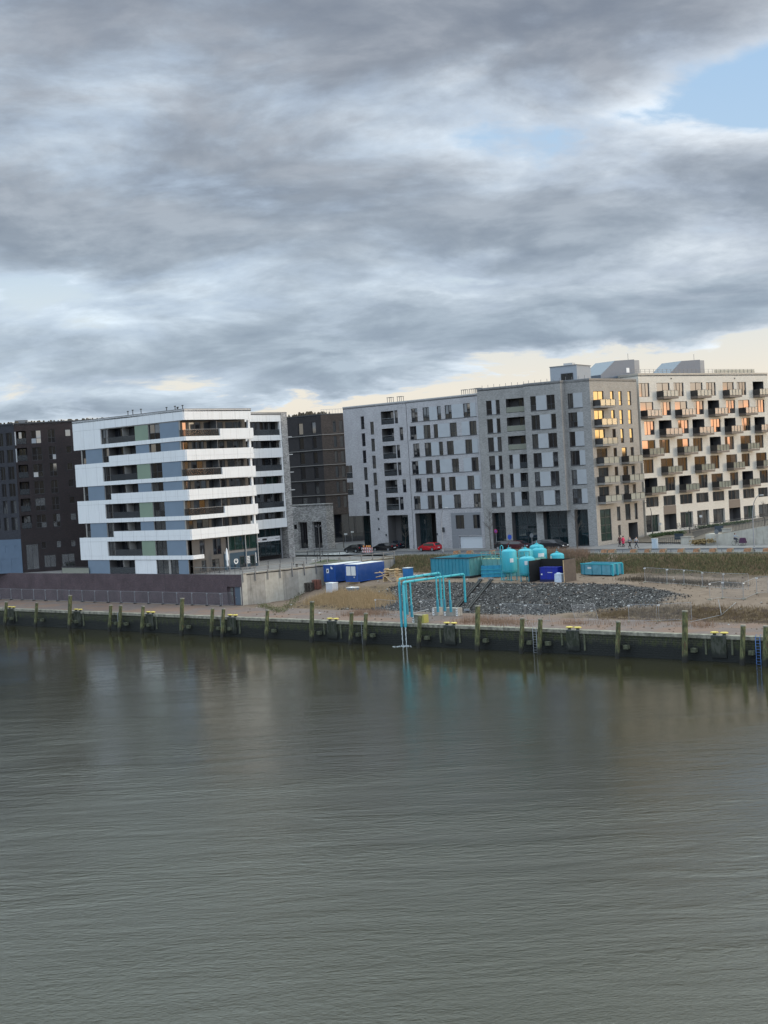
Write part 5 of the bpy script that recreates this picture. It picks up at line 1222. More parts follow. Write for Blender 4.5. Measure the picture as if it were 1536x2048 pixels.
# ------------------------------------------------------------------ quay furniture
def pile(label, px, ptop, tall, group):
    p = at(px, 0, 0) if False else None
    # top centre sits 0.75 m in front of the coping; solve s from the photo column at the coping height
    zt = 5.25 if tall else 3.95
    s = QE(px, ptop, zt)
    base = W(s, -1.15, 0.0); t = thing('mooring_pile', label, 'pile', base, QRZ, group)
    mb = MB(); r = .29 if tall else .25; k = random.uniform(-.03, .03)
    mb.tube([(0 + k, -.28, -2.5), (0, -.10, .5), (0, .42, zt - .12)], [r * 1.08, r * 1.04, r], 12); mb.build('timber_shaft', m_pile, t)
    mb = MB(); mb.tube([(0, .42, zt - .12), (0, .425, zt + .02)], r + .035, 12, smooth=False); mb.build('cap', m_cope, t)
    mb = MB(); mb.box((.62, .75, 1.15), (.55, .5, .42)); mb.build('bracket', m_strip, t)
    for k in (-1,):
        mb = MB(); mb.box((-.42, .72, 1.2), (.22, .5, .36)); mb.build('bracket', m_strip, t)
    return t
def QE(px, py, z):
    """s where the vertical plane just in front of the quay (t=-.75) is seen at the pixel"""
    F = Fac((Q0.x, Q0.y), QD); return F.uz(px, py, .75)[0]
PL = [(12.5, 1202, 0, 'short mossy mooring pile at the left edge of the photo'), (73.4, 1204.5, 0, 'short mossy mooring pile between the far left bollards and the first tall pile'),
      (140, 1187, 1, 'leftmost tall mossy mooring pile, before the far left part of the brick wall'), (221.4, 1209.4, 0, 'slim short pile just left of the leftmost quay ladder'),
      (241, 1209.4, 0, 'short mossy pile just right of the leftmost quay ladder'), (286, 1211, 0, 'short lone pile below the green panels of the white building'),
      (364, 1193, 1, 'tall mossy pile before the brick wall, below the corner of the white building'), (424.8, 1213.8, 0, 'short pile left of the ladder near the grey steel door'),
      (446.7, 1215, 0, 'short pile right of the ladder near the grey steel door'), (534.8, 1220, 0, 'short dark-topped pile before the pale concrete retaining wall'),
      (623.8, 1199.6, 1, 'tall mossy pile before the pallet stacks and the dry reeds'), (703, 1225, 0, 'broad short pile left of the ladder beside the reeds'),
      (731.6, 1226, 0, 'short pile right of the ladder beside the reeds'), (839.6, 1232.3, 0, 'short pile beside the yellow striped block at the foot of the teal pipes'),
      (955.2, 1211.3, 1, 'tall green pile in front of the two pairs of black hoses'), (1044.5, 1239.5, 0, 'short pile left of the ladder below the wire fence panels'),
      (1080.6, 1239.5, 0, 'short pile right of the ladder below the wire fence panels'), (1236.4, 1242, 0, 'short green pile alone below the right end of the gravel bank'),
      (1369.5, 1218, 1, 'tallest mossy pile with a white cap at the right'), (1485.7, 1247.7, 0, 'short white-capped pile left of the blue ladder'), (1531, 1248, 0, 'short white-capped pile at the right edge of the photo')]
for px, py, tall, lab in PL: pile(lab, px, py, tall, 'mooring piles along the quay wall')

def ladder(px, label, mat, z0=-.4):
    s = QE(px, 1240, 2.4) if px < 1000 else QE(px, 1262, 2.4)
    t = thing('quay_ladder', label, 'ladder', W(s, -.22, 0), QRZ, 'ladders on the quay wall')
    for k in (-.24, .24): mb = MB(); mb.tube([(k, 0, z0), (k, 0, 2.75), (k, .25, 2.95)], .035, 6); mb.build('rail', mat, t)
    z = 0.0
    while z < 2.7: mb = MB(); mb.tube([(-.24, 0, z), (.24, 0, z)], .022, 5); mb.build('rung', mat, t); z += .3
for px, lab, m_ in ((232, 'grey ladder on the quay wall at the left between two short piles', m_steel), (437, 'dark ladder on the quay wall near the grey steel door', m_rail), (719, 'dark ladder on the quay wall below the dry reeds', m_rail),
                    (1063, 'grey steel ladder between two piles below the wire fence', m_steel), (1509, 'blue-railed ladder on the quay wall at the far right', M('blue_steel', (.07, .16, .38), .5))): ladder(px, lab, m_)
BL = ['at the far left end of the quay', 'right of the leftmost tall pile', 'below the white building, left of a tall pile', 'below the grey steel door of the brick wall', 'beside the broad pile by the reeds',
      'left of the tall pile by the black hoses', 'below the fallen wire fence panel', 'left of the short pile by the blue ladder']
for (px, py), lab in zip(BOLL, BL):
    s = ST(at(px, py, ZQ))[0]; t = thing('double_bollard', 'double mooring bollard with yellow caps ' + lab, 'bollard', W(s, .1, 2.6), QRZ, 'double bollards on the quay')
    for k in (-.55, .55):
        mb = MB(); mb.lathe([(.26, 0), (.20, .05), (.17, .3)], (k, 0, 0), 12); mb.build('bollard_post', m_dsteel, t)
        mb = MB(); mb.lathe([(.18, .3), (.36, .34), (.38, .42), (.30, .47)], (k, 0, 0), 12, sc=(1.25, .8)); mb.build('bollard_cap', m_yel, t)
    mb = MB(); mb.box((0, 0, .05), (1.7, .5, .08)); mb.build('base_plate', m_dsteel, t)

# ------------------------------------------------------------------ mobile wire fences
def f_mesh(b, bs, pos, nt): pass
m_wire = M('wire_mesh', (.36, .38, .40), .5, .4, alpha=.10)
def fence_panel(A, B, label, cat='fence panel', group=None, h=2.0, lean=0.0, feet=True, white_feet=False, tilt=0.0):
    A = Vector(A); B = Vector(B); d = B - A; L = math.hypot(d.x, d.y); rz = math.atan2(d.y, d.x); sl = d.z
    t = thing('fence_panel', label, cat, A, rz, group)
    def pt(u, z): return Vector((u, z * lean, sl * u / L + z))
    for u in (0.02, L - .02): mb = MB(); mb.tube([pt(u, .05), pt(u + tilt, h)], .024, 6); mb.build('post', m_steel, t)
    for z in (.12, h - .03): mb = MB(); mb.tube([pt(.02 + tilt * z / h, z), pt(L - .02 + tilt * z / h, z)], .02, 6); mb.build('rail', m_steel, t)
    mb = MB(); q = [pt(.03, .12), pt(L - .03, .12), pt(L - .03 + tilt, h - .04), pt(.03 + tilt, h - .04)]; mb.add(q, [(0, 1, 2, 3)]); mb.build('wire_mesh', m_wire, t)
    if feet:
        mb = MB(); mb.box((0, 0, .07), (.24, .72, .14), 0, taper=.8); mb.build('foot', m_black if not white_feet else m_cope, t)
        mb = MB(); c = pt(0.05, h * .93); mb.box((c.x, c.y - .03, c.z), (.3, .05, .12)); mb.build('clamp', m_offw if white_feet else m_steel, t)
    return t
ORDF = ['first', 'second', 'third', 'fourth', 'fifth', 'sixth', 'seventh', 'eighth', 'ninth', 'tenth', 'eleventh', 'twelfth', 'thirteenth', 'fourteenth', 'fifteenth', 'sixteenth', 'seventeenth', 'eighteenth', 'nineteenth', 'twentieth']
def FENL(i): k = 16 - i; return f'{ORDF[max(0, k)]} wire fence panel before the plum brick wall, counted leftwards from the swung short panel'
s = -106.0; i = 0
while s < -46:
    dt = [0, .05, -.04, .03][i % 4]
    fence_panel(W(s, 11.0 + dt, ZQ), W(s + 3.5, 11.0 + [.05, -.04, .03, 0][i % 4], ZQ), FENL(i), group='wire fence panels along the brick wall'); s += 3.56; i += 1
fence_panel(W(-46.0, 11.0, ZQ), W(-44.2, 12.0, ZQ), 'short wire fence panel swung aslant before the steel door')
# middle and right runs, end posts surveyed from the photo
FP = [((752, 1228), (805, 1233), 'wire fence panel behind the left foot of the teal pipes'), ((842, 1232), (888, 1229), 'wire fence panel between the feet of the teal pipes'),
      ((1002, 1240), (1050, 1241), 'wire fence panel before the gravel bank, left one of the standing pair'), ((1052, 1242), (1100, 1243), 'wire fence panel before the gravel bank, right one of the standing pair')]
for (a, b_), (c, d), lab in FP: fence_panel(G(a, b_), G(c, d), lab, white_feet=True)
p = G(1152, 1245); q = G(1197, 1240); fence_panel(p, q, 'wire fence panel leaning askew against the gravel bank', lean=.18, tilt=-.35, feet=False)
FR_ = [((1258, 1244), (1315, 1243)), ((1318, 1243), (1384, 1240)), ((1290, 1165), (1334, 1168)), ((1335, 1168), (1368, 1170)), ((1369, 1170), (1405, 1174)), ((1406, 1175), (1447, 1178)), ((1448, 1178), (1498, 1180)), ((1420, 1200), (1445, 1196)), ((1446, 1197), (1487, 1200)), ((1488, 1199), (1514, 1188)), ((1514, 1188), (1536, 1186))]
FRL = ['before the dry bank, left of the tallest pile', 'before the dry bank behind the tallest pile', 'at the foot of the grass slope, beside the footpath', 'at the foot of the grass slope, second from the footpath', 'at the foot of the grass slope, third from the footpath',
       'at the foot of the grass slope, fourth from the footpath', 'at the foot of the grass slope, farthest right', 'crossing the sand track, the lowest of its row', 'crossing the sand track, second of its row', 'crossing the sand track, third of its row', 'at the far right photo edge above the sand track']
for (p, q), lab in zip(FR_, FRL): fence_panel(G(*p), G(*q), 'wire fence panel ' + lab, white_feet=True)
# fallen panel poles on the slope at the right
t = thing('fallen_fence_panel', 'bent wire fence panel lying down the dry bank at the right', 'fence panel', G(1443, 1232))
mb = MB(); pts = [G(1380, 1246), G(1443, 1232), G(1472, 1207)]
mb.tube([p + Vector((0, 0, .12)) for p in pts], .03, 6); mb.build('frame_rail', m_steel, t, True)
mb = MB(); a, b_ = G(1443, 1232), G(1438, 1222); mb.tube([a + Vector((0, 0, .1)), b_ + Vector((0, 0, 1.3))], .03, 6); mb.build('post', m_steel, t, True)

# ------------------------------------------------------------------ site cabins and containers
def cbox(mb, x0, x1, y0, y1, z0, z1, mi=0): mb.box(((x0 + x1) / 2, (y0 + y1) / 2, (z0 + z1) / 2), (x1 - x0, y1 - y0, z1 - z0), 0, mi)
def site_container(s, t, label, doors, lamp):
    p = W(s, t); p.z = gh(s + 1.2, t + 1) + .28
    c = thing('site_container', label, 'container', p, QRZ)     # x = width along the quay, y = inland
    w, l, h = 2.44, 6.06, 2.62
    mb = MB(); cbox(mb, 0, w, 0, l, 0, h)
    # shallow corrugation on the long side facing right
    y = .15
    while y < l - .3: cbox(mb, w, w + .02, y, y + .13, .18, h - .18); y += .27
    y = .15
    while y < w - .2: cbox(mb, y, y + .1, -.015, 0, .18, h - .18); y += .25
    mb.build('container_body', m_blue, c)
    mb = MB()
    for x in (-.02, w - .10): cbox(mb, x, x + .12, -.035, .09, 0, h)
    for x in (-.02, w - .10): cbox(mb, x, x + .14, l - .09, l + .03, 0, h)
    for z in (0, h - .13): cbox(mb, -.02, w + .04, -.03, .06, z, z + .13); cbox(mb, w - .05, w + .045, 0, l, z, z + .13)
    mb.build('corner_frame', m_blue_b, c)
    mb = MB(); cbox(mb, -.03, w + .06, -.04, l + .04, h, h + .05); mb.build('roof', m_offw, c)
    for y in (.4, l - .6): mb = MB(); cbox(mb, .1, w - .1, y, y + .22, -.3, 0); mb.build('timber_bearer', m_timb, c)
    if doors:
        for x in (.22, 1.25): mb = MB(); cbox(mb, x, x + .92, -.05, -.036, .95, 2.35); mb.build('shutter', m_offw, c)
        mb = MB(); cbox(mb, 1.7, 1.95, -.045, -.036, .6, .8); mb.build('sticker', m_capl, c)
    else:
        mb = MB(); cbox(mb, .62, 1.12, -.05, -.036, 1.35, 2.0); w_ = mb.build('window_frame', m_white, c); mb = MB(); cbox(mb, .75, .99, -.06, -.051, 1.48, 1.87); mb.build('pane', g_dark, w_)
        mb = MB(); cbox(mb, .6, 1.16, -.02, -.016, .2, 2.2) ; mb.build('door', m_blue_b, c)
        mb = MB(); cbox(mb, 1.55, 1.75, -.045, -.036, 2.05, 2.35); cbox(mb, 1.65, 1.95, -.045, -.036, 1.95, 2.2); mb.build('sticker', m_white, c)
    return c
site_container(-39.2, 26.6, 'dark blue site container with a small white window, by the retaining wall', 0, 0)
site_container(-33.1, 25.1, 'blue site container with two white shutters on its end', 1, 0)

def ribbed_tank():
    p = W(-21.2, 31.2); p.z = gh(-17, 33) + .12
    c = thing('settling_tank', 'large open teal steel settling tank with ribbed sides and a walkway on top', 'tank container', p, QRZ)
    w, l, h = 7.3, 7.0, 2.75
    mb = MB(); cbox(mb, 0, w, 0, .06, 0, h); cbox(mb, 0, w, l - .06, l, 0, h); cbox(mb, 0, .06, .06, l - .06, 0, h); cbox(mb, w - .06, w, .06, l - .06, 0, h, 1); cbox(mb, .06, w - .06, .06, l - .06, .05, 1.2)
    mb.build('tank_body', [m_teal_d, m_teal_w], c)
    x = .1
    while x < w: mb = MB(); cbox(mb, x, x + .09, -.09, -.002, .1, h - .08); mb.build('rib', m_teal_d, c); x += .66
    y = .3
    while y < l: mb = MB(); cbox(mb, w + .002, w + .1, y, y + .1, .1, h - .08); mb.build('rib', m_teal_w, c); y += .8
    mb = MB(); cbox(mb, -.1, w + .12, -.12, -.0, h - .08, h + .05); cbox(mb, w, w + .13, 0, l, h - .08, h + .05); mb.build('top_rim', m_dsteel, c)
    mb = MB(); cbox(mb, -.1, w + .12, -.12, .0, -.1, .1); cbox(mb, w, w + .13, 0, l, -.1, .1); mb.build('base_frame', m_dsteel, c)
ribbed_tank()
def open_tank(P, rz, w, l, h, label, body_m, rail=True, yellow=False):
    c = thing('filter_container', label, 'tank container', P, rz)
    mb = MB(); cbox(mb, 0, w, 0, .05, 0, h); cbox(mb, 0, w, l - .05, l, 0, h); cbox(mb, 0, .05, .05, l - .05, 0, h); cbox(mb, w - .05, w, .05, l - .05, 0, h); cbox(mb, .05, w - .05, .05, l - .05, 0, h * .6)
    mb.build('tank_body', body_m, c)
    x = .05
    while x < w: mb = MB(); cbox(mb, x, x + .07, -.07, -.002, 0, h); mb.build('rib', body_m, c); x += .9
    if rail:
        mb = MB(); x = 0
        while x <= w + .01: cbox(mb, x - .05, x + .05, -.031, .031, h, h + 1.0); x += w / 10
        for z in (.5, 1.0): cbox(mb, -.02, w + .02, -.03, .03, h + z, h + z + .09)
        mb.build('walkway_railing', m_teal_w, c)
        mb = MB(); cbox(mb, 0, w, .05, .75, h + .01, h + .06); mb.build('walkway', m_yel2, c)
    return c
m_yel2 = M('faded_yellow_green', (.36, .40, .20), .7, var=.3, vscale=2)
open_tank(W(-13.4, 33.6, gh(-9, 35)), QRZ + .02, 8.6, 4.0, 2.5, 'long pale green and yellow filter container with a rusty railing', m_teal_w)
p = G(962, 1156); open_tank(p, QRZ + R(22), 4.6, 2.3, 1.5, 'small bright teal open container left of the tall tanks', m_teal_b2, False) if False else None
m_teal_b2 = M('bright_teal_paint', (.02, .22, .33), .45, var=.12, vscale=1.2)
p = G(963, 1155); c = open_tank(p, QRZ + R(24), 3.6, 2.2, 1.7, 'small bright teal open container left of the tall tanks', m_teal_b2, False)
mb = MB()
for z in (.55, 1.1): cbox(mb, -.03, 3.65, -.11, -.072, z, z + .08)
mb.build('side_rail', m_teal, c)

def pressure_tank(px, py, label, dia, h, legs, dome=.42, lad=False, plate=None, sleeve=False):
    p = G(px, py); t = thing('pressure_tank', label, 'tank', p, QRZ, 'teal pressure tanks'); r = dia / 2
    mb = MB(); b0 = legs
    prof = [(.15, b0 - .12), (r * .6, b0), (r * .9, b0 + .16), (r, b0 + .38), (r, h - dome - .1)] + [(r * math.cos(a), h - dome - .1 + (dome) * math.sin(a)) for a in (R(20), R(40), R(58), R(72), R(82))] + [(.14, h - .1)]
    mb.lathe(prof, (0, 0, 0), 26); mb.build('vessel', m_teal, t)
    for k in range(4):
        a = R(45 + 90 * k); x, y = math.cos(a) * r * .86, math.sin(a) * r * .86; mb = MB(); mb.box((x, y, (b0 + .3) / 2), (.14, .14, b0 + .3), a); mb.box((x, y, .03), (.28, .28, .05), a); mb.build('leg', m_teal_d, t)
    mb = MB(); mb.lathe([(.24, h - .12), (.24, h + .02), (.2, h + .05)], (0, 0, 0), 14); mb.tube([(.0, 0, h), (0, 0, h + .42)], .035, 6); mb.build('top_valve', m_teal, t)
    mb = MB(); mb.lathe([(r + .012, b0 + .42), (r + .012, b0 + .5)], (0, 0, 0), 26); mb.build('seam_ring', m_teal_d, t)
    if lad:
        x0 = -r - .28
        mb = MB(); mb.tube([(x0, -.2, 0), (x0, -.2, h - .2), (x0 + .05, -.2, h + .25), (x0 + .25, -.2, h + .42), (x0 + .45, -.2, h + .25), (x0 + .5, -.2, h - .35), (x0 + .5, -.2, .5)], .075, 8); mb.build('riser_pipe', m_teal, t)
        for z in (.1, 1.2, 2.3, 3.4): mb = MB(); mb.tube([(x0, -.2, z), (x0 + .5, -.2, z)], .05, 6); mb.build('cross_pipe', m_teal, t)
        mb = MB(); mb.tube([(x0, -.5, .12), (r, -.5, .12)], .06, 6); mb.tube([(-.2, -.3, .1), (-.2, -.3, .8)], .08, 6); mb.build('manifold_pipe', m_teal_w, t)
    if plate:
        a0, z0, w_ = plate; mb = MB(); n = 5; Pp = []
        for zz in (z0, z0 + .55):
            for k in range(n + 1): a = R(a0) + (k / n - .5) * w_ / r; Pp.append((math.cos(a) * (r + .015), math.sin(a) * (r + .015), zz))
        mb.add(Pp, [(k, k + 1, k + n + 2, k + n + 1) for k in range(n)]); mb.build('name_plate', m_offw, t)
    return t
pressure_tank(1021, 1161, 'tallest teal pressure tank at the left with a riser pipe loop', 2.15, 4.55, 1.0, lad=True, plate=(-35, 2.6, .5))
pressure_tank(1053, 1150, 'teal pressure tank in the back row right behind the tallest one', 2.15, 3.95, .9)
pressure_tank(1056, 1162, 'shorter teal pressure tank partly hidden by the black windbreak', 2.2, 3.55, .7, plate=(-60, 2.3, .4))
pressure_tank(1081, 1148, 'teal pressure tank above the windbreak with a white plate', 2.2, 4.0, .8, plate=(-40, 2.55, .9))
pressure_tank(1076, 1141, 'rearmost teal pressure tank with small valves on its dome', 2.1, 3.9, .8)
pressure_tank(1116, 1146, 'low domed teal tank standing alone on the right', 2.05, 3.1, .6, plate=(-115, 2.0, .5))

def windbreak():
    s0, s1, t0, t1 = .3, 6.1, 26.6, 29.4; z = 5.1
    w = thing('windbreak_shed', 'open black three-sided timber shelter on the gravel bank', 'shelter', W(s0, t0, z), QRZ)
    W_, D, H = s1 - s0, t1 - t0, 3.0
    mb = MB(); cbox(mb, 0, .08, 0, D, -.2, H); mb.build('side_panel', m_tar, w)
    mb = MB(); cbox(mb, W_ - .08, W_, 0, D, -.2, H + .12); mb.build('side_panel', m_tarw, w)  # outer panel in brown, the light falling on it put into the colour
    mb = MB(); cbox(mb, .081, W_ - .081, D - .08, D, -.2, H + .1); mb.build('back_panel', m_tar, w)
    mb = MB(); cbox(mb, W_ - .1, W_ + .01, -.03, -.001, -.1, H + .1); mb.build('corner_post', m_timb, w)
    g = thing('generator', 'dark blue power generator inside the black shelter', 'generator', W(s0 + 1.15, t0 + .9, z + .05), QRZ)
    mb = MB(); cbox(mb, 0, 2.95, 0, 1.2, .35, 1.95); mb.build('housing', m_gen, g)
    mb = MB(); cbox(mb, -.05, 3.0, -.05, 1.25, .0, .34); mb.build('base_frame', M('navy_frame', (.008, .012, .06), .5), g)
    mb = MB(); cbox(mb, -.03, 2.98, -.03, 1.2, 1.951, 2.02); mb.build('lid', m_gen, g)
    for x in (.12, 1.0, 1.95): mb = MB(); cbox(mb, x, x + .03, -.012, 0, .4, 1.9); mb.build('door_seam', m_frame, g)
    mb = MB(); u = 1.3
    while u < 2.1: cbox(mb, u, u + .06, -.014, -.001, 1.25, 1.36); u += .1
    mb.build('lettering', m_offw, g)
    mb = MB(); cbox(mb, .18, .42, -.014, -.001, .95, 1.15); mb.build('sticker', m_offw, g)
    b_ = thing('bulk_bag', 'pale blue-white bulk bag standing beside the generator', 'bag', W(s0 + 4.0, t0 + .25, z), QRZ)
    mb = MB(); mb.box((.55, .5, .62), (1.2, 1.0, 1.24), 0, taper=.92); mb.box((.35, .45, 1.3), (.6, .5, .16), .3, taper=.6); mb.build('sack', M('bag_fabric', (.45, .52, .60), .7, var=.15, vscale=3, bump=.05, bscale=4), b_)
m_tar = M('tarred_board', (.010, .010, .010), .9); m_tarw = M('lit_brown_board', (.095, .075, .06), .8, var=.15, vscale=1.5); m_gen = M('ultramarine_paint', (.010, .022, .26), .35)
windbreak()

def skip():
    A = G(1163, 1149); B = G(1223, 1153); d = B - A; L = math.hypot(d.x, d.y); rz = math.atan2(d.y, d.x)
    c = thing('roll_off_skip', 'long open teal roll-off skip right of the black shelter', 'skip', (A.x, A.y, min(A.z, B.z)), rz); w, h = 2.3, 1.75
    mb = MB(); cbox(mb, 0, L, 0, .06, .2, h); cbox(mb, 0, L, w - .06, w, .2, h); cbox(mb, 0, .06, .06, w - .06, .2, h); cbox(mb, L - .06, L, .06, w - .06, .2, h); cbox(mb, .06, L - .06, .06, w - .06, .2, .4)
    mb.build('skip_body', m_skip, c)
    mb = MB(); cbox(mb, -.05, L + .05, -.07, .0, h - .12, h + .03); cbox(mb, L, L + .07, 0, w, h - .12, h + .03); cbox(mb, -.05, L, w - .0, w + .07, h - .12, h + .03); mb.build('top_rim', m_teal, c)
    for x in (.02, .55, L - .12, L * .36, L * .68): mb = MB(); cbox(mb, x, x + .1, -.08, -.002, .2, h - .12); mb.build('rib', m_teal_d, c)
    for y in (.1, 1.05, w - .22): mb = MB(); cbox(mb, L + .002, L + .28, y, y + .14, .1, h - .1); mb.build('end_rib', m_teal, c)
    mb = MB(); cbox(mb, .1, L - .1, .4, .6, 0, .19); cbox(mb, .1, L - .1, w - .6, w - .4, 0, .19); mb.build('runner', m_dsteel, c)
    mb = MB(); cbox(mb, L * .22, L * .22 + .7, -.015, -.002, 1.0, 1.25); mb.build('label_plate', m_offw, c)
m_skip = M('faded_teal_paint', (.10, .28, .35), .55, var=.25, vscale=.9)
skip()

# ------------------------------------------------------------------ teal pipe gantry with its water outlets
def gantry():
    # pipe A runs inland from the quay edge to the bank, pipe B is shorter and lies behind it
    eA = G(931, 1206); sA, tA = ST(eA); eB = G(884, 1226); sB, tB = ST(eB)
    F = Fac((Q0.x, Q0.y), QD); s0 = F.uz(806, 1200, .55)[0]
    a0 = W(s0 + .15, -.55); b0 = W(s0 - .45, -.55)
    zA0 = zat(806, 1165, a0); zA1 = zat(926, 1148, eA); zB0 = zat(803, 1158, b0); zB1 = zat(883, 1145.5, eB)
    g = thing('pipe_gantry', 'bright teal pipe gantry carrying two pipes from the bank to the quay edge', 'pipe gantry', W(s0, 0, ZQ))
    def P(v, z): return Vector((v.x, v.y, z))
    for a, e, z0, z1, r, zb in ((a0, eA, zA0, zA1, .15, eA.z + .1), (b0, eB, zB0, zB1, .15, eB.z + .2)):
        d = (P(e, 0) - P(a, 0)).normalized()
        mb = MB(); mb.tube([P(a, 2.35), P(a, z0 - .35), P(a, z0 - .1) + d * .08, P(a, z0) + d * .3, P(e, z1) - d * .3, P(e, z1 - .1) - d * .08, P(e, z1 - .35), P(e, zb)], r, 10); mb.build('carrier_pipe', m_teal, g, True)
        for k in (.16, .36, .56, .76, .92): c = P(a, z0).lerp(P(e, z1), k); mb = MB(); mb.tube([c - d * .06, c + d * .06], r + .05, 10); mb.build('flange', m_teal_d, g, True)
    for k, o in ((.75, .0), (.45, .35)): mb = MB(); c = W(s0 - .15 + (o - .2), -.55 + o); mb.tube([P(c, 2.4), P(c, zA0 - .25)], .10, 8); mb.build('down_pipe', m_teal_d, g, True)
    # supports: slender upper leg, thicker foot
    sup = []
    for px, py, zt in ((815, 1226, 0), (824, 1231, 1), (876, 1221, 0), (890, 1219, 0), (902, 1221, 1)):
        q = at(px, py, 3.7); sup.append(q); k = (ST(q)[1]) / 16.0; ztop = (zA0 if zt else zB0) * (1 - k) + (zA1 if zt else zB1) * k
        mb = MB(); mb.tube([P(q, 3.5), P(q, 5.0)], .17, 8); mb.build('leg_foot', m_teal_d, g, True)
        mb = MB(); mb.tube([P(q, 5.0), P(q, ztop - .1)], .10, 8); mb.build('leg', m_teal, g, True)
    mb = MB(); c = W(s0 + .6, .6); mb.tube([P(a0, 3.3), P(c, 4.0), P(W(s0 + 1.3, 2.6), 4.2)], .05, 6); mb.build('brace', m_steel, g, True)
    # striped concrete blocks at the feet
    for (px, py, w_, d_, yel), lab in zip(((834, 1246, 1.5, .9, 1), (871, 1231, 1.0, .9, 0), (902, 1232, 2.3, .9, 0)),
            ('concrete foot block with a yellow end and black arrow markings at the quay edge', 'narrow grey concrete foot block with a striped edge under the rear pipe', 'pale concrete foot block with black arrow markings under the front pipe')):
        p = G(px, py); b_ = thing('concrete_block', lab, 'block', (p.x, p.y, p.z), QRZ)
        mb = MB(); cbox(mb, -w_ / 2, w_ / 2, 0, d_, 0, 1.0); mb.build('block', m_conc if not yel else m_cope, b_)
        for xs in ((-w_ / 2 + .02, w_ / 2 - .32) if w_ > 1.2 else (-w_ / 2 + .02,)):
            mb = MB(); cbox(mb, xs, xs + .3, -.012, -.001, .02, .98); m1 = mb.build('marker_board', m_white, b_)
            mb = MB()
            for k in range(3):
                z = .15 + k * .29; mb.add([(xs + .03, -.016, z + .12), (xs + .15, -.016, z), (xs + .27, -.016, z + .12), (xs + .27, -.016, z + .21), (xs + .15, -.016, z + .09), (xs + .03, -.016, z + .21)], [(0, 1, 4, 5), (1, 2, 3, 4)])
            mb.build('arrow_marking', m_black, m1)
        if yel: mb = MB(); cbox(mb, w_ / 2 + .001, w_ / 2 + .38, 0, d_, 0, 1.0); mb.build('yellow_end', m_yelb, b_)
    # two falling jets and the splash
    for k, dx in enumerate((.15, -.45)):
        mb = MB(); c = W(s0 + dx, -.55); pts = []
        for j in range(14): z = 2.4 - 2.42 * j / 13; pts.append((c.x + .02 * math.sin(j * 2.1 + k), c.y - .12 * (j / 13) ** 2, z))
        mb.tube(pts, [.085 - .003 * j + .012 * math.sin(j * 1.7) for j in range(14)], 8); o = mb.build('water_jet', m_jet, None)
        tag(o, ('right' if k == 0 else 'left') + ' one of two white water jets falling from the teal pipes into the river', 'water jet', 'water jets from the teal pipes')
    mb = MB(); rn = random.Random(8); c = W(s0 - .15, -.7)
    for k in range(70):
        a = rn.random() * 6.283; r = abs(rn.gauss(0, .55)) ; rr = rn.uniform(.03, .10); mb.lathe([(rr, 0), (rr * .8, rr * .5), (rr * .2, rr * .8)], (c.x + math.cos(a) * r * 1.7, c.y + math.sin(a) * r * .9, .0), 6)
    tag(mb.build('splash_foam', m_jet), kind='stuff')
m_yelb = M('safety_yellow', (.30, .28, .07), .7); m_jet = M('white_water', (.62, .66, .66), .3, alpha=.8)
gantry()

# ------------------------------------------------------------------ black hoses down the bank
for (a, b_), lab in ((((962, 1161), (909, 1222)), 'left pair of black hoses running down the gravel bank'), (((983, 1161), (934, 1222)), 'right pair of black hoses running down the gravel bank')):
    t = thing('hose_pair', lab, 'hose', G(*a), 0, 'black hose pairs')
    for o in (-.17, .17):
        mb = MB(); pts = []
        for k in range(13):
            f = k / 12; p = G(a[0] + (b_[0] - a[0]) * f, a[1] + (b_[1] - a[1]) * f); p = p + Vector((QD.x, QD.y, 0)) * o; p.z = gh(*ST(p)) + .17; pts.append(p)
        mb.tube(pts, .11, 8); mb.build('hose', m_black, t, True)
    p = G(*a); mb = MB(); q = p + Vector((0, 0, .22)); mb.box(tuple(q), (.75, .5, .3), QRZ); mb.build('coupling', m_steel, t, True)
    p = G(*b_); mb = MB(); q = p + Vector((0, 0, .15)); mb.box(tuple(q), (.7, .35, .25), QRZ + .4); mb.build('end_fitting', m_steel, t, True)

# ------------------------------------------------------------------ pallets, crates, timber
def pallet(P, rz, mat, label, grp):
    t = thing('pallet', label, 'pallet', P, rz, grp); mb = MB()
    for k in range(5): cbox(mb, -.6 + k * .27, -.6 + k * .27 + .14, -.4, .4, .115, .14)
    for y in (-.4, -.05, .30): cbox(mb, -.6, .62, y, y + .1, 0, .022); 
    for x in (-.6, -.06, .48):
        for y in (-.4, -.05, .3): cbox(mb, x, x + .13, y, y + .1, .022, .114)
    return tag(mb.build('deck', mat, t)) and t
m_palg = M('grey_timber', (.10, .085, .07), .9, var=.3, vscale=5); m_palr = M('reddish_timber', (.24, .10, .07), .9, var=.3, vscale=5)
for px, py, mat, nm, n in ((619, 1182, m_palg, 'grey-brown', 9), (634, 1178, m_palr, 'reddish', 10)):
    p = G(px, py)
    ORD = ['lowest', 'second lowest', 'third', 'fourth', 'fifth', 'sixth', 'seventh', 'eighth', 'ninth']
    for k in range(n):
        o = 'topmost' if k == n - 1 else ORD[k]
        pallet(p + Vector((random.uniform(-.03, .03), random.uniform(-.03, .03), .145 * k)), QRZ + .1 + random.uniform(-.04, .04), mat, f'{o} {nm} pallet' + (' from the bottom' if k not in (0, n - 1) else '') + ' of its stack by the concrete wall', f'{nm} pallets in their stack')
p = G(659, 1187); t = thing('crate', 'white plastic storage crate on the sand below the blue containers', 'crate', p, QRZ - .1)
mb = MB(); cbox(mb, -.75, .75, 0, 1.1, .12, 1.5); mb.build('crate_body', M('crate_plastic', (.52, .53, .56), .6, var=.08), t)
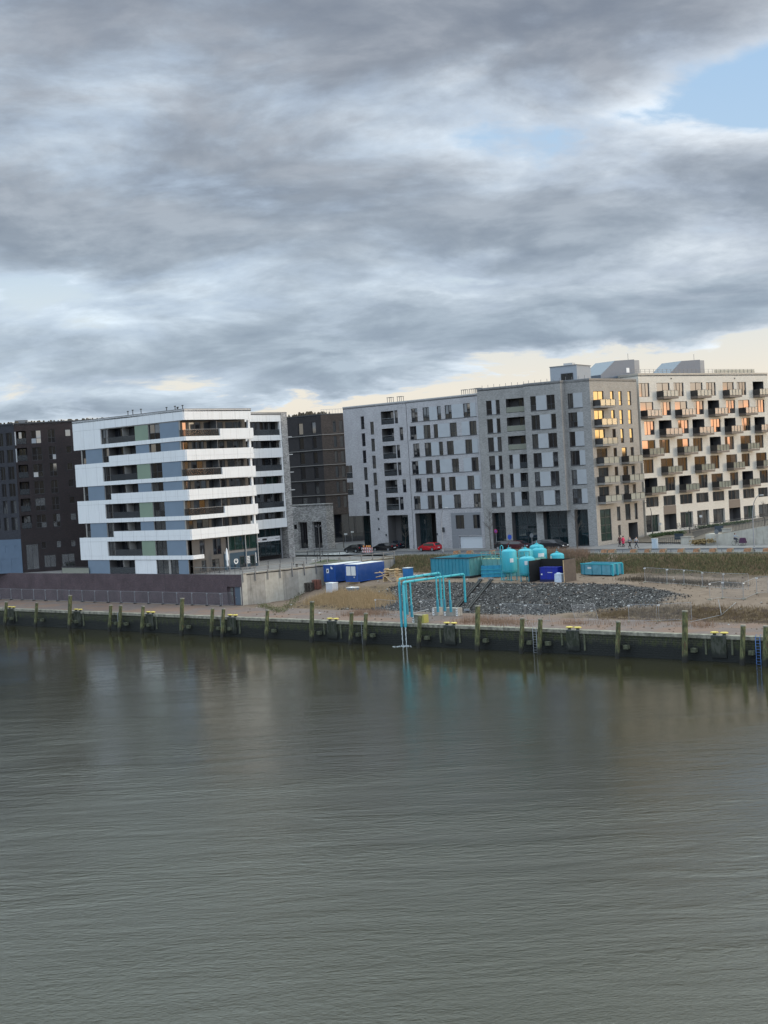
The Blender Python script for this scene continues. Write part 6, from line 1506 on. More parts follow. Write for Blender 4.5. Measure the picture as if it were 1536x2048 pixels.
mb = MB(); cbox(mb, -.8, .8, -.05, 1.15, 1.5, 1.58); mb.build('lid', m_white, t); mb = MB(); cbox(mb, -.7, .7, .05, 1.0, 0, .12); mb.build('pallet_base', m_timb, t)
p = G(706, 1182); t = thing('tub', 'low tub with a white rim and blue band on the sand', 'tub', p, QRZ)
mb = MB(); mb.box((0, 0, .25), (1.4, 1.0, .5), 0, taper=1.12); mb.build('tub_body', M('tub_blue', (.10, .19, .28), .6), t); mb = MB(); mb.box((0, 0, .54), (1.62, 1.2, .09)); mb.build('rim', m_white, t)
mb = MB(); mb.box((0, 0, -.02), (1.2, .8, .12)); mb.build('foot', m_white, t)
# timber boards stacked on trestles beside the blue container
p = G(784, 1163); t = thing('timber_rack', 'rack of raw timber boards and pallets right of the blue container', 'timber stack', p, QRZ + .1)
for k in range(4): mb = MB(); mb.box((0, .3 * (k % 2), .75 + k * .33), (2.6, 1.1, .07)); mb.box((-.9, 0, .88 + k * .33), (.12, 1.0, .17)); mb.box((.9, 0, .88 + k * .33), (.12, 1.0, .17)); mb.build('board_layer', m_timb, t)
for x in (-1.2, 1.2): mb = MB(); mb.box((x, 0, .38), (.12, 1.0, .78)); mb.build('trestle', m_timb, t)
for x0, z0, x1, z1 in ((-1.7, 1.6, .5, 0.0), (-2.6, 1.35, .2, 1.5), (-2.4, .7, -.2, 1.15)): mb = MB(); mb.tube([(x0, -.7, z0), (x1, -.72, z1)], .055, 4, smooth=False); mb.build('loose_board', m_timb, t)
p = G(812, 1158); t = thing('portable_toilet', 'narrow blue upright cabin half hidden behind the teal pipes', 'cabin', p, QRZ)
mb = MB(); cbox(mb, -.55, .55, 0, 1.1, 0, 1.6); mb.build('cabin', M('mid_blue_plastic', (.03, .16, .38), .5), t); mb = MB(); cbox(mb, -.6, .6, -.05, 1.15, 1.6, 1.68); mb.build('roof', m_offw, t)
# covered white sheet heap behind the gantry
mb = MB(); p = G(842, 1153)
for k in range(9): mb.box((p.x + random.uniform(-2, 2.2), p.y + random.uniform(-1, 1), p.z + .2), (random.uniform(.6, 1.5), random.uniform(.5, 1), random.uniform(.2, .55)), random.random() * 3, taper=.7)
tag(mb.build('rubble_heap', M('pale_rubble', (.42, .42, .41), .9, var=.2)), 'heap of pale rubble slabs behind the teal pipes at the foot of the grass bank', 'rubble heap', kind='stuff')
# ------------------------------------------------------------------ street: vehicles
def mirror_profile(prof): return prof
def car(P, rz, label, paint, kind='hatch', cat='car'):
    """x = forward"""
    t = thing('parked_car', label, cat, P, rz)
    L = {'hatch': 4.05, 'estate': 4.7, 'suv': 4.5}[kind]; Wd = 1.78; H = {'hatch': 1.46, 'estate': 1.46, 'suv': 1.66}[kind]; h = L / 2
    # side outline rear -> front over the top
    low = [(-h, .50), (-h + .02, .95), (-h + .12, H * .68)]
    roofl = {'hatch': [(-h + .45, H - .06), (-h + 1.1, H), (-.1, H), (.55, H - .12), (1.25, H * .66)],
             'estate': [(-h + .35, H - .05), (-h + 1.0, H), (.2, H), (.8, H - .1), (1.5, H * .66)],
             'suv': [(-h + .3, H - .06), (-h + .9, H), (.1, H), (.7, H - .12), (1.25, H * .66)]}[kind]
    front = [(h - .35, H * .56), (h - .08, .68), (h, .45), (h - .05, .28), (h - .35, .22), (-h + .3, .22), (-h + .03, .30)]
    prof = low + roofl + front; n = len(prof)
    def wdt(z): return Wd / 2 * (1.0 if z < H * .62 else 1 - .26 * (z - H * .62) / (H * .38))
    mb = MB(); V = [(x, -wdt(z) * (.97 if z < .3 else 1), z) for x, z in prof] + [(x, wdt(z) * (.97 if z < .3 else 1), z) for x, z in prof]
    V += [(x * .97, -wdt(z) * .80, z + (.02 if z > 1.3 else 0)) for x, z in prof]  # soften the shoulders
    k = 2 * n; V += [(x * .97, wdt(z) * .80, z + (.02 if z > 1.3 else 0)) for x, z in prof]
    F = [(tuple(range(n - 1, -1, -1))), tuple(range(n, 2 * n))]
    for i in range(n): j = (i + 1) % n; F.append((i, j, n + j, n + i))
    mb.add(V[:2 * n], F, 0); b_ = mb.build('body', paint, t)
    bv = b_.modifiers.new('bevel', 'BEVEL'); bv.width = .05; bv.segments = 2; bv.limit_method = 'ANGLE'; bv.angle_limit = R(25)
    # glass: side windows and both screens slightly proud
    zb, zt = H * .66, H - .10; x0, x1 = -h + .55, 1.05
    for sgn in (-1, 1):
        mb = MB(); yb, yt = wdt(zb) + .012, wdt(zt) + .012
        mb.add([(x0 - .15, sgn * yb, zb), (x1, sgn * yb, zb), (x1 - .62, sgn * yt, zt), (x0 + .05, sgn * yt, zt)], [(0, 1, 2, 3) if sgn < 0 else (3, 2, 1, 0)]); mb.build('side_window', g_dark, t)
    rf = roofl[-2:]; mb = MB(); a, c = rf[1], rf[0]
    mb.add([(a[0] + .02, -wdt(a[1]) * .88, a[1] + .02), (a[0] + .02, wdt(a[1]) * .88, a[1] + .02), (c[0] + .02, wdt(c[1]) * .86, c[1] + .02), (c[0] + .02, -wdt(c[1]) * .86, c[1] + .02)], [(0, 1, 2, 3)]); mb.build('windscreen', g_dark, t)
    a, c = low[2], roofl[0]; mb = MB()
    mb.add([(a[0] - .02, -wdt(a[1]) * .85, a[1] + .03), (a[0] - .02, wdt(a[1]) * .85, a[1] + .03), (c[0] - .02, wdt(c[1]) * .86, c[1] - .02), (c[0] - .02, -wdt(c[1]) * .86, c[1] - .02)], [(3, 2, 1, 0)]); mb.build('rear_window', g_dark, t)
    for x in (-h + .78, h - .82):
        for sgn in (-1, 1):
            y = sgn * (Wd / 2 - .1); w = MB(); w.tube([(x, y - .10, .32), (x, y + .12, .32)] if sgn > 0 else [(x, y - .12, .32), (x, y + .10, .32)], .325, 16, smooth=False); wh = w.build('wheel', m_black, t)
            w = MB(); ye = y + sgn * .125; w.tube([(x, ye - .01, .32), (x, ye + .01, .32)], .21, 12, smooth=False); w.build('rim', m_steel, wh)
    for sgn in (-1, 1):
        mb = MB(); mb.box((h - .14, sgn * .62, .68), (.16, .34, .13)); mb.build('headlight', m_white, t)
        mb = MB(); mb.box((-h + .02, sgn * .68, .9), (.07, .26, .2)); mb.build('tail_light', M('tail_red', (.35, .01, .01), .3), t)
        mb = MB(); mb.box((.78, sgn * (Wd / 2 + .06), 1.0), (.14, .16, .11)); mb.build('mirror', paint, t)
    mb = MB(); mb.box((-h - .005, 0, .62), (.02, .5, .11)); mb.build('number_plate', m_white, t)
    return t
m_red = M('red_car_paint', (.42, .01, .018), .25, ior=1.6); m_blk = M('black_car_paint', (.012, .012, .014), .2, ior=1.6); m_nav = M('dark_blue_car_paint', (.012, .018, .032), .25, ior=1.6)
ZR = ZS + .012; ZF = ZS + .13
def road(px, py, z=None): p = at(px, py, ZR if z is None else z); return p
car(road(860, 1102), QRZ + R(180), 'red hatchback parked in front of the arched entrance of the pale grey building', m_red, 'hatch')
car(road(770, 1102), QRZ + R(180), 'black estate car parked right of the red and white barrier', m_blk, 'estate')
car(road(790, 1098), QRZ + R(180), 'dark car parked close behind the black estate', m_nav, 'hatch')
car(road(710, 1105), QRZ + R(175), 'black car half hidden left of the red and white barrier', m_blk, 'hatch')
car(road(1109, 1099), QRZ, 'black off-road car parked before the glass shop front right of the tanks', m_blk, 'suv')
car(road(1083, 1098), QRZ + R(180), 'dark car with a roof box look behind the teal tanks', m_nav, 'estate')
car(road(1040, 1099), QRZ, 'dark red-tinted car behind the tallest tank, left of the other cars', M('dark_red_car_paint', (.05, .008, .012), .3), 'hatch')
car(road(1018, 1099), QRZ, 'black car beneath the round blue sign', m_blk, 'estate')

# bicycles
def bicycle(P, rz, label, col, group):
    t = thing('bicycle', label, 'bicycle', P, rz, group)
    for x in (-.52, .52):
        mb = MB(); pts = [(x + .33 * math.cos(R(a)), 0, .34 + .33 * math.sin(R(a))) for a in range(0, 361, 24)]; mb.tube(pts, .022, 5, cap=False); mb.build('wheel', m_black, t)
    mb = MB()
    for a, c in (((-.52, .34), (-.08, .32)), ((-.08, .32), (-.2, .85)), ((-.2, .8), (.36, .85)), ((-.08, .32), (.36, .8)), ((.52, .34), (.34, .95)), ((-.52, .34), (-.18, .75))): mb.tube([(a[0], 0, a[1]), (c[0], 0, c[1])], .02, 5)
    mb.build('frame', col, t)
    mb = MB(); mb.tube([(.32, -.27, 1.0), (.36, 0, .97), (.32, .27, 1.0)], .015, 5); mb.build('handlebar', m_dsteel, t); mb = MB(); mb.box((-.22, 0, .9), (.25, .14, .06), taper=.7); mb.build('saddle', m_black, t)
    return t
def bike_row(px0, px1, py, z, n, where):
    for k in range(n):
        f = k / max(1, n - 1); p = at(px0 + (px1 - px0) * f, py, z)
        nm = ['first', 'second', 'third', 'fourth', 'fifth', 'sixth'][k]
        bicycle(p, QRZ + R(90 + random.uniform(-15, 15)), f'{nm} bicycle from the left {where}', random.choice([m_dsteel, m_nav, m_frame]), 'bicycles ' + where)
bike_row(800, 832, 1097, ZF, 5, 'in front of the pale grey building entrance')
bike_row(1264, 1282, 1077, ZF, 3, 'by the gateway of the sunlit balcony side')
bike_row(572, 590, 1092, ZF, 3, 'at the foot of the pale pier by the white building')
bike_row(1357, 1384, 1058, 9.0, 4, 'before the cream building entrance')

# ------------------------------------------------------------------ people
m_skin = M('skin', (.45, .27, .19), .6); m_hair = M('dark_hair', (.02, .014, .01), .7)
def person(P, rz, label, coat, legs, hair=m_hair, stride=.28, long_coat=False, arm_out=0.0, h=1.72, sit=False):
    """x = facing direction; one skinned body, clothing as children"""
    t = thing('person', label, 'person', P, rz); k = h / 1.72
    J = {'pel': (0, 0, .95), 'wai': (0, 0, 1.12), 'che': (.01, 0, 1.34), 'nec': (.01, 0, 1.47), 'hea': (.03, 0, 1.57), 'top': (.03, 0, 1.68)}
    E = [('pel', 'wai'), ('wai', 'che'), ('che', 'nec'), ('nec', 'hea'), ('hea', 'top')]; Rr = {'pel': .14, 'wai': .125, 'che': .15, 'nec': .055, 'hea': .095, 'top': .07}
    for sg, st in ((-1, stride), (1, -stride)):
        n = 'l' if sg < 0 else 'r'
        if sit: J.update({n + 'hi': (.02, sg * .09, .92), n + 'kn': (.38, sg * .10, .72 if sg < 0 else .9), n + 'an': (.18, sg * .10, .32 if sg < 0 else .5), n + 'to': (.33, sg * .10, .28 if sg < 0 else .46)})
        else: J.update({n + 'hi': (0, sg * .09, .88), n + 'kn': (st * .55 + .04, sg * .095, .48), n + 'an': (st - (.06 if st < 0 else 0), sg * .09, .09 + (.05 if st < 0 else 0)), n + 'to': (st + .15 - (.02 if st < 0 else 0), sg * .095, .04)})
        ax = -st * .7
        J.update({n + 'sh': (.0, sg * .18, 1.40), n + 'el': (ax * .4 + arm_out * .2, sg * .24, 1.14), n + 'wr': (ax + arm_out * .45 + .04, sg * .23, .92 + arm_out * .2), n + 'ha': (ax + arm_out * .5 + .08, sg * .22, .85 + arm_out * .2)})
        E += [('pel', n + 'hi'), (n + 'hi', n + 'kn'), (n + 'kn', n + 'an'), (n + 'an', n + 'to'), ('che', n + 'sh'), (n + 'sh', n + 'el'), (n + 'el', n + 'wr'), (n + 'wr', n + 'ha')]
        Rr.update({n + 'hi': .095, n + 'kn': .062, n + 'an': .042, n + 'to': .038, n + 'sh': .068, n + 'el': .045, n + 'wr': .03, n + 'ha': .036})
    def skinned(name, keys, grow, mat, par):
        ks = [q for q in J if q in keys]; me = bpy.data.meshes.new(name)
        me.from_pydata([tuple(c * k for c in J[q]) for q in ks], [(ks.index(a), ks.index(b_)) for a, b_ in E if a in ks and b_ in ks], [])
        o = bpy.data.objects.new(name, me); COL.objects.link(o); o.parent = par; me.materials.append(mat)
        sk = o.modifiers.new('skin', 'SKIN'); sk.use_smooth_shade = True
        for v, q in zip(me.skin_vertices[0].data if me.skin_vertices else [], ks): v.radius = ((Rr[q] + grow) * k,) * 2
        if not me.skin_vertices: return o
        me.skin_vertices[0].data[0].use_root = True
        ss = o.modifiers.new('sub', 'SUBSURF'); ss.levels = 1; ss.render_levels = 1
        return o
    skinned('body', set(J), 0, m_skin, t)
    skinned('trousers', {'pel', 'lhi', 'rhi', 'lkn', 'rkn', 'lan', 'ran'}, .018, legs, t)
    skinned('jacket', {'pel', 'wai', 'che', 'lsh', 'rsh', 'lel', 'rel', 'lwr', 'rwr'}, .022, coat, t)
    if long_coat: mb = MB(); mb.lathe([(.24, .55), (.21, .8), (.165, 1.05), (.16, 1.15)], (0, 0, 0), 12, sc=(.85, 1.0)); mb.build('coat_skirt', coat, t)
    for sg in ('l', 'r'): x, y, z = J[sg + 'to']; mb = MB(); mb.box((x - .06, y, max(.05, z)), (.27, .1, .09), taper=.7); mb.build('shoe', m_black, t)
    mb = MB(); mb.lathe([(.06, 1.50), (.098, 1.56), (.112, 1.63), (.09, 1.70), (.03, 1.735)], (-.012, 0, 0), 12); hr = mb.build('hair', hair, t)
    mb = MB(); mb.lathe([(.02, 1.50), (.075, 1.54), (.088, 1.60), (.07, 1.66)], (.045, 0, 0), 10); mb.box((.135, 0, 1.585), (.03, .025, .045), taper=.6); mb.build('face', m_skin, t)
    return t
mP = lambda n, c: M(n, c, .8)
fwd = QRZ
person(at(1240, 1093, ZF), fwd + R(170), 'person in dark red-brown coat walking left beside the pink coat', mP('maroon_coat', (.05, .015, .02)), mP('black_trousers', (.012, .012, .014)), long_coat=True)
person(at(1247, 1094, ZF), fwd + R(175), 'person in a bright pink-red long coat walking left', mP('pink_coat', (.55, .03, .09)), mP('black_trousers', (.012, .012, .014)), stride=.22, long_coat=True)
person(at(1260, 1097, ZF), fwd + R(-10), 'person in black trousers and grey top walking right', mP('grey_top', (.16, .17, .19)), mP('black_trousers', (.012, .012, .014)), stride=.3, h=1.8)
person(at(1273, 1096, ZF), fwd + R(-5), 'person in a pale grey jacket striding right', mP('pale_jacket', (.26, .28, .30)), mP('dark_jeans', (.03, .035, .05)), stride=.36)
person(at(818, 1094, ZF), fwd + R(100), 'person in a white jacket standing among the parked bicycles', m_white, mP('black_trousers', (.012, .012, .014)), stride=.08)
person(at(1252, 1080, ZF) + Vector((1.5, 2, 0)), fwd + R(60), 'person in dark clothes standing by the gateway bicycles', mP('dark_coat', (.02, .02, .025)), mP('dark_jeans', (.03, .035, .05)), stride=.05) if False else None
# cyclist at the right
P = at(1474, 1091, ZF); bicycle(P, fwd + R(-5), 'bicycle ridden along the pavement at the right', m_dsteel, 'ridden bicycle')
person(P + Vector((-.25, 0, .12)), fwd + R(-5), 'person in a pale jacket riding the bicycle at the right', mP('pale_jacket', (.26, .28, .30)), mP('dark_jeans', (.03, .035, .05)), arm_out=1.0, sit=True)
st = thing('cargo_trailer', 'plum-coloured covered cart just in front of the cyclist', 'cart', at(1486, 1091, ZF), fwd)
mb = MB(); mb.box((0, 0, .75), (.95, .7, .75), 0, taper=.7); mb.build('canopy', mP('plum_fabric', (.06, .02, .05)), st)
for y in (-.32, .32): mb = MB(); pts = [(.26 * math.cos(R(a)), y, .27 + .26 * math.sin(R(a))) for a in range(0, 361, 30)]; mb.tube(pts, .02, 5, cap=False); mb.build('wheel', m_black, st)

# ------------------------------------------------------------------ lamps, signs, bollards
def lamp(P, label, h, arm, azim, mat, head=.55):
    t = thing('street_lamp', label, 'street lamp', P)
    d = Vector((math.cos(azim), math.sin(azim), 0)); pts = [Vector((0, 0, 0)), Vector((0, 0, h * .62))]
    for k in range(1, 7): a = R(90) * k / 6; pts.append(Vector((0, 0, h * .62)) + d * arm * (1 - math.cos(a)) + Vector((0, 0, h * .36 * math.sin(a))))
    mb = MB(); mb.tube(pts, [.085, .07] + [.055 - .003 * k for k in range(6)], 8); mb.build('pole', mat, t)
    e = pts[-1]; mb = MB(); mb.box(tuple(e + d * head * .35 + Vector((0, 0, -.02))), (head, .22, .10), azim, taper=.7); mb.build('lamp_head', m_capl, t)
    mb = MB(); mb.lathe([(.14, 0), (.12, .5), (.09, .55)], (0, 0, 0), 8); mb.build('base_sleeve', mat, t)
lamp(road(886, 1107, ZS + .12), 'grey curved street lamp in front of the garage door building', 7.6, 1.0, QRZ, m_steel)
lamp(road(1509, 1103, ZS + .12), 'tall grey curved street lamp at the right edge of the street', 7.8, 1.3, QRZ, m_steel)
lamp(road(782, 1096, ZF), 'dark street lamp with an arm leaning left before the pale grey building', 6.0, 1.3, QRZ + R(180), m_dsteel, .35)
lamp(at(1306, 1078, ZF), 'dark street lamp with an arm before the left end of the cream building', 6.3, 1.3, QRZ + R(180), m_dsteel, .35)
def post_lamp(P, label, h):
    t = thing('street_lamp', label, 'street lamp', P)
    mb = MB(); mb.tube([(0, 0, 0), (0, 0, h)], [.09, .06], 8); mb.build('pole', m_dsteel, t)
    for sg in (-1, 1): mb = MB(); mb.tube([(0, 0, h - .6), (sg * .35, 0, h - .35)], .03, 5); mb.box((sg * .42, 0, h - .3), (.35, .3, .16), .4, taper=.7); mb.build('spotlight', m_dsteel, t)
post_lamp(at(641, 1124, 7.4), 'tall dark post lamp on the plaza left of the blue containers', 6.2)
post_lamp(at(1380, 1068, 8.2), 'dark post lamp with two small spotlights before the cream building', 3.9)
def sign(P, label, h, kind, rz=QRZ):
    t = thing('road_sign', label, 'sign', P, rz)
    mb = MB(); mb.tube([(0, 0, 0), (0, 0, h)], .035, 6); mb.build('post', m_steel, t)
    def disc(r, y, m_, nm, z=h - .05): q = MB(); q.tube([(0, y, z), (0, y - .012, z)], r, 20, smooth=False); return q.build(nm, m_, t)
    if kind == 'stop': disc(.33, -.05, M('sign_red_face', (.5, .02, .03), .4), 'sign_rim'); disc(.25, -.066, M('sign_blue_face', (.02, .07, .38), .4), 'sign_face'); mb = MB(); mb.tube([(-.22, -.085, h + .17), (.22, -.085, h - .27)], .028, 4); mb.tube([(-.22, -.087, h - .27), (.22, -.087, h + .17)], .028, 4); mb.build('cross_mark', M('sign_red_face', (.5, .02, .03), .4), t)
    elif kind == 'blue': disc(.42, -.05, M('sign_blue_face', (.02, .07, .38), .4), 'sign_face')
    elif kind == 'grey': disc(.36, -.05, m_rail, 'sign_back')
    elif kind == 'plate': mb = MB(); mb.box((0, -.05, h - .1), (.5, .03, .38)); mb.build('sign_plate', m_offw, t)
    else: mb = MB(); mb.box((.2, -.05, h - .05), (.75, .03, .28)); mb.build('direction_plate', m_offw, t)
sign(road(994, 1098, ZF), 'red and blue round no-stopping sign on a post left of the tanks', 3.0, 'stop')
sign(road(1021, 1098, ZF), 'round blue sign behind the tallest teal tank', 2.0, 'blue')
sign(road(1065, 1099, ZF), 'round grey sign seen from behind above the middle tanks', 2.3, 'grey')
sign(road(1435, 1098, ZS + .12), 'round grey sign seen from behind beside the pale ramp wall', 2.5, 'grey')
sign(at(1403, 1054, 9.2), 'small white sign on a thin post on the planted terrace', 1.9, 'plate')
sign(at(1322, 1073, 8.0), 'small white sign on a post by the hedge left of the terrace', 2.2, 'plate')
sign(at(650, 1098, ZF), 'white sign plate on a thin post by the crossing near the dark post lamp', 3.0, 'plate')
sign(at(692, 1098, ZF), 'small pale direction sign on a thin post left of the grey building corner', 2.8, 'arm')
sign(at(705, 1090, ZF), 'small pale sign on a thin post at the corner of the grey building', 2.6, 'arm')
# slim bollards / fence posts on the plaza
k = 0
NB_ = ['first', 'second', 'third', 'fourth', 'fifth', 'sixth', 'seventh', 'eighth', 'ninth', 'tenth', 'eleventh', 'twelfth']
for px, py in ((537, 1138), (561, 1135), (587, 1130), (613, 1127), (635, 1122), (657, 1122), (680, 1119)):
    t = thing('bollard', f'{NB_[k]} thin dark post from the left along the plaza edge', 'bollard', at(px, py, 7.32), 0, 'thin dark posts on the plaza'); mb = MB(); mb.tube([(0, 0, 0), (0, 0, 1.25)], .05, 6); mb.build('post', m_dsteel, t); mb = MB(); mb.lathe([(.09, 0), (.09, .04), (.06, .06)], (0, 0, 0), 8); mb.build('foot', m_dsteel, t); k += 1
k = 0
for px, py in ((584, 1109), (615, 1113), (629, 1112), (645, 1112)):
    t = thing('bollard', f'{NB_[k]} short dark post from the left beside the crossing', 'bollard', at(px, py, ZF), 0, 'short dark posts beside the crossing'); mb = MB(); mb.tube([(0, 0, 0), (0, 0, .95)], .06, 6); mb.build('post', m_dsteel, t); mb = MB(); mb.lathe([(.07, 0), (.07, .05), (.02, .09)], (0, 0, .94), 8); mb.build('cap', m_dsteel, t); k += 1
# warning barrier
B = road(735, 1107, ZS + .12); t = thing('traffic_barrier', 'red and white construction barrier with orange warning lamps beside the road', 'barrier', B, QRZ)
for j, z in enumerate((.35, .85)):
    mb = MB(); mb.box((0, 0, z), (2.5, .05, .34)); mb.build('board', m_white, t)
    for q in range(6): x = -1.15 + q * .42; mb = MB(); mb.add([(x, -.03, z - .17), (x + .2, -.03, z - .17), (x + .32, -.03, z + .17), (x + .12, -.03, z + .17)], [(0, 1, 2, 3)]); mb.build('red_stripe', M('signal_red', (.55, .05, .03), .5), t)
for x in (-1.0, 1.0): mb = MB(); mb.box((x, 0, .5), (.06, .06, 1.1)); mb.box((x, 0, .05), (.3, .8, .1)); mb.build('stand', m_dsteel, t)
for x in (-.8, -.1, .3, .7): mb = MB(); mb.lathe([(.08, 0), (.12, .1), (.12, .28), (.05, .34)], (x, 0, 1.05), 10); mb.build('warning_lamp', M('amber_lens', (.75, .30, .08), .4), t)
# electricity cabinet
p = at(1309, 1097, ZF); t = thing('electric_cabinet', 'pale blue-grey electric cabinet on the pavement left of the terrace', 'cabinet', p, QRZ); mb = MB(); cbox(mb, -.42, .42, 0, .4, 0, 1.45); mb.build('housing', M('cabinet_grey', (.42, .48, .52), .5), t); mb = MB(); cbox(mb, -.46, .46, -.03, .43, 1.45, 1.52); mb.build('lid', m_capl, t); mb = MB(); cbox(mb, -.005, .005, -.012, -.001, .1, 1.4); mb.build('door_gap', m_rail, t)

# ------------------------------------------------------------------ road edge: coping, guard rail, row of rust-coloured stone blocks
g = thing('guard_rail', 'long low dark guard rail along the river side of the road', 'guard rail', W(-20, 45.7, ZS + .12))
F45 = Fac((Q0.x + QN.x * 45.85, Q0.y + QN.y * 45.85), QD)
fpart('rail_beam', m_rail, g, [(-9, 120, ZS + .50, ZS + .62, 0, .06)], F45)
u = -9.0
while u < 60: fpart('rail_post', m_rail, g, [(u, u + .08, ZS + .1, ZS + .5, -.08, -.002)], F45); u += 4
k_ = thing('embankment_kerb', 'pale concrete kerb along the top of the grass embankment', 'kerb', W(0, 44.3, ZS)); F44 = Fac((Q0.x + QN.x * 44.3, Q0.y + QN.y * 44.3), QD)
u = -38.0
mb = MB()
while u < 70: mb.fbox(F44, u, u + 2.96, ZS - .3, ZS + .2, -.22, .12); u += 3
mb.build('kerb_stones', m_cope, k_, True)
BLK = [911, 937, 982, 1207, 1222, 1265, 1293, 1324, 1360, 1391, 1424, 1458, 1494, 1532]
BLL = ['farthest left, behind the teal container', 'second from the left, behind the teal container', 'behind the pale green container railing', 'just left of the walking people', 'below the walking people in dark and pink', 'below the striding person at the top of the footpath', 'just right of the footpath top',
       'below and right of the electric cabinet', 'below the garden fence left of the ramp wall', 'below the small planted bank by the ramp', 'left of the round grey sign', 'right of the round grey sign', 'below the cyclist', 'at the right photo edge near the tall lamp']
m_rust = M('rust_sandstone', (.33, .17, .09), .85, var=.45, vscale=4)
for px, lab in zip(BLK, BLL):
    p = F44.uz(px, 1103, -.6); q = F44.pt(p[0], ZS + .12, -.6); t = thing('stone_block', 'rust-orange roadside stone ' + lab, 'block', q, QRZ, 'rust-orange blocks along the road edge')
    w = random.uniform(.85, 1.15); mb = MB(); mb.add([(-w / 2, 0, 0), (w / 2, 0, 0), (w / 2, .5, 0), (-w / 2, .5, 0), (-w / 2 + .12, .05, .5), (w / 2 - .03, .05, .56), (w / 2 - .03, .45, .56), (-w / 2 + .12, .45, .5)], [(0, 3, 2, 1), (4, 5, 6, 7), (0, 1, 5, 4), (1, 2, 6, 5), (2, 3, 7, 6), (3, 0, 4, 7)]); mb.build('block', m_rust, t)
    mb = MB(); mb.box((w / 2 + .03, .25, .25), (.05, .5, .5)); mb.build('sunlit_edge', m_cope, t)  # pale slab stands in for the sunlit right edge

# road markings and crossing, lighter side street on the left
sheet('lane_line', [(-240, 49.6), (60, 49.6), (60, 49.72), (-240, 49.72)], ZR + .006, m_offw)
sheet('side_street', [(-70, 53.25), (-52, 53.25), (-85, 110), (-103, 110)], ZF + .006, m_asph)
for k in range(5): sheet('crossing_stripe', [(-60 + k * 1.1, 46.6), (-59.5 + k * 1.1, 46.6), (-59.5 + k * 1.1, 52.6), (-60 + k * 1.1, 52.6)], ZR + .006, m_offw)
